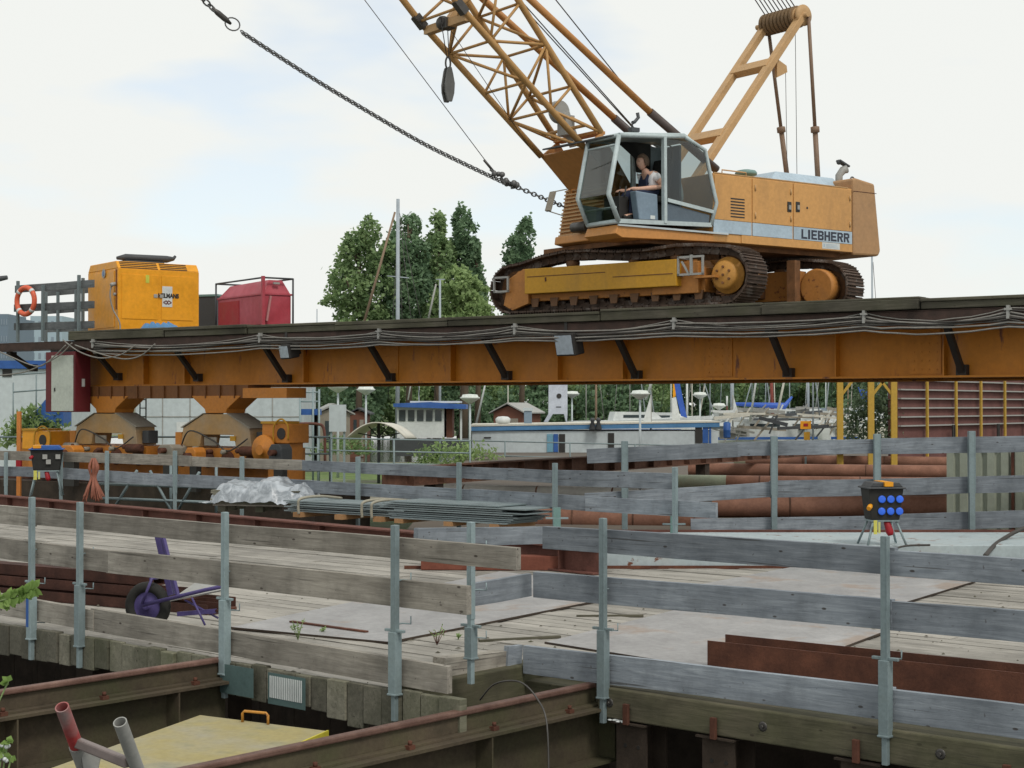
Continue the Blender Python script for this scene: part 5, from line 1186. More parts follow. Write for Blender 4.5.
m_ = MB(); m_.beam((p.x + .02, 1.0, ZH1 + .60), (p.x - .22, 1.02, ZH1 + .50), .12, .03); m_.ball((p.x + .0, 1.0, ZH1 + .57), .05); obj('rain_flap', m_, M_['darkgrey'], ex, UF)

# ---------------- A-frame with sheave block
def yplane(px, py, y): return ul(px, py, y)
hy = .47
for y, (t_, b_) in ((hy, ((800, 14), (712, 157))), (-hy, ((768, 27), (688, 140)))):
    T_, B_ = ul(*t_, y), ul(*b_, y)
    if y > 0: TT = T_.copy(); BB = B_.copy()
top = Vector(((ul(800, 14, hy).x + ul(768, 27, -hy).x) / 2, 0, (ul(800, 14, hy).z + ul(768, 27, -hy).z) / 2)); bot = Vector(((ul(712, 157, hy).x + ul(688, 140, -hy).x) / 2, 0, (ul(712, 157, hy).z + ul(688, 140, -hy).z) / 2))
dirn = (bot - top).normalized(); foot = top + dirn * ((top.z - 5.3) / -dirn.z)
print('gantry top', top, 'bot', bot, 'foot', foot)
for y in (hy, -hy):
    T_, F_ = Vector((top.x, y, top.z)), Vector((foot.x, y, foot.z)); obj('gantry_leg', MB().beam(T_, F_, .12, .165, (0, 1, 0)), M_['ochre_leg'], cr_, UF, bevel=.01)
for u in (.26, .62):
    c = top.lerp(foot, u); m_ = MB(); m_.beam((c.x, -hy, c.z), (c.x, hy, c.z), .2, .15, dirn.cross(Vector((0, 1, 0)))); obj('gantry_crossbar', m_, M_['ochre_leg'], cr_, UF, bevel=.01)
shv = MB(); 
for k in range(9): y = -hy + .03 + k * .098; shv.lathe([(.21, -.03), (.165, -.012), (.165, .012), (.21, .03)], (top.x, y, top.z), (0, 1, 0), 24)
obj('sheave_block', shv, M_['sheave'], cr_, UF)
m_ = MB(); m_.lathe([(.05, -.2), (.05, 1.15)], (top.x, -hy - .05, top.z), (0, 1, 0), 12); m_.lathe([(.2, 0), (.2, .04), (.1, .05)], (top.x, hy + .02, top.z), (0, 1, 0), 24); m_.lathe([(.17, 0), (.17, .09)], (top.x, hy - .14, top.z), (0, 1, 0), 24); obj('sheave_axle', m_, M_['ochre_leg'], cr_, UF)
for (y, tpx, bpx) in ((hy + .12, (802, 20), (817.5, 172)), (-hy - .0, (774, 40), (786, 168))):
    T_, B_ = ul(*tpx, y), ul(*bpx, y); T_ = Vector((top.x - .05, y, top.z)); md = T_.lerp(B_, .73); m_ = MB(); m_.tube(T_, md, .035, 10); m_.tube(md, B_ + (B_ - T_).normalized() * .5, .05, 10); m_.lathe([(.06, -.06), (.085, -.05), (.085, .05), (.06, .06)], md, B_ - T_, 12)
    obj('back_stay', m_, M_['stay'], cr_, UF)
lg = MB(); q = top.lerp(foot, .23); lg.prism([(q.x - .05, q.z), (q.x - .05, q.z - .35), (q.x - .32, q.z - .22), (q.x - .3, q.z - .1)], hy - .03, hy + .03); obj('lug', lg, M_['ochre_leg'], cr_, UF)
rp = MB(); rp.tube((q.x - .3, hy, q.z - .16), (q.x - .55, hy - .2, 5.95), .006, 5); rp.tube((top.x - .1, .2, top.z - .1), (top.x - .35, 0, 5.9), .006, 5); obj('thin_rope', rp, M_['steel'], cr_, UF)
# hoist ropes running from the block to the boom pendants
hr = MB()
for k in range(9):
    y = -hy + .03 + k * .098; s = Vector((top.x + .05, y, top.z + .18)); hr.tube(s, s + Vector((9.5, -y * .3, 9.0)), .011, 5)
obj('luffing_ropes', hr, M_['steel'], cr_, UF)

# ---------------- boom
W2 = .6
pts = {'LF': [(400, 0), (449, 51.5), (509, 120), (543, 155)], 'LN': [(457, 0), (502.5, 61), (549, 109), (575.6, 139)], 'UF': [(471, 3), (523, 87), (557, 136)], 'UN': [(518, 0), (543, 44), (565, 77), (600, 134)]}
def fit(keys, ys):
    P = []
    for k, y in zip(keys, ys):
        for q in pts[k]: v = ul(q[0], q[1], y); P.append((v.x, v.z))
    n = len(P); mx_ = sum(p[0] for p in P) / n; mz = sum(p[1] for p in P) / n
    sxx = sum((p[0] - mx_) ** 2 for p in P); sxz = sum((p[0] - mx_) * (p[1] - mz) for p in P); a = sxz / sxx
    print(keys, [(round(p[0], 2), round(p[1], 2)) for p in P], 'slope', a); return a, mz - a * mx_
aL, bL = fit(('LF', 'LN'), (-W2, W2)); aU, bU = fit(('UF', 'UN'), (-W2, W2))
# ---- boom lattice (local x, z of the upper structure)
def Lz(x): return aL * x + bL
def Uz(x): return aU * x + bU
yn = {'L0': (2.66, Lz(2.66)), 'U0': (2.26, Uz(2.26))}
LS = [2.62, 3.31, 3.82, 4.54, 5.12]; US = [2.26, 2.88, 3.42, 3.95, 4.36]
Lp = [Vector((x, 0, Lz(x))) for x in LS]; Up = [Vector((x, 0, Uz(x))) for x in US]
dB = (Lp[-1] - Lp[0]).normalized() * .5 + (Up[-1] - Up[0]).normalized() * .5; dB.normalize()
for k in range(12): Lp.append(Lp[-1] + dB * 1.0); Up.append(Up[-1] + dB * 1.0)
def wy(i): return W2
m_ = MB()
for P_, r in ((Lp, .055), (Up, .055)):
    for s in (-1, 1): m_.path([p + Vector((0, s * W2, 0)) for p in P_], r, 10)
bo = obj('boom_chords', m_, M_['ochre_d'], cr_, UF)
lt = MB()
for i in range(len(Lp) - 1):
    a, b, c, d = Lp[i], Lp[i + 1], Up[i], Up[i + 1]; Y_ = Vector((0, W2, 0)); r = .026
    for s in (-1, 1):
        if i % 2: lt.tube(a + Y_ * s, d + Y_ * s, r, 6)
        else: lt.tube(b + Y_ * s, c + Y_ * s, r, 6)
        lt.tube(b + Y_ * s, d + Y_ * s, r, 6)
    s = 1 if i % 2 else -1
    lt.tube(a - Y_ * s, b + Y_ * s, r, 6); lt.tube(c - Y_ * s, d + Y_ * s, r, 6); lt.tube(b - Y_, b + Y_, r, 6); lt.tube(d - Y_, d + Y_, r, 6)
obj('boom_lacing', lt, M_['ochre_d'], bo, UF)
# heavy joint lugs where the base section ends
for p in (Lp[4], Up[4]):
    for s in (-1, 1): obj('boom_joint', MB().beam(p + Vector((0, s * W2, 0)) - dB * .12, p + Vector((0, s * W2, 0)) + dB * .12, .13, .13).beam(p + Vector((0, s * W2, .02)), p + Vector((0, s * W2, 0)) + Vector((.12, 0, .08)), .08, .08), M_['steel'], bo, UF)
obj('boom_joint', MB().beam(Lp[4] + Vector((0, -.1, 0)) - dB * .2, Lp[4] + Vector((0, .12, 0)) - dB * .2, .2, .16).ball(Lp[4] + Vector((.05, -.05, .02)) - dB * .2, .12, 8, 6), M_['steel'], bo, UF)
m_ = MB(); m_.beam(Lp[4] + Vector((0, -W2, 0)) - dB * .2, Lp[4] + Vector((0, W2, 0)) - dB * .2, .13, .13); m_.beam(Lp[4] - dB * .2, Up[4], .12, .12); obj('boom_crossbeam', m_, M_['ochre_leg'], bo, UF)
# plated boom foot
FL = ul(569, 190, -W2); piv = Vector((1.55, 0, 5.15))
poly = [(Lp[0].x, Lp[0].z), (Up[0].x, Up[0].z), (1.45, 5.45), (1.38, 5.1), (1.62, 4.95), (FL.x, FL.z)]
m_ = MB(); m_.prism(poly, W2 - .03, W2 + .03); m_.prism(poly, -W2 - .03, -W2 + .03)
m_.beam((Lp[0].x, 0, Lp[0].z), (FL.x, 0, FL.z), W2 * 2 + .06, .03, (0, 1, 0)) if False else None
e0, e1 = Vector((Lp[0].x, 0, Lp[0].z)), Vector((FL.x, 0, FL.z))
vs = [e0 + Vector((0, -W2, 0)), e0 + Vector((0, W2, 0)), e1 + Vector((0, W2, 0)), e1 + Vector((0, -W2, 0))]; ofs = Vector((-.03, 0, .03)); vs += [v + ofs for v in vs]
m_.add(vs, [(0, 1, 2, 3), (7, 6, 5, 4), (0, 4, 5, 1), (1, 5, 6, 2), (2, 6, 7, 3), (3, 7, 4, 0)])
g0, g1 = Vector((Up[0].x, 0, Up[0].z)), Vector((1.6, 0, 5.6)); m_.beam(g0 + Vector((0, -W2, 0)), g0 + Vector((0, W2, 0)), .2, .06); 
obj('boom_foot', m_, M_['ochre_d2'], cr_, UF, bevel=.01)
m_ = MB(); a, b = Vector((Lp[0].x - .03, -W2 - .034, Lp[0].z - .12)), Vector((FL.x + .1, -W2 - .034, FL.z - .02)); 
# rope guide roller and hoist sheave inside the base of the boom
c = ul(559, 112, .0); m_ = MB(); m_.lathe([(.2, -.05), (.16, 0), (.2, .05)], (c.x, 0, c.z), (0, 1, 0), 20); m_.box(c.x - .25, c.x - .05, -.12, .12, c.z - .4, c.z - .05); m_.beam((c.x - .1, 0, c.z), (c.x - .35, 0, c.z - .55), .16, .14); obj('rope_guide', m_, M_['lightsteel'], cr_, UF, bevel=.01)
m_ = MB(); m_.tube((c.x - .1, -W2, c.z - .3), (c.x - .1, W2, c.z - .3), .03, 8); obj('guide_axle', m_, M_['ochre_d'], cr_, UF)
# louvred winch housing and nose of the main frame
fx0, fx1 = ul(568, 190, -.75), ul(561, 238, -.75)
m_ = MB(); m_.prism([(fx0.x, fx0.z), (fx1.x, fx1.z), (1.2, fx1.z), (1.2, fx0.z)], -.8, .6); wh_ = obj('winch_housing', m_, M_['ochre_d2'], cr_, UF)
lv = MB()
for k in range(13): z = fx1.z + (fx0.z - fx1.z) * (k + .5) / 13; x = fx1.x + (fx0.x - fx1.x) * (k + .5) / 13; lv.box(x - .02, x + .045, -.78, .58, z - .012, z + .012)
obj('housing_louvre', lv, M_['ochre_leg'], wh_, UF)
n0, n1 = ul(560, 220, -.75), ul(566, 247, -.75)
m_ = MB(); m_.prism([(fx1.x + .06, fx1.z + .02), (fx1.x + .08, fx1.z - .12), (n1.x, n1.z), (.3, n1.z), (.3, fx1.z + .02)], -.85, .72); obj('frame_nose', m_, M_['ochre_f'], cr_, UF, bevel=.02)
m_ = MB(); m_.box(fx1.x - .1, fx1.x + .16, -.15, .15, fx1.z + .03, fx1.z + .2); m_.lathe([(.09, -.2), (.09, .2)], (fx1.x + .15, 0, fx1.z + .12), (0, 1, 0), 14); obj('fairlead', m_, M_['steel'], cr_, UF)

# ---------------- cab
YC, YF = 1.52, .72
def cx(px, py): v = ul(px, py, YC); return (v.x, v.z)
F1, F2, F3 = cx(619, 135), cx(608.5, 194), cx(618.5, 221); R1, R2, R3, R4, R5, R6 = cx(711, 225), cx(716.5, 203), cx(710.5, 176), cx(705, 150), cx(694, 143), cx(684, 136.5)
Bt, Bb = cx(664, 136.5), cx(664.5, 223.5)
V = lambda p, y: Vector((p[0], y, p[1]))
cab = obj('cab_frame', (lambda m: m)(MB()), None, cr_, UF) if False else None
m_ = MB()
for y in (YC, YF):
    m_.path([V(F1, y), V(F2, y), V(F3, y)], .04, 8); m_.path([V(R1, y), V(R2, y), V(R3, y), V(R4, y), V(R5, y), V(R6, y)], .035, 8); m_.beam(V(Bt, y), V(Bb, y), .06, .075, (0, 1, 0)); m_.path([V(F1, y), V(Bt, y), V(R6, y)], .04, 8); m_.beam(V(F3, y), V(R1, y), .05, .07)
    m_.beam(V(cx(667, 200), y), V(cx(713, 212), y), .05, .06)
for p in (F1, F3): m_.path([V(p, YF), V(p, YC)], .04, 8)
q = (F3[0] + .04, F3[1] + .27); 
m_.path([V(R1, YF), V(R1, YC)], .035, 8)
cab = obj('cab_frame', m_, M_['cabgrey'], cr_, UF)
roof = MB(); roof.prism([(F1[0] - .02, F1[1] - .01), (F1[0] - .1, F1[1] + .055), (Bt[0], Bt[1] + .06), (R6[0], R6[1] + .055), (R5[0], R5[1] + .03), (R6[0] + .02, R6[1] - .02)], YF - .02, YC + .025); obj('roof', roof, M_['cabgrey'], cab, UF, bevel=.02)
fb = MB(); fb.path([V((F3[0] - .0 + .06, F3[1] + .22), YF), V((F3[0] + .06, F3[1] + .22), YC)], .022, 8); fb.path([V((F1[0] + .03, F1[1] - .15), YF), V((F1[0] + .03, F1[1] - .15), YC)], .018, 8); obj('front_bar', fb, M_['cabgrey'], cab, UF)
fl_ = MB(); fl_.prism([F3, (F3[0], F3[1] + .05), (R1[0], R1[1] + .05), R1], YF + .03, YC - .03); obj('cab_floor', fl_, M_['darkgrey'], cab, UF)
# glass
def sheet(poly_pts, th=.006):
    m2 = MB(); n = len(poly_pts); nrm = (poly_pts[1] - poly_pts[0]).cross(poly_pts[2] - poly_pts[0]).normalized() * th
    m2.add([p for p in poly_pts] + [p + nrm for p in poly_pts], [tuple(range(n)), tuple(range(2 * n - 1, n - 1, -1))] + [(i, (i + 1) % n, (i + 1) % n + n, i + n) for i in range(n)]); return m2
obj('windscreen', sheet([V(F1, YF + .04), V(F1, YC - .04), V(F2, YC - .04), V(F2, YF + .04)]), M_['glass'], cab, UF)
obj('lower_windscreen', sheet([V(F2, YF + .04), V(F2, YC - .04), V(F3, YC - .04), V(F3, YF + .04)]), M_['glass'], cab, UF)
for y in (YC, YF): obj('side_window', sheet([V(cx(667, 139), y), V(cx(690, 142), y), V(cx(703, 150), y), V(cx(709, 177), y), V(cx(714, 203), y), V(cx(712, 210), y), V(cx(667, 198), y)]), M_['glass'], cab, UF)
obj('far_window', sheet([V(F1, YF), V(Bt, YF), V((Bt[0], Bt[1] - 1.0), YF), V(F2, YF)]), M_['glass'], cab, UF)
obj('lower_side_panel', sheet([V(cx(667, 203), YC - .01), V(cx(710, 215), YC - .01), V(cx(709.5, 222.5), YC - .01), V(cx(667, 221), YC - .01)], .012), M_['panel'], cab, UF)
obj('lower_side_panel', sheet([V(cx(611, 200), YF + .01), V(cx(711, 215), YF + .01), V(cx(709.5, 222.5), YF + .01), V(cx(619, 220), YF + .01)], .012), M_['panel'], cab, UF)
obj('rear_wall', MB().prism([(R5[0] + .02, R5[1]), (R5[0] + .06, R5[1]), (R5[0] + .06, F3[1] + .06), (R5[0] + .02, F3[1] + .06)], YF + .05, YF + .5), M_['panel'], cab, UF)
obj('rear_blind', MB().prism([(cx(674, 150)[0], cx(674, 140)[1]), (cx(691, 150)[0], cx(691, 143)[1]), (cx(691, 150)[0], F3[1] + .35), (cx(674, 150)[0], F3[1] + .35)], YF + .06, YF + .09), M_['blueband2'], cab, UF)
c0, c1, c2, c3 = cx(638, 190), cx(660, 194), cx(661, 222), cx(642, 221)
obj('side_console', MB().prism([c0, c1, c2, c3], 1.30, 1.46), M_['panel2'], cab, UF, bevel=.02); l_ = cx(655, 217); obj('console_label', MB().box(l_[0] - .05, l_[0] + .05, 1.461, 1.465, l_[1] - .03, l_[1] + .03), M_['white'], cab, UF)
seat = MB(); s0 = ul(652, 197, 1.1); seat.box(s0.x - .22, s0.x + .3, .86, 1.32, s0.z - .12, s0.z); seat.prism([(s0.x - .22, s0.z), (s0.x - .10, s0.z), (s0.x - .22, s0.z + .66), (s0.x - .34, s0.z + .64)], .88, 1.3); seat.box(s0.x - .1, s0.x + .1, .95, 1.25, F3[1] + .06, s0.z - .121); obj('driver_seat', seat, M_['rubber'], cab, UF, bevel=.03)
sc_ = MB(); a_ = ul(613, 205, 1.1); sc_.box(a_.x - .25, a_.x - .05, .8, 1.2, F3[1] + .06, s0.z - .05); sc_.path([(a_.x - .15, 1.22, s0.z - .05), (a_.x - .2, 1.2, s0.z + .12)], .018, 6); sc_.path([(a_.x - .25, .95, s0.z - .05), (a_.x - .28, .95, s0.z + .15)], .015, 6); obj('control_levers', sc_, M_['black'], cab, UF, bevel=.01)
hl = MB(); hl.path([V(cx(670, 145), YC - .03), V(cx(673.5, 147), YC - .03), V(cx(673.5, 163), YC - .03), V(cx(670, 166), YC - .03)], .014, 6); obj('grab_handle', hl, M_['black'], cab, UF)
rb_ = MB(); tp = cx(640, 134); rb_.prism([(tp[0], tp[1]), (Bt[0] + .1, tp[1]), (Bt[0] + .02, tp[1] - .18), (Bt[0] - .02, tp[1] - .5), (Bt[0] - .3, tp[1] - .5), (Bt[0] - .3, tp[1])], YF + .05, YF + .12); obj('rear_lining', rb_, M_['black'], cab, UF, bevel=.01)
# dark visor grille reaching across to the far side, lamp and horn on the roof
va, vb = Vector((F1[0] - .05, YC - .1, F1[1] + .03)), Vector((F1[0] + .02, -.25, F1[1] + .02))
m_ = MB()
for k in range(5): o = Vector((k * .06 - .05, 0, -k * .012)); m_.beam(va + o, vb + o, .03, .025)
for k in range(6): m_.beam(va.lerp(vb, k / 5) + Vector((-.06, 0, .0)), va.lerp(vb, k / 5) + Vector((.2, 0, -.05)), .03, .02)
obj('visor_grille', m_, M_['darkgrey'], cab, UF)
h_ = cx(641, 133); m_ = MB(); m_.path([(h_[0], 1.3, h_[1] + .06), (h_[0], 1.3, h_[1] + .2), (h_[0] - .02, 1.3, h_[1] + .22)], .015, 6); m_.path([(h_[0] + .0, 1.3, h_[1] + .2), (h_[0] - .05, 1.3, h_[1] + .22), (h_[0] - .13, 1.3, h_[1] + .3), (h_[0] - .11, 1.3, h_[1] + .38)], .03, 8); m_.box(h_[0] - .12, h_[0] + .05, 1.25, 1.35, h_[1] + .055, h_[1] + .12); obj('work_lamp', m_, M_['darkgrey'], cab, UF)
# platform under the cab
pf0, pf1 = ul(600, 236, 1.5), ul(740, 240, 1.5)
m_ = MB(); m_.prism([(F3[0] - .02, F3[1] - .05), (R1[0] - .4, F3[1] - .10), (R1[0] - .4, F3[1] - .20), (F3[0] - .1, F3[1] - .26), (F3[0] + .05, F3[1] - .2)], .68, 1.50); obj('cab_platform', m_, M_['ochre_f'], cr_, UF, bevel=.01)
m_ = MB(); m_.box(R1[0] - .4, F3[0], 1.5, 1.53, F3[1] - .075, F3[1] - .045); obj('step_edge', m_, M_['whitehall'], cr_, UF)
m_ = MB(); m_.box(F3[0] - .015, F3[0] + .0, .95, 1.1, F3[1] - .2, F3[1] - .09); m_.lathe([(.05, 0), (.05, .02)], (F3[0] - .02, 1.3, F3[1] - .14), (1, 0, 0), 12); obj('front_lamp', m_, M_['lightsteel'], cr_, UF)
# mirror
mr_ = MB(); a_, b_ = ul(553, 192, .2), ul(548, 211, .2); mr_.beam(a_, b_, .12, .05); mr_.path([a_, ul(568, 189, .3)], .01, 5); mr_.path([b_, ul(564, 216, .3)], .01, 5); obj('mirror', mr_, M_['oldgrey'], cr_, UF)
# boom backstops (telescopic tubes with dark sleeves)
for y, (a, b, c_) in ((.5, ((531, 0), (650, 112), (680, 138))), (-.5, ((484, 0), (614, 118), (632, 134)))):
    A_, B_, C_ = ul(*a, y), ul(*b, y), ul(*c_, y); d_ = (C_ - B_).normalized()
    o = obj('backstop_tube', MB().tube(A_ + (A_ - B_) * .25, B_, .06, 12), M_['ochre_d2'], cr_, UF); obj('backstop_sleeve', MB().tube(B_, C_ + d_ * 1.0, .075, 12), M_['stay_d'], o, UF)
m_ = MB()
for y, a, b in ((.45, (556, 0), (620, 80)), (.0, (520, 4), (624, 118)), (.1, (524, 4), (629, 122))):
    A_, B_ = ul(*a, y), ul(*b, y); m_.tube(A_ + (A_ - B_) * .8, B_ + (B_ - A_) * .12, .011, 5)
obj('hoist_rope', m_, M_['steel'], cr_, UF)
A_, B_ = ul(445, 22, 0), ul(528, 145, 0)
obj('thin_rope', MB().tube(A_, B_, .006, 5), M_['steel'], cr_, UF)
# hook block hanging under the boom
hk = thing('hook_block', 'grey double hook block hanging on ropes below the crane boom', 'hook block', UF @ Matrix.Translation(ul(448, 102, 0)) @ Matrix.Rotation(R(-5), 4, 'Z'))
hk0 = ul(448, 102, 0); m_ = MB(); 
for s in (-.055, .055): m_.prism([(-.04, 0), (.04, 0), (.085, .15), (.09, .27), (.05, .5), (.03, .56), (-.03, .56), (-.06, .45), (-.09, .3), (-.08, .14)], s - .02, s + .02)
obj('cheek_plates', m_, M_['oldgrey2'], hk, bevel=.008); obj('sheave', MB().lathe([(.10, -.02), (.08, 0), (.10, .02)], (0, 0, .22), (0, 1, 0), 18), M_['steel'], hk)
rg_ = [Vector((.045 * math.cos(a), 0, .63 + .10 * math.sin(a))) for a in [2 * math.pi * k / 14 for k in range(14)]]; obj('top_link', MB().path(rg_, .016, 7, closed=True), M_['steel'], hk)
tpb = ul(444, 18, 0) - hk0; rp = MB()
for s in (-.06, .06): rp.tube((s * .3, 0, .7), (tpb.x + s * 1.6, s, tpb.z), .008, 5)
obj('hanging_rope', rp, M_['steel'], hk)
# ---------------- chain
def link_chain(pts, size, wire, off=(0, 0, 0)):
    P = smooth_path([Vector(p) for p in pts], 12); L = sum((b - a).length for a, b in zip(P[:-1], P[1:])); n = int(L / size); m2 = MB(); run = 0; k = 0
    for a, b in zip(P[:-1], P[1:]):
        l = (b - a).length
        while k * size <= run + l and k < n:
            c = a + (b - a) * ((k * size - run) / l) + Vector(off); Bm = basis(b - a, (0, 1, 0)); rg2 = []
            tw = Matrix.Rotation(math.pi / 2 * (k % 2) + .5, 3, 'X')
            for j in range(10):
                t_ = 2 * math.pi * j / 10; rg2.append(c + Bm @ (tw @ Vector((size * .66 * math.cos(t_), size * .40 * math.sin(t_), 0))))
            m2.path(rg2, wire, 5, closed=True); k += 1
        run += l
    return m2
cj = ul(510, 184, 0); cend = ul(567, 208, -.2); ctop = ul(238, 29, 0)
ch = thing('drag_chain', 'long doubled steel chain running from the crane up to the upper left corner', 'chain', UF @ Matrix.Translation(cj))
obj('single_links', link_chain([cj, ul(538, 196, 0), cend], .085, .012), M_['chain'], ch, UF)
pts_ = [ul(502, 181, 0), ul(460, 161, 0), ul(420, 141, 0), ul(370, 112, 0), ul(320, 82, 0), ul(270, 50, 0), ctop]
m2 = link_chain(pts_, .062, .009, (0, .0, 0)); m3 = link_chain(pts_, .062, .009, (0, .03, -.036)); m2.add(m3.v, m3.f, True); obj('double_links', m2, M_['chain'], ch, UF)
m_ = MB(); rgp = [ctop + Vector((.12 * math.cos(a) * 1.0 + .09, 0, .095 * math.sin(a) + .06)) for a in [2 * math.pi * k / 16 for k in range(16)]]; m_.path(rgp, .011, 7, closed=True); obj('end_ring', m_, M_['chain'], ch, UF)
t0, t1 = ul(231, 24, 0), ul(212, 8, 0); m_ = MB(); m_.path([t0, t0.lerp(t1, .3), t0.lerp(t1, .7), t1], [.02, .045, .045, .02], 8); obj('swivel', m_, M_['steel'], ch, UF)
t2 = ul(202, -2, 0); d_ = (t2 - t1); obj('upper_links', link_chain([t1, t2, t2 + d_ * 6], .11, .014), M_['chain'], ch, UF)
m_ = MB(); c = ul(503, 181, 0); r2 = random.Random(2)
for k in range(7):
    q = ul(494 + k * 3.4, 172 + k * 2.6, 0); m_.ball(q + Vector((r2.uniform(-.04, .04), r2.uniform(-.06, .06), r2.uniform(-.04, .04))), (r2.uniform(.04, .07), .05, r2.uniform(.04, .06)), 8, 5); m_.beam(q, q + Vector((r2.uniform(-.15, .15), 0, r2.uniform(-.12, .12))), .04, .04)
obj('shackle', m_, M_['chain'], ch, UF); d_ = ul(376, 15, 0) - ul(494, 172, 0)
obj('tag_line', MB().tube(ul(494, 172, 0), ul(376, 15, 0) + d_ * .6, .007, 5), M_['steel'], ch, UF)
m_ = MB().tube(ul(484, 160, 0), ul(494, 172, 0), .022, 8); obj('rope_socket', m_, M_['steel'], ch, UF)
m_ = MB(); q = ul(237, 39, 0); m_.ball(q, .045, 8, 6); 

# ---------------- driver
def skin_mesh(name, joints, edges, root, sub=2):
    me = bpy.data.meshes.new(name); names = list(joints); me.from_pydata([tuple(joints[n][0]) for n in names], [(names.index(a), names.index(b)) for a, b in edges], [])
    o = bpy.data.objects.new(name, me); COL.objects.link(o); sk2 = o.modifiers.new('s', 'SKIN'); sk2.use_smooth_shade = True
    for i, n in enumerate(names): me.skin_vertices[0].data[i].radius = joints[n][1]; me.skin_vertices[0].data[i].use_root = (n == root)
    s2 = o.modifiers.new('u', 'SUBSURF'); s2.levels = s2.render_levels = sub
    dg = bpy.context.evaluated_depsgraph_get(); out = bpy.data.meshes.new_from_object(o.evaluated_get(dg)); bpy.data.objects.remove(o); out.name = name; return out
PF = UF @ Matrix.Translation((s0.x, 1.1, s0.z))
def pj(px, py, dy=0): v = ul(px, py, 1.1); return Vector((v.x - s0.x, dy, v.z - s0.z))
pel, chs, nk = pj(651, 191.5), pj(649, 178), pj(645, 171.5)
J = {'pel': (pel, (.13, .11)), 'sp': (pel.lerp(chs, .5), (.12, .10)), 'ch': (chs, (.15, .11)), 'nk': (nk, (.06, .06)), 'nk2': (nk + Vector((.02, 0, .06)), (.05, .05))}
E = [('pel', 'sp'), ('sp', 'ch'), ('ch', 'nk'), ('nk', 'nk2')]
for s, t_ in ((1, 'l'), (-1, 'r')):
    sh_ = pj(649, 175.5, s * .17); el = pj(655, 188.5, s * .23) + Vector((.03, 0, 0)); wr = pj(632, 190, s * .16); ha = pj(626, 189.5, s * .15)
    J['sh' + t_] = (sh_, (.06, .06)); J['el' + t_] = (el, (.05, .05)); J['wr' + t_] = (wr, (.036, .032)); J['ha' + t_] = (ha, (.036, .022)); E += [('ch', 'sh' + t_), ('sh' + t_, 'el' + t_), ('el' + t_, 'wr' + t_), ('wr' + t_, 'ha' + t_)]
    for k in range(4): 
        f0 = ha + Vector((.01, (k - 1.5) * .018, .0)); f1_ = f0 + Vector((.045, 0, -.008)); f2_ = f1_ + Vector((.02, 0, -.03)); J['f%s%d' % (t_, k)] = (f1_, (.009, .009)); J['g%s%d' % (t_, k)] = (f2_, (.008, .008)); E += [('ha' + t_, 'f%s%d' % (t_, k)), ('f%s%d' % (t_, k), 'g%s%d' % (t_, k))]
    hp = pel + Vector((.03, s * .10, -.01)); kn = pj(629, 195, s * .13); an = pj(627, 216, s * .12); to = an + Vector((.16, 0, -.03))
    J['hp' + t_] = (hp, (.09, .09)); J['kn' + t_] = (kn, (.065, .065)); J['an' + t_] = (an, (.045, .045)); J['to' + t_] = (to, (.04, .03)); E += [('pel', 'hp' + t_), ('hp' + t_, 'kn' + t_), ('kn' + t_, 'an' + t_), ('an' + t_, 'to' + t_)]
body = skin_mesh('person', J, E, 'pel')
bmh = bmesh.new(); bmh.from_mesh(body)
hc_ = pj(642, 162.5); hm = MB()
n, m = 16, 12; vs = []
for i in range(m + 1):
    t_ = math.pi * i / m
    for k in range(n):
        a = 2 * math.pi * k / n; x, y, z = math.sin(t_) * math.cos(a), math.sin(t_) * math.sin(a), math.cos(t_)
        X = x * .104; Y_ = y * .08; Z = z * .125
        if z < 0: Y_ *= 1 + z * .28; X = X * (1 + z * .22) + (-z) * .012
        if x > .75 and abs(y) < .3 and -.35 < z < .25: X += .026 * (1 - abs(z + .1) * 2)      # nose
        if x > .8 and abs(z - .12) < .12 and .2 < abs(y) < .5: X -= .012                          # eye sockets
        if x > .75 and -.68 < z < -.45: X += .006
        vs.append(hc_ + Vector((X, Y_, Z)))
fs = [(i * n + k, (i + 1) * n + k, (i + 1) * n + (k + 1) % n, i * n + (k + 1) % n) for i in range(m) for k in range(n)]; hm.add(vs, fs, True)
for s in (-1, 1): hm.ball(hc_ + Vector((-.008, s * .076, -.005)), (.02, .01, .03), 8, 6)
hme = hm.mesh('head'); bmh.from_mesh(hme); bmh.to_mesh(body); bmh.free()
person = obj('person', body, M_['skin'], None, PF, label='driver in white t-shirt and dark dungarees sitting in the crane cab facing left', cat='person')
for p_ in body.polygons: p_.use_smooth = True
WM[person.name] = PF
def grow(js, es, root, name, mat, extra):
    J2 = {k: (J[k][0], tuple(r + extra for r in J[k][1])) for k in js}; me = skin_mesh(name, J2, es, root); return obj(name, me, mat, person, PF)
for s, t_ in ((1, 'l'), (-1, 'r')): J['up' + t_] = (J['sh' + t_][0].lerp(J['el' + t_][0], .55), (.052, .052))
grow(['pel', 'sp', 'ch', 'shl', 'shr', 'upl', 'upr'], [('pel', 'sp'), ('sp', 'ch'), ('ch', 'shl'), ('ch', 'shr'), ('shl', 'upl'), ('shr', 'upr')], 'pel', 't_shirt', M_['tshirt'], .03)
J['sp2'] = (pel.lerp(chs, .15), (.12, .10))
grow(['sp2', 'pel', 'hpl', 'hpr', 'knl', 'knr', 'anl', 'anr'], [('sp2', 'pel'), ('pel', 'hpl'), ('pel', 'hpr'), ('hpl', 'knl'), ('hpr', 'knr'), ('knl', 'anl'), ('knr', 'anr')], 'pel', 'dungarees', M_['navycloth'], .02)
m_ = MB()
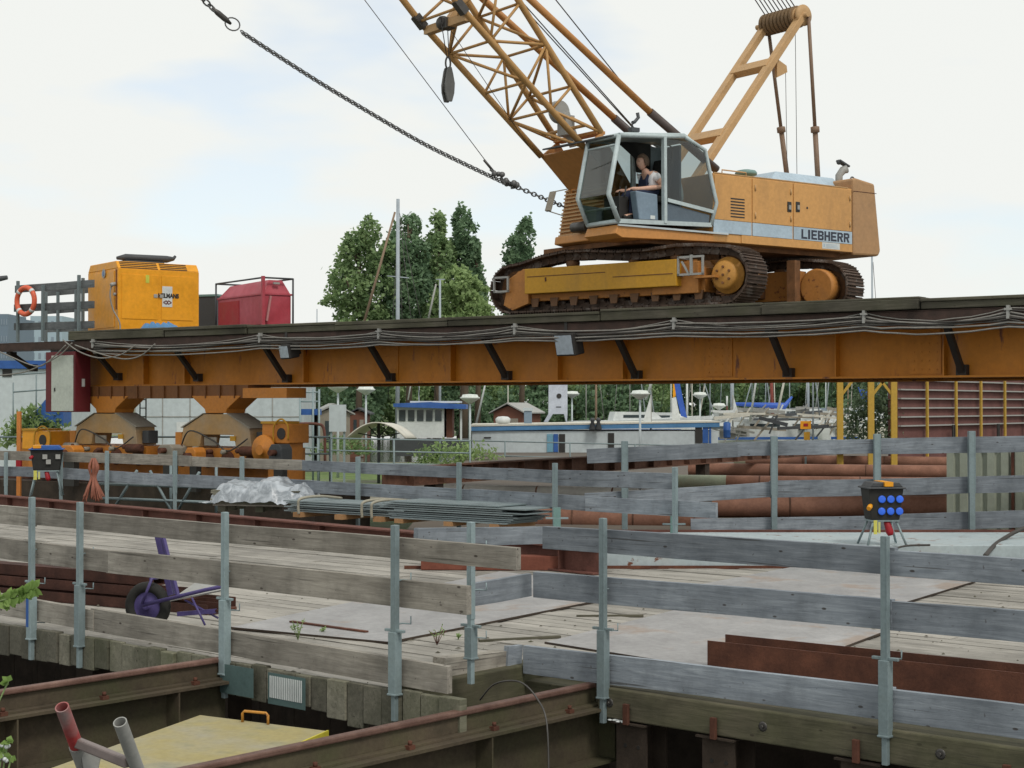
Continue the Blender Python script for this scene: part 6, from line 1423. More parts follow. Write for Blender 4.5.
for s in (-1, 1):
    a = chs + Vector((.13, s * .07, -.06)); m_.path([pel + Vector((.15, s * .08, .1)), a, chs + Vector((.05, s * .09, .10)), chs + Vector((-.08, s * .08, .06)), pel + Vector((-.13, s * .05, .15))], .03, 6)
m_.box(chs.x + .10, chs.x + .15, -.1, .1, pel.z + .05, chs.z - .04); obj('bib_and_straps', m_, M_['navycloth'], person, PF)
m_ = MB(); 
for i in range(1):
    vs = []; n, mm = 18, 8
    for a_i in range(mm + 1):
        t_ = math.pi * .66 * a_i / mm
        for k in range(n):
            a = 2 * math.pi * k / n; x, y, z = math.sin(t_) * math.cos(a), math.sin(t_) * math.sin(a), math.cos(t_); j = 1 + .07 * noise.noise(Vector((x * 4, y * 4, z * 4)))
            lim = .42 if x > .35 else -1
            zz = max(z, lim + (0 if x > .3 else 0)); vs.append(hc_ + Vector((x * .122 * j - .014, y * .10 * j, zz * .142 * j + .012)))
    m_.add(vs, [(i_ * n + k, (i_ + 1) * n + k, (i_ + 1) * n + (k + 1) % n, i_ * n + (k + 1) % n) for i_ in range(mm) for k in range(n)], True)
obj('hair', m_, M_['hair'], person, PF)
m_ = MB()
for s in (-1, 1): m_.ball(hc_ + Vector((.088, s * .03, .012)), (.008, .012, .007), 8, 5)
obj('eyes', m_, M_['black'], person, PF)
m_ = MB(); m_.box(hc_.x + .086, hc_.x + .097, -.022, .022, hc_.z - .066, hc_.z - .058); obj('mouth', m_, M_['lips'], person, PF)
for s in (1, -1):
    an = J['anl' if s > 0 else 'anr'][0]; m_ = MB(); m_.path([an + Vector((-.06, 0, -.05)), an + Vector((0, 0, -.03)), an + Vector((.1, 0, -.04)), an + Vector((.19, 0, -.05))], [.04, .06, .05, .03], 10); obj('boot', m_, M_['rubber'], person, PF)
# ================================================================ BACKGROUND
obj('harbour_water', MB().add([(-30, 70, -.59), (90, 70, -.59), (120, 128, -.59), (-30, 128, -.59)], [(0, 1, 2, 3)]), M_['water'], kind='structure')
GZ0 = -.6
def tree(name, label, X, Y, blobs, nleaf, leaf, mat, seed, base=GZ0, h=12, group=None, trunk=.22):
    r2 = random.Random(seed); t = thing(name, label, 'tree', frame((X, Y, base), r2.uniform(0, .3)), group); lf = MB()
    tot = sum((b[3] * b[4]) for b in blobs)
    for (bx, by, bz, rx, rz) in blobs:
        for _ in range(int(nleaf * rx * rz / tot)):
            th = r2.uniform(0, 6.283); ph = math.acos(r2.uniform(-1, 1)); rad = r2.uniform(.6, 1.0) ** .6 * (1.18 if r2.random() < .12 else 1)
            d = Vector((math.sin(ph) * math.cos(th), math.sin(ph) * math.sin(th), math.cos(ph)))
            f = 1 + .42 * noise.noise(d * 2.3 + Vector((bx + seed, bz, 0))) + .2 * noise.noise(d * 6 + Vector((seed, bx, bz)))
            p = Vector((bx, by, bz)) + Vector((d.x * rx, d.y * rx, d.z * rz)) * rad * f
            # leave gaps
            if noise.noise(p * .9 + Vector((seed * 3, 0, 0))) < -.28: continue
            u = Vector((r2.gauss(0, 1), r2.gauss(0, 1), r2.gauss(0, .8))).normalized(); v = u.cross(Vector((r2.gauss(0, 1), r2.gauss(0, 1), r2.gauss(0, 1)))).normalized(); s = leaf * r2.uniform(.6, 1.3)
            lf.add([p - u * s, p - v * s * .6, p + u * s, p + v * s * .6], [(0, 1, 2, 3)])
    obj('crown', lf, mat, t); tk_ = MB(); topz = max(b[2] for b in blobs)
    tk_.path([(0, 0, 0), (.1, 0, topz * .4), (0, .1, topz)], [trunk, trunk * .7, trunk * .2], 8)
    for (bx, by, bz, rx, rz) in blobs[:7]: tk_.path([(0, 0, max(.6, bz - rz * 1.2)), (bx * .6, by * .6, bz - rz * .3), (bx, by, bz + rz * .3)], [trunk * .5, trunk * .3, .03], 6)
    obj('trunk', tk_, M_['bark'], t); return t
PXM = 17.78  # px per metre at 90 m
def blobs_px(cx_, Y, items):      # items: (px, py, rx_px, rz_px)
    out = []; s = Y / 1600; r2 = random.Random(int(cx_))
    for (px, py, rx, rz) in items:
        p = at(px, py, Y); q = at(cx_, 400, Y); out.append((p.x - q.x, r2.uniform(-1.2, 1.2), p.z - GZ0, rx * s, rz * s))
    return out
main = [('broad_tree', 'broad light green tree at the left of the group, with a branch stretching left', 358, [(362, 262, 20, 28), (345, 285, 18, 26), (368, 235, 11, 18), (376, 290, 20, 34), (352, 245, 9, 12), (347, 250, 8, 11), (336, 301, 13, 7), (362, 320, 26, 24), (350, 340, 24, 24), (382, 340, 20, 26), (328, 302, 7, 4), (385, 262, 10, 16), (388, 250, 7, 12)], 8500, 'leafA'),
        ('broad_tree', 'dark leafy tree directly behind the tall grey mast', 408, [(404, 240, 14, 24), (402, 270, 20, 32), (414, 224, 7, 12), (398, 300, 20, 26), (405, 335, 24, 28), (420, 255, 12, 18), (418, 285, 16, 20)], 7500, 'leafB'),
        ('slender_tree', 'slender tree with twin pointed tops between the mast and the tallest poplar', 436, [(436, 236, 9, 22), (443, 228, 6, 16), (436, 262, 14, 26), (432, 295, 18, 26), (436, 330, 20, 30), (448, 258, 10, 18), (424, 270, 10, 18)], 6500, 'leafA'),
        ('poplar', 'tallest narrow dark poplar in the tree group', 462, [(461, 226, 8, 20), (464, 240, 10, 22), (460, 258, 10, 22), (463, 290, 13, 26), (462, 330, 14, 30)], 6000, 'leafB'),
        ('poplar', 'small pointed poplar just right of the tallest one', 477, [(476, 252, 6, 15), (477, 268, 8, 18), (475, 295, 10, 24), (475, 330, 12, 26)], 3800, 'leafB'),
        ('round_tree', 'low rounded lighter green tree in front of the poplars beside the crawler track', 464, [(458, 285, 18, 16), (474, 296, 15, 16), (452, 305, 20, 20), (478, 315, 14, 18), (465, 335, 24, 24)], 7000, 'leafC'),
        ('poplar', 'lone pointed dark green poplar above the left end of the crawler track', 521, [(521, 238, 9, 18), (519, 252, 12, 18), (514, 262, 10, 13), (521, 275, 15, 18), (524, 305, 16, 28), (535, 252, 4, 6), (521, 340, 16, 28)], 7000, 'leafB')]
for i, (nm, lab, c_, items, n, mt) in enumerate(main):
    Yt = 88 + (0 if nm == 'round_tree' else 4 + i); q = at(c_, 400, Yt); tree(nm, lab, q.x, Yt, blobs_px(c_, Yt, items), int(n * 1.5), .145, M_[mt], 50 + i)
# tree belt under the girder: three shapes, copied
def belt_blobs(seed, h):
    r2 = random.Random(seed); out = []
    for k in range(9): z = r2.uniform(.15, .82) * h; out.append((r2.uniform(-1.9, 1.9), r2.uniform(-1.2, 1.2), z, r2.uniform(1.1, 1.8), r2.uniform(.9, 1.6)))
    return out
protos = []
slots = [(292 + i * 27 + random.Random(i).uniform(-8, 8), 118 + (i % 3) * 5) for i in range(25)]
kinds = [('belt_tree', 'leafB'), ('belt_tree', 'leafA'), ('belt_tree', 'leafC')]
for i, (px, Y) in enumerate(slots):
    h = 6.4; k = (i * 7) % 3; q = at(px, 400, Y); G_ = ['dark trees of the belt', 'mid green trees of the belt', 'light trees of the belt'][k]
    L_ = ['dense dark green tree in the belt behind the marina under the girder', 'mid green bushy tree in the belt behind the marina under the girder', 'pale green tree in the belt behind the marina under the girder'][k]
    if len([1 for p in protos if p[0] == k]) == 0:
        t = tree('belt_tree', L_, q.x, Y, belt_blobs(90 + k, h), 6000, .19, M_[kinds[k][1]], 90 + k, group=G_, trunk=.18); protos.append((k, t))
    else:
        t = [p[1] for p in protos if p[0] == k][0]; s = random.Random(i + 3).uniform(.86, 1.06)
        c = dup(t, frame((q.x, Y, GZ0), random.Random(i).uniform(0, 6.2)) @ Matrix.Scale(s, 4))
bush = MB(); r2 = random.Random(8)
def bushes(name, label, px, py, Y, w, h, mat, n=900, seed=1, leaf=.09):
    r2 = random.Random(seed); q = at(px, py, Y); t = MB()
    for _ in range(n):
        th = r2.uniform(0, 6.283); ph = math.acos(r2.uniform(-.2, 1)); d = Vector((math.sin(ph) * math.cos(th), math.sin(ph) * math.sin(th), math.cos(ph))); f = r2.uniform(.5, 1) * (1 + .4 * noise.noise(d * 3 + Vector((seed, 0, 0))))
        p = Vector((d.x * w, d.y * w * .6, d.z * h)) * f; u = Vector((r2.gauss(0, 1), r2.gauss(0, 1), r2.gauss(0, 1))).normalized(); v = u.cross(Vector((0, .3, 1))).normalized(); s = leaf * r2.uniform(.6, 1.3); t.add([p - u * s, p - v * s * .5, p + u * s, p + v * s * .5], [(0, 1, 2, 3)])
    o = obj(name, t, mat, None, frame(q, 0), label=label, cat='bush'); return o
bushes('bush', 'green bush behind the blue stairs at the far left', 34, 440, 42, .9, .85, M_['leafC'], 1500, 3)
bushes('bush', 'low bright shrubs in front of the long white houseboat', 455, 462, 52, 1.6, .7, M_['leafC'], 900, 4)
bushes('bush', 'grey green willow bush beside the yellow posts at the right', 872, 436, 46, .95, 1.7, leafm('leaf_grey', (.10, .15, .09), (.22, .29, .18)), 1700, 5)
bushes('bush', 'small green bush below the sunshade', 345, 452, 60, 1.2, .6, M_['leafA'], 700, 6)

# ---- buildings at the left
t = thing('white_hall', 'long white panelled site hall behind the bogies', 'building', frame(at(135, 470, 62), R(0))); p0, p1 = at(135, 470, 62), at(300, 381, 62); Lw = p1.x - p0.x; zb0 = GZ0 - p0.z
H = at(300, 374, 62).z - p0.z
obj('wall', MB().box(0, Lw, 0, 5, zb0, H), M_['whitehall'], t); g_ = MB()
for k in range(7): g_.box(Lw * k / 6 - .02, Lw * k / 6 + .02, -.02, -.001, zb0, H)
g_.box(0, Lw, -.02, -.001, H * .55, H * .55 + .04); obj('panel_joint', g_, M_['lightsteel'], t); obj('roof', MB().box(-.1, Lw + .1, -.1, 5.1, H + .002, H + .12), M_['lightsteel'], t)
for k, fx in enumerate((.33, .80)):
    d_ = MB(); d_.box(Lw * fx - .5, Lw * fx + .5, -.03, -.021, zb0 + .3, H * .5); obj('door', d_, M_['white'], t)
t = thing('site_cabin', 'grey white building with blue roof edge at the far left behind the cabinet', 'building', frame(at(-60, 470, 48), R(0))); p0 = at(-60, 470, 48); p1 = at(47, 362, 48); Lw = p1.x - p0.x; H = p1.z - p0.z
obj('wall', MB().box(0, Lw, 0, 6, GZ0 - p0.z, H - .2), M_['whitehall'], t, bevel=.02); obj('roof_edge', MB().box(-.1, Lw + .1, -.12, 6.1, H - .199, H + .04), M_['blue'], t)
wq = at(6, 370, 48) - p0; obj('window', MB().box(wq.x - .1, wq.x + .18, -.03, -.001, wq.z - .2, wq.z + .02), M_['black'], t)
for (l, r, top, lab, c_, Y) in ((-30, 17, 318, 'distant blue grey tower block at the left edge', 'farA', 420), (30, 62, 316, 'distant pale blue block seen behind the bridge railing', 'farB', 520), (-5, 8, 314, 'narrow distant tower block', 'farA', 400)):
    p0, p1 = at(l, 405, Y), at(r, top, Y); t = thing('distant_building', lab, 'building', frame((p0.x, Y, GZ0), 0)); m_ = MB().box(0, p1.x - p0.x, 0, 15, 0, p1.z - GZ0); obj('wall', m_, M_[c_], t)
    w_ = MB(); L_ = p1.x - p0.x; H_ = p1.z - GZ0
    for a in range(5):
        for b in range(6): w_.box(L_ * (a + .3) / 5, L_ * (a + .7) / 5, -.1, -.01, H_ * (b + .35) / 6, H_ * (b + .7) / 6)
    obj('windows', w_, M_['farW'], t, kind='stuff') if False else obj('window_rows', w_, M_['farW'], t)
# distant lower treeline on the horizon left and right
# ---- blue stairs and pipe railing at far left
t = thing('blue_stair', 'blue metal steps with grey handrail in front of the far left cabin', 'stairs', frame(at(45, 455, 42), 0)); s = 42 / 1600
m_ = MB(); m_.prism([(-33 * s, .4), (0, 1.45), (18 * s, 1.45), (18 * s, .75), (5 * s, .75), (-25 * s, .3)], 0, .8); obj('stair_body', m_, M_['blue'], t)
m_ = MB()
for x, z0, z1 in ((-32, .4, 1.9), (-9, 1.0, 2.1), (17, 1.4, 2.2)): m_.tube((x * s, 0, z0), (x * s, 0, z1), .02, 6)
m_.tube((-32 * s, 0, 2.1), (17 * s, 0, 2.2), .02, 6); m_.tube((-32 * s, 0, 1.65), (17 * s, 0, 1.75), .02, 6); obj('handrail', m_, M_['galv'], t)
pp = thing('orange_marker_pole', 'orange marker pole standing beside the yellow motor box', 'pole', frame(at(19, 460, 33), 0)); obj('pole', MB().box(-.04, .04, -.04, .04, -.8, 1.0), M_['yellow2'], pp); obj('red_band', MB().box(-.05, .05, -.05, .05, -.15, .05), M_['reddoor'], pp)
def quay_rail(name, label, pxs, pytop, Y0, Y1, zb1, mids, mat='galv', r=.022):
    a, b = at(pxs[0], pytop[0], Y0), at(pxs[1], pytop[1], Y1); n = max(2, int((b - a).length / 2.2)); t = thing(name, label, 'railing', frame((a.x, a.y, zb1), math.atan2(b.y - a.y, b.x - a.x))); iv = WM[t.name].inverted(); m_ = MB()
    for i in range(n + 1): p = a.lerp(b, i / n); m_.tube(iv @ p, iv @ Vector((p.x, p.y, zb1)), r * 1.2, 6)
    for mm in mids: m_.tube(iv @ (a - Vector((0, 0, mm))), iv @ (b - Vector((0, 0, mm))), r, 6)
    obj('rails', m_, M_[mat], t); return t
quay_rail('pipe_railing', 'grey tubular railing on the quay in front of the white hall', (-20, 330), (437, 437), 38, 38, -.6, (0, .4, .8))
quay_rail('pipe_railing', 'second grey tubular railing in front of the sunshade and kiosk', (318, 470), (438, 441), 46, 46, -.6, (0, .35, .7))
quay_rail('pipe_railing', 'thin railing along the deck edge of the long houseboat', (440, 700), (440, 446), 55, 55, -.6, (0, .5))
# curved red pipe rail
m_ = MB(); m_.path(smooth_path([at(292, 424, 44), at(316, 424, 44), at(324, 430, 44), at(325, 462, 44)]), .04, 8); recentre(obj('red_pipe_rail', m_, M_['redrust'], label='red bent pipe rail beside the white notice board', cat='railing'))
t = thing('notice_board', 'pale notice board on posts beside the garden shed', 'board', frame(at(338, 460, 48), 0)); s = 48 / 1600; obj('panel', MB().box(-9 * s, 8 * s, 0, .05, 35 * s - .2, 62 * s - .2), M_['whitehall'], t)
for x in (-7, 6): obj('post', MB().box(x * s - .03, x * s + .03, .052, .1, -.8, 1.0), M_['galv'], t)
t = thing('blue_gate_frame', 'blue and grey scaffold stair tower beside the white hall', 'scaffold', frame(at(311, 460, 52), 0)); s = 52 / 1600; m_ = MB()
for x in (-11, 2, 8): m_.tube((x * s, 0, -.9), (x * s, 0, 2.3), .035, 6)
for z in (0.4, 1.9, 2.2): m_.tube((-11 * s, 0, z), (8 * s, 0, z), .025, 6)
obj('tubes', m_, M_['galv'], t); obj('blue_box', MB().box(-11 * s, 9 * s, .05, .4, 45 * s, 51 * s), M_['blue'], t)
# garden sheds
def shed(name, label, l, r, yeave, yridge, Y, mat, roofm, base=GZ0, door=True, ang=0):
    p = at((l + r) / 2, 450, Y); s = Y / 1600; w = (r - l) * s; he = at(l, yeave, Y).z - base; hr_ = at(l, yridge, Y).z - base
    t = thing(name, label, 'shed', frame((p.x, Y, base), R(ang))); obj('wall', MB().prism([(-w / 2, 0), (w / 2, 0), (w / 2, he), (0, hr_ - .1), (-w / 2, he)], 0, 2.2), M_[mat], t)
    for s_ in (-1, 1): 
        obj('roof', MB().prism([(0, hr_), (s_ * (w / 2 + .2), he - .08), (s_ * (w / 2 + .2), he - .02), (0, hr_ + .07)], -.15, 2.35), M_[roofm], t)
    obj('window', MB().box(-w * .28, -w * .08, -.03, -.001, he * .45, he * .85), M_['winglass'], t); obj('door', MB().box(w * .1, w * .35, -.03, -.001, .05, he * .85), M_['oldgrey'], t); return t
shed('garden_shed', 'grey brown gabled garden shed behind the white notice board', 318, 350, 413, 405, 66, 'shedgrey', 'lightsteel', ang=12)
shed('garden_shed', 'red brown wooden cabin with grey gable roof behind the houseboat', 492, 524, 412, 404, 80, 'shedred', 'lightsteel', ang=-25)
shed('garden_shed', 'brown shed between sunshade and grey mast', 350, 366, 413, 409, 76, 'shedred', 'darkgrey')
# sunshade canopy
t = thing('sunshade', 'cream curved sunshade on a post beside the kiosk', 'sunshade', frame(at(376, 458, 50), 0)); s = 50 / 1600; vs = []; nx, ny = 14, 6
for j in range(ny + 1):
    for i in range(nx + 1):
        u = i / nx * 2 - 1; v = j / ny; vs.append((u * 30 * s + v * .2, v * 2.4, 36 * s - .55 * u * u * .9 - .05 * v))
m_ = MB().add(vs, [(j * (nx + 1) + i, j * (nx + 1) + i + 1, (j + 1) * (nx + 1) + i + 1, (j + 1) * (nx + 1) + i) for j in range(ny) for i in range(nx)], True)
cn = obj('canopy', m_, M_['cream'], t); sd_ = cn.modifiers.new('th', 'SOLIDIFY'); sd_.thickness = .03; obj('post', MB().tube((0, 1, -1), (0, 1, 35 * s), .05, 8), M_['darkgrey'], t)
m_ = MB()
for u in (-.8, -.4, .4, .8): m_.tube((0, 1, 20 * s), (u * 28 * s, 1, 36 * s - .5 * u * u - .04), .02, 5)
obj('strut', m_, M_['darkgrey'], t)
# kiosk boat with blue roof
t = thing('kiosk_boat', 'white wheelhouse boat with blue flat roof and windows left of the long houseboat', 'boat', frame(at(430, 455, 58), 0)); s = 58 / 1600; zk = lambda py: at(430, py, 58).z - at(430, 455, 58).z
obj('cabin', MB().box(-33 * s, 14 * s, 0, 2.5, zk(438), zk(407)), M_['white'], t); obj('roof', MB().prism([(-36 * s, zk(407)), (36 * s, zk(409)), (36 * s, zk(404.5)), (0, zk(402)), (-36 * s, zk(403.5))], -.3, 2.8), M_['bluew2'], t); obj('roof_top', MB().box(-20 * s, 30 * s, 0, 2.4, zk(403), zk(401)), M_['white'], t)
for k in range(5): f_ = obj('window', MB().box((-31 + k * 9) * s, (-24.5 + k * 9) * s, -.03, -.001, zk(421), zk(410)), M_['winglass'], t)
obj('doorway', MB().box(16 * s, 22 * s, .3, 2.2, zk(438), zk(409)), M_['shedred'], t)
obj('post', MB().box(30 * s, 32 * s, 0, .1, zk(440), zk(408)), M_['white'], t); obj('hull', MB().prism([(-37 * s, zk(447)), (-33 * s, zk(456)), (34 * s, zk(456)), (38 * s, zk(440)), (-38 * s, zk(440))], -.2, 2.8), M_['darkgrey'], t)
# long houseboat
t = thing('houseboat', 'long low white houseboat with blue roof stripe in the middle distance', 'houseboat', frame(at(472, 460, 60), R(0))); s = 60 / 1600; zh = lambda py: at(472, py, 60).z - at(472, 460, 60).z
Lh = 246 * s; obj('wall', MB().box(0, Lh, 0, 3.5, GZ0 - at(472, 460, 60).z, zh(431)), M_['whitehall'], t); obj('blue_band', MB().prism([(-.05, zh(431)), (Lh + .05, zh(427)), (Lh + .05, zh(422.5)), (-.05, zh(426.5))], -.08, 3.6), M_['bluew'], t)
obj('roof', MB().prism([(-.05, zh(426.4)), (Lh + .05, zh(422.4)), (Lh + .05, zh(421)), (-.05, zh(424.5))], -.1, 3.6), M_['cream'], t)
for (l, r, a, b, c_) in ((547, 553, 434, 452, 'lightblue'), (553.5, 558, 434, 452, 'blue'), (559, 565, 434, 452, 'black'), (608, 614, 433, 449, 'black'), (695, 702, 427, 443, 'black'), (702.5, 708, 427, 443, 'blue'), (709, 711, 427, 446, 'blue'), (484, 491, 437, 438, 'black')): obj('window', MB().box((l - 472) * s, (r - 472) * s, -.04, -.001, zh(b), zh(a)), M_[c_], t)
m_ = MB()
for px in (592, 598): x = (px - 472) * s; m_.lathe([(.09, 0), (.13, .1), (.06, .35), (.1, .4), (.06, .5)], (x, -.3, zh(431)), (0, 0, 1), 10)
obj('flower_pots', m_, M_['darkgrey'], t)
t = thing('chimney_cowl', 'small grey tank on the houseboat roof', 'tank', frame(at(528, 424, 61), 0)); obj('tank_body', MB().box(-.15, .15, 0, .3, 0, .5), M_['panel2'], t, bevel=.02); obj('tank_cap', MB().box(-.19, .19, -.03, .33, .501, .62), M_['whitehall'], t)
t = thing('white_tank', 'rounded white tank on the left end of the houseboat roof', 'tank', frame(at(503, 424, 61.5), 0)); obj('tank_body', MB().lathe([(.1, 0), (.28, .05), (.3, .2), (.2, .28), (0, .3)], (0, 0, 0), (0, 0, 1), 14), M_['white'], t); obj('foot', MB().box(-.2, .2, -.2, .2, -.1, .0), M_['oldgrey'], t)
# white funnel/pylon
t = thing('white_pylon', 'white boat funnel with oval porthole behind the houseboat', 'funnel', frame(at(558, 422, 64), 0)); s = 64 / 1600; zf = lambda py: (422 - py) * s
obj('shaft', MB().prism([(-9.5 * s, zf(414)), (-14 * s, 0), (-10 * s, 0), (-5 * s, zf(414)), (6 * s, zf(414)), (8 * s, 0), (9 * s, 0), (9.5 * s, zf(414)), (9.5 * s, zf(372)), (-9 * s, zf(372))], 0, .5), M_['pylon'], t); obj('porthole', MB().lathe([(.1, 0), (.1, .02)], (1 * s, -.001, zf(396)), (0, -1, 0), 16), M_['black'], t); obj('mark', MB().box(-2 * s, 3 * s, -.012, -.001, zf(407.5), zf(406.5)), M_['darkgrey'], t)
# mushroom lamps
def lamp(px, ytop, Y, lab, ybase=455):
    p = at(px, ytop, Y); t = thing('mushroom_lamp', lab, 'lamp', frame((p.x, Y, GZ0), 0), 'mushroom lamps along the quay'); h = p.z - GZ0
    obj('pole', MB().tube((0, 0, 0), (0, 0, h - .3), .05, 8, .035), M_['whitehall'], t); obj('lamp_head', MB().lathe([(.05, h - .34), (.08, h - .32), (.34, h - .16), (.36, h - .12), (.30, h - .1), (.26, h - .02), (0, h)], (0, 0, 0), (0, 0, 1), 18), M_['lampw'], t); return t
for px, yt, Y, lab in ((338, 383, 55, 'mushroom lamp above the notice board, leftmost of the lamps'), (366, 386, 60, 'mushroom lamp above the sunshade'), (470, 394, 56, 'mushroom lamp between the kiosk boat and the houseboat'), (572, 391, 75, 'slim mushroom lamp just right of the white funnel'), (640, 390, 56, 'mushroom lamp rising from the houseboat right of its middle'), (700, 392, 76, 'slim mushroom lamp right of the tall white masts'), (719, 403, 80, 'small mushroom lamp near the red topped pole')): lamp(px, yt, Y, lab)
# masts
def mast(px0, y0, px1, y1, Y, r, lab, mat='mastgrey', stays=(), spread=None, name='boat_mast'):
    a, b = at(px0, y0, Y), at(px1, y1, Y); t = thing(name, lab, 'mast', frame((a.x, Y, GZ0), 0)); iv = WM[t.name].inverted(); a2 = Vector((a.x, Y, GZ0)) if y0 > 400 and abs(px1 - px0) < 2 else a
    obj('spar', MB().tube(iv @ a2, iv @ b, r, 8, r * .75), M_[mat], t)
    if stays:
        m_ = MB()
        for (p, q) in stays: m_.tube(iv @ at(p[0], p[1], Y), iv @ at(q[0], q[1], Y), .012, 4)
        obj('shroud', m_, M_['steel'], t)
    if spread: p, q = spread; obj('spreader', MB().tube(iv @ at(*p, Y), iv @ at(*q, Y), .025, 6), M_[mat], t)
    return t
mast(397.5, 440, 398, 199, 70, .10, 'tallest grey mast, in front of the trees with a leaning spar', stays=(((398, 205), (437, 400)), ((398, 206), (405, 400)), ((398, 230), (388, 400)), ((400, 220), (420, 400))), spread=((387, 276), (409, 278)))
mast(362, 330, 395, 212, 69, .06, 'brown spar leaning against the tallest mast', 'sparbrown'); mast(440, 440, 440, 280, 72, .06, 'shorter grey mast right of the tallest mast', spread=((436, 279.5), (445, 279.5))); mast(426, 330, 436, 284, 73, .05, 'thin spar leaning on the shorter mast', 'lightsteel'); mast(317, 440, 317, 309, 120, .05, 'thin distant pole left of the trees')
mast(873, 440, 872, 255, 66, .05, 'slim mast seen at the right behind the counterweight', stays=(((873, 262), (884, 410)),)); mast(813, 440, 813, 262, 66, .04, 'thin mast showing beneath the crane body')
hid = [(408, 400, 412, 378, 'white'), (419, 404, 419, 372, 'mastgrey'), (476, 425, 486, 381, 'white'), (508, 423, 508, 381, 'cream'), (596, 421, 596, 375, 'sparbrown'), (646, 400, 654, 374, 'white'), (674, 420, 680, 376, 'mastgrey'), (687, 420, 687, 374, 'white'), (692, 420, 692, 376, 'cream'), (732, 422, 732, 372, 'mastgrey'), (750, 421, 757, 374, 'white'), (774, 430, 786, 372, 'cream'), (773, 428, 771, 372, 'redmast'), (775.5, 428, 774, 376, 'cream'), (808, 420, 808, 372, 'mastgrey'), (825, 425, 829, 378, 'mastgrey'), (847, 420, 848, 378, 'sparbrown'), (878, 425, 879, 372, 'galv'), (884, 425, 890, 378, 'galv'), (700, 425, 700, 376, 'mastgrey'), (716, 420, 702, 376, 'mastgrey'), (741, 420, 752, 380, 'mastgrey'), (765, 425, 772, 385, 'mastgrey'), (655, 420, 648, 376, 'mastgrey'), (820, 420, 815, 376, 'mastgrey')]
MD = ['white leaning mast left of the kiosk roof', 'thin grey mast above the kiosk roof', 'white spar leaning beside the houseboat end', 'cream mast left of the brown cabin', 'brown wooden mast above the flower pots', 'white leaning mast left of the blue sail', 'grey leaning mast behind the blue sail', 'stout white mast right of the blue sail', 'cream mast just right of the stout white one', 'thick grey mast above the blue barrel', 'white leaning mast right of the thick grey one', 'cream spar crossing the dark red mast', 'dark red mast among the boats', 'cream mast beside the dark red mast', 'tall grey mast above the yellow warning sign', 'thin leaning mast by the blue shed', 'brown mast between the yellow posts', 'grey mast above the willow bush', 'leaning grey mast above the willow bush', 'hair thin mast behind the slim lamp', 'hair thin leaning mast behind the slim lamp', 'thin leaning mast right of the thick grey mast', 'thin leaning spar left of the dark red mast', 'thin leaning mast behind the stacked boats, left', 'thin leaning mast right of the warning sign']
for i, (a, b, c_, d_, mt) in enumerate(hid):
    thick = {2: .05, 5: .06, 7: .06, 9: .12, 12: .09, 10: .05, 14: .09, 11: .06, 4: .07}.get(i, .03)
    Y = 66 + (i * 5) % 24; mast(a, b, c_ + (c_ - a) * .6, d_ - (b - d_) * .6, Y, thick, MD[i], mt)
r5 = random.Random(31)
for i in range(22):
    px = 590 + i * 13.2 + r5.uniform(-4, 4); lean = r5.uniform(-14, 14) if i % 3 else 0; Y = r5.uniform(84, 104)
    mast(px, 424, px + lean, 340, Y, r5.choice((.022, .03, .04)), 'thin far mast rising from the crowd of moored boats', r5.choice(('white', 'lightsteel', 'mastgrey', 'cream')), stays=(((px + lean, 340), (px + lean * .3 - 12, 422)),), name='far_mast')['group'] = 'thin far masts in the marina'
# sailboats and hulls lying in the marina
def boat(px, py, Y, L, lab, ang, hullm='white', cover=None, cab_=True):
    p = at(px, py, Y); t = thing('sailboat', lab, 'boat', frame((p.x, Y, GZ0), R(ang)), None); h = max(.5, p.z - GZ0); n = 9; vs = []; fs = []
    for i in range(n):
        u = i / (n - 1); x = (u - .5) * L; w = .16 * L * (math.sin(math.pi * min(1, .25 + u * .75)) ** .7); zt = h + .12 * u * u * 2
        for (yy, zz) in ((-w, zt), (-w * .85, h * .45), (0, .05), (w * .85, h * .45), (w, zt)): vs.append((x, yy, zz))
    for i in range(n - 1):
        for k in range(5): fs.append((i * 5 + k, i * 5 + (k + 1) % 5, (i + 1) * 5 + (k + 1) % 5, (i + 1) * 5 + k))
    fs.append((0, 1, 2, 3, 4)); fs.append(tuple((n - 1) * 5 + k for k in range(5))); obj('hull', MB().add(vs, fs, False), M_[hullm], t)
    obj('waterline_stripe', MB().box(-L * .4, L * .3, -.165 * L, -.16 * L, h * .72, h * .8), M_['blue'], t)
    if cab_: obj('cabin', MB().prism([(-L * .2, h), (L * .2, h + .02), (L * .12, h + .4), (-L * .18, h + .42)], -.09 * L, .09 * L), M_['white'], t); obj('window', MB().box(-L * .12, L * .08, -.092 * L, -.0905 * L, h + .15, h + .28), M_['winglass'], t)
    if cover: obj('sail_cover', MB().path([(-L * .35, 0, h + .95), (0, 0, h + .85), (L * .05, 0, h + 1.3)], [.08, .16, .05], 8), M_[cover], t)
    return t
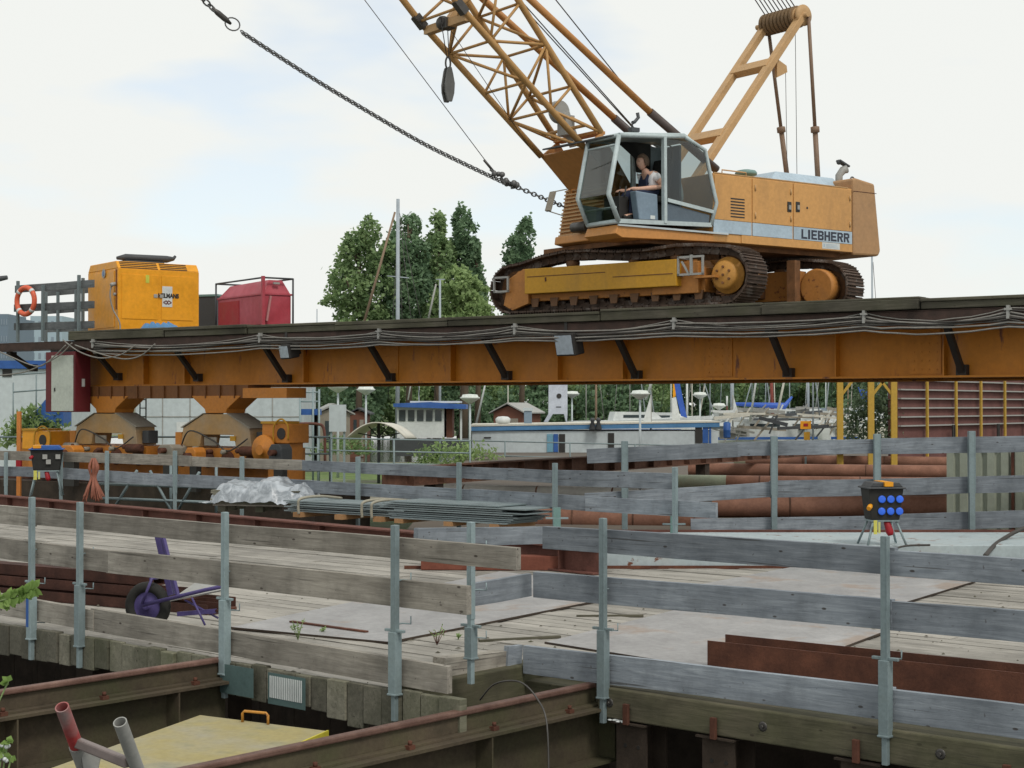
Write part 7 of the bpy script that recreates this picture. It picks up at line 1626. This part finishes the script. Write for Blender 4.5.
for i, a in enumerate(((636, 421, 72, 6, 'white sailboat behind the houseboat near the blue sail', 10, 'white', None), (662, 421, 78, 6, 'white motor cruiser left of the blue sail', -15, 'white', None), (715, 432, 74, 7, 'white hull beside the right end of the houseboat', 20, 'white', None), (742, 425, 80, 7, 'cream hull behind the blue barrel', -10, 'cream', None), (762, 430, 70, 7, 'grey white hull below the dark red mast', 15, 'white', None), (785, 424, 76, 7, 'sailboat under a blue sail cover', 8, 'white', 'bluefence'), (812, 430, 72, 7, 'white hull right of the yellow warning sign', -12, 'cream', None), (828, 421, 82, 7, 'pale sailboat in front of the blue fence', 12, 'white', None), (850, 428, 74, 6, 'white hull between the yellow posts', -8, 'white', None), (800, 416, 90, 8, 'far white sailboat below the blue fence', 5, 'white', None), (690, 424, 84, 7, 'far white hull behind the right houseboat door', -6, 'cream', None), (868, 420, 84, 6, 'far grey hull by the willow bush', 10, 'mastgrey', None), (205, 428, 66, 5, 'green covered boat between the two bogies', 0, 'teal', None))): boat(*a)
# clutter of trestles, poles and tarps lying among the boats
for i in range(44):
    r2 = random.Random(200 + i); px = r2.uniform(722, 868); py = r2.uniform(408, 434); Y = r2.uniform(64, 80); p = at(px, py, Y); m_ = MB(); L = r2.uniform(.5, 1.3)
    a = r2.uniform(-.5, .5); m_.beam((-L, 0, -a * .3), (L, .2, a * .3), .12, r2.uniform(.05, .16)); m_.beam((-L * .3, .1, -.5), (L * .3, .1, .25), .06, .06)
    if i % 3 == 0: m_.box(-L * .5, L * .4, .2, .6, -.3, .1)
    obj('boat_trestle', m_, M_[('white', 'cream', 'oldgrey', 'lightsteel', 'white', 'darkgrey')[i % 6]], None, frame(p, r2.uniform(-.5, .5)), label='piece of pale boat trestle and timber lying among the moored boats', cat='boat trestle', group='trestle pieces among the boats')
# blue sail, blue barrel, sign, blue fence
t = thing('furled_sail', 'blue sail with yellow stripe gathered on a mast behind the houseboat', 'sail', frame(at(680, 420, 62), 0)); s = 62 / 1600
obj('blue_cloth', MB().prism([(-7 * s, 44 * s), (-2 * s, 46 * s), (3 * s, 20 * s), (7 * s, 2 * s), (1 * s, 4 * s), (-4 * s, 25 * s)], -.05, .05), M_['bluefence'], t, bevel=.01); obj('yellow_cloth', MB().prism([(-7 * s, 40 * s), (-4.2 * s, 38 * s), (-4.4 * s, 24 * s), (-7 * s, 22 * s)], -.04, .04), M_['yellow'], t); obj('white_cloth', MB().prism([(-8 * s, 22 * s), (-4.3 * s, 23 * s), (0, 3 * s), (0, 0), (-8 * s, 0)], -.04, .04), M_['white'], t)
for px, Y, lab in ((647, 61.0, 'white triangular sail beside the left white mast'), (737, 66, 'white triangular sail at the foot of the thick grey mast')):
    t = thing('small_sail', lab, 'sail', frame(at(px, 422, Y), 0)); s = Y / 1600; a = 1 if px > 700 else -1; obj('cloth', MB().prism([(-4 * s * a, 0), (4 * s * a, 0), (-3.5 * s * a, 26 * s)], -.03, .03), M_['white'], t); obj('luff_spar', MB().tube((-4 * s * a, .05, -.3), (-4 * s * a, .05, 27 * s), .03, 6), M_['lightsteel'], t)
t = thing('blue_barrel', 'upright blue barrel at the foot of the thick grey mast', 'barrel', frame(at(727, 438, 62), 0)); obj('barrel_body', MB().lathe([(.12, 0), (.14, .05), (.14, .28), (.15, .3), (.14, .32), (.14, .58), (.12, .6)], (0, 0, 0), (0, 0, 1), 16), M_['blue'], t); obj('barrel_lid', MB().lathe([(.1, .601), (.1, .63)], (0, 0, 0), (0, 0, 1), 14), M_['bluew'], t)
t = thing('warning_sign', 'square yellow orange warning sign among the boats', 'sign', frame(at(806, 440, 46), 0)); s = 46 / 1600; obj('sign_plate', MB().box(-5.5 * s, 5 * s, 0, .02, 11 * s, 19 * s), M_['yellow'], t); obj('lower_plate', MB().box(-2 * s, 4 * s, 0, .02, 0, 8 * s), M_['yel2'], t); obj('post', MB().tube((0, .05, -1), (0, .05, 20 * s), .03, 8), M_['galv'], t); obj('sign_marks', MB().box(-2.5 * s, 2 * s, -.006, -.001, 13.5 * s, 16.5 * s), M_['reddoor'], t)
t = thing('blue_shed', 'long low pale blue shed behind the moored boats', 'shed', frame(at(799, 430, 100), 0)); s = 100 / 1600; obj('wall', MB().box(0, 74 * s, 0, 2, -1, 17 * s), M_['shedblue'], t); obj('roof', MB().box(-.2, 74 * s + .2, -.2, 2.2, 17 * s + .002, 22 * s), M_['shedblue2'], t)
t = thing('blue_tarp_boat', 'hanging blue tarpaulin between the yellow posts', 'tarpaulin', frame(at(864, 403, 62), 0)); s = 62 / 1600; obj('tarp_cloth', MB().prism([(-6 * s, 16 * s), (5 * s, 12 * s), (4 * s, 0), (-2 * s, 4 * s)], 0, .06), M_['bluefence'], t, bevel=.01); obj('white_edge', MB().box(-5 * s, 5 * s, -.02, .0, -4 * s, -2 * s), M_['white'], t)
# ---- yellow portal posts and barge wall on the right
def portal(px, Y, lab, br_):
    p = at(px, 440, Y); t = thing('yellow_post', lab, 'post', frame((p.x, Y, .12 - .4), 0)); h = at(px, 365, Y).z - .12 + .4; w = .085; m_ = MB(); m_.box(-w, w, -.05, -.04, 0, h); m_.box(-w, w, .04, .05, 0, h); m_.box(-.012, .012, -.039, .039, 0, h); obj('column', m_, M_['yel3'], t)
    for s_ in br_: obj('knee_brace', MB().beam((0, 0, h - .9), (s_ * .55, 0, h - .2), .05, .07), M_['yel3'], t)
    return t
portal(840, 45, 'leftmost yellow steel column right of the warning sign', (1,)); portal(871, 45, 'yellow brown steel column in the middle of the three', (1, -1) and (1,)); portal(894, 45, 'yellow steel column at the left end of the barge wall', (-1,))
wp0, wp1 = at(898, 440, 45.5), at(1060, 440, 56); an = math.atan2(wp1.y - wp0.y, wp1.x - wp0.x); t = thing('barge_wall', 'tall red brown steel wall with horizontal ribs and yellow posts at the right', 'wall', frame((wp0.x, wp0.y, -.6), an)); Lw = (wp1 - wp0).length; H = 4.2
obj('plating', MB().box(0, Lw + 6, 0, .3, 0, H), M_['brownwall'], t); zr = lambda py: 1.9 + (405 - py) * 45.5 / 1600 + .6
for py in (380, 389.5, 398.5, 408, 417, 426): obj('rib', MB().box(0, Lw + 6, -.1, -.002, zr(py) - .02, zr(py) + .02), M_['lightsteel'], t)
for px in (923, 952, 977, 1001, 1022, 1042, 1060): x = (WM[t.name].inverted() @ onpl(px, 400, wp0, Vector((wp1.y - wp0.y, wp0.x - wp1.x, 0)).normalized())).x; obj('yellow_upright', MB().box(x - .045, x + .045, -.16, -.101, .3, H), M_['yel3'], t)
for px in (947, 992, 1040): x = (WM[t.name].inverted() @ onpl(px, 400, wp0, Vector((wp1.y - wp0.y, wp0.x - wp1.x, 0)).normalized())).x; m_ = MB(); m_.box(x - .03, x + .03, -.2, -.161, .5, 1.9); m_.box(x + .1, x + .15, -.2, -.161, .5, 1.9) if x > 3 else None; obj('dark_post', m_, M_['black'], t)
# long rusty beam running away under the bridge
q0b, q1b = at(400, 467, 26.7), at(1050, 428, 66); an = math.atan2(q1b.y - q0b.y, q1b.x - q0b.x); t = thing('long_rusty_beam', 'long rusty I-beam running away to the right behind the rear fences', 'steel beam', frame((q0b.x, q0b.y, q0b.z), an)); Lb = (q1b - q0b).length
m_ = MB(); m_.box(-.5, Lb, -.15, .15, -.02, 0); m_.box(-.5, Lb, -.01, .01, -.30, -.021); m_.box(-.5, Lb, -.15, .15, -.32, -.301); obj('beam_body', m_, M_['rust2'], t); m_ = MB(); x = .2
while x < 20: m_.box(x, x + .02, -.14, .14, -.3, -.022); x += .9
obj('web_stiffener', m_, M_['rust2'], t)
for x in (1.0, 12, 24): obj('support_leg', MB().box(x - .12, x + .12, -.12, .12, -2.0, -.321), M_['pile'], t)
# pipes in the yard
def pipe(l, r, yb_, dia, lab, mats='pipe', slope=.02, z=.12, band=None):
    Y = (1.9 - z) * 1600 / (yb_ - 405); a = onz(l, yb_, z); b = onz(r, yb_ + (r - l) * slope, z); a.z = b.z = z + dia / 2; an = math.atan2(b.y - a.y, b.x - a.x); t = thing('steel_pipe', lab, 'pipe', frame((a.x, a.y, z), an)); L = (b - a).length
    m_ = MB(); n = 24; rr2 = dia / 2; m_.path([(0, 0, rr2), (L, 0, rr2)], rr2, n, caps=False); m_.path([(0.0, 0, rr2), (L, 0, rr2)], rr2 * .93, n, caps=False)
    for x in (0, L):
        vs = []; 
        for k in range(n): aa = 2 * math.pi * k / n; vs += [(x, rr2 * math.cos(aa), rr2 + rr2 * math.sin(aa)), (x, rr2 * .93 * math.cos(aa), rr2 + rr2 * .93 * math.sin(aa))]
        m_.add(vs, [(2 * k, 2 * ((k + 1) % n), 2 * ((k + 1) % n) + 1, 2 * k + 1) for k in range(n)])
    obj('pipe_shell', m_, M_[mats], t)
    x = L * .27
    while x < L: obj('weld_seam', MB().path([(x, 0, rr2), (x + .03, 0, rr2)], rr2 * 1.012, 24), M_['rust2'], t); x += L * .31
    if band: obj('pale_band', MB().path([(-.001, 0, rr2), (band, 0, rr2)], rr2 * 1.008, 24, caps=False), M_['bandgreen'], t)
    return t
pipe(735, 1000, 465.5, .33, 'farthest rusty pipe in the yard behind the fence', slope=.015, band=.35)
pipe(689, 1000, 476.5, .34, 'second rusty pipe from the back of the yard', slope=.012)
pipe(674, 1000, 489.5, .31, 'rusty pipe with pale green end in the middle of the yard', slope=.012, band=1.1)
pipe(712, 1000, 517, .36, 'nearest thick rusty pipe behind the power box', slope=.008)
pipe(730, 1000, 500, .26, 'thin rusty pipe hidden between the two near ones', slope=.008)
pipe(520, 716, 531, .40, 'short dark rusty pipe end behind the right front fence', slope=.012, z=.0)
pipe(402, 640, 497, .26, 'pale grey pipe lying behind the middle fence', 'palepipe', slope=.02)
# corrugated sheet piles at the right
c0, c1 = at(947, 520, 23.2), at(1060, 520, 22.4); an = math.atan2(c1.y - c0.y, c1.x - c0.x); t = thing('corrugated_wall', 'pale green grey corrugated steel sheeting at the right behind the fence', 'sheet wall', frame((c0.x, c0.y, .12), an)); z1 = at(947, 449, 23.2).z - .12
m_ = MB(); x = 0; Lc = (c1 - c0).length; pf = []
while x < Lc: pf += [(x, 0), (x + .09, 0), (x + .115, .05), (x + .17, .05)]; x += .195
n = len(pf); vs = [(a, b, 0) for a, b in pf] + [(a, b, z1) for a, b in pf]; m_.add(vs, [(i, i + 1, i + 1 + n, i + n) for i in range(n - 1)]); cs = obj('sheeting', m_, M_['sheetgreen'], t); sd_ = cs.modifiers.new('th', 'SOLIDIFY'); sd_.thickness = .01
obj('post', MB().box(.92, .96, -.03, -.005, 0, z1 + .02), M_['rust'], t); obj('top_rail', MB().box(0, .75, -.02, .06, z1 + .002, z1 + .03), M_['rust'], t)
# street lamp head and antenna at the far left
t = thing('street_lamp', 'street lamp arm reaching in at the far left edge above the life ring', 'street lamp', frame(at(-60, 440, 60), 0)); s = 60 / 1600; obj('lamp_post', MB().path([(0, 0, -.6), (0, 0, 4.8), (.4, 0, 5.7), (1.6, 0, 5.95)], .05, 8), M_['oldgrey'], t); obj('lamp_head', MB().path([(1.6, 0, 5.95), (1.9, 0, 6.0), (2.5, 0, 6.1)], [.05, .13, .08], 8), M_['darkgrey'], t)
# red topped pole, small wooden hut
t = thing('red_topped_pole', 'thin white pole with red lower half among the boats', 'pole', frame(at(727, 421, 74), 0)); s = 74 / 1600; obj('pole_upper', MB().tube((0, 0, 15 * s), (0, 0, 25 * s), .045, 8), M_['white'], t); obj('pole_lower', MB().tube((0, 0, -1.4), (0, 0, 14.9 * s), .045, 8), M_['redrust'], t)
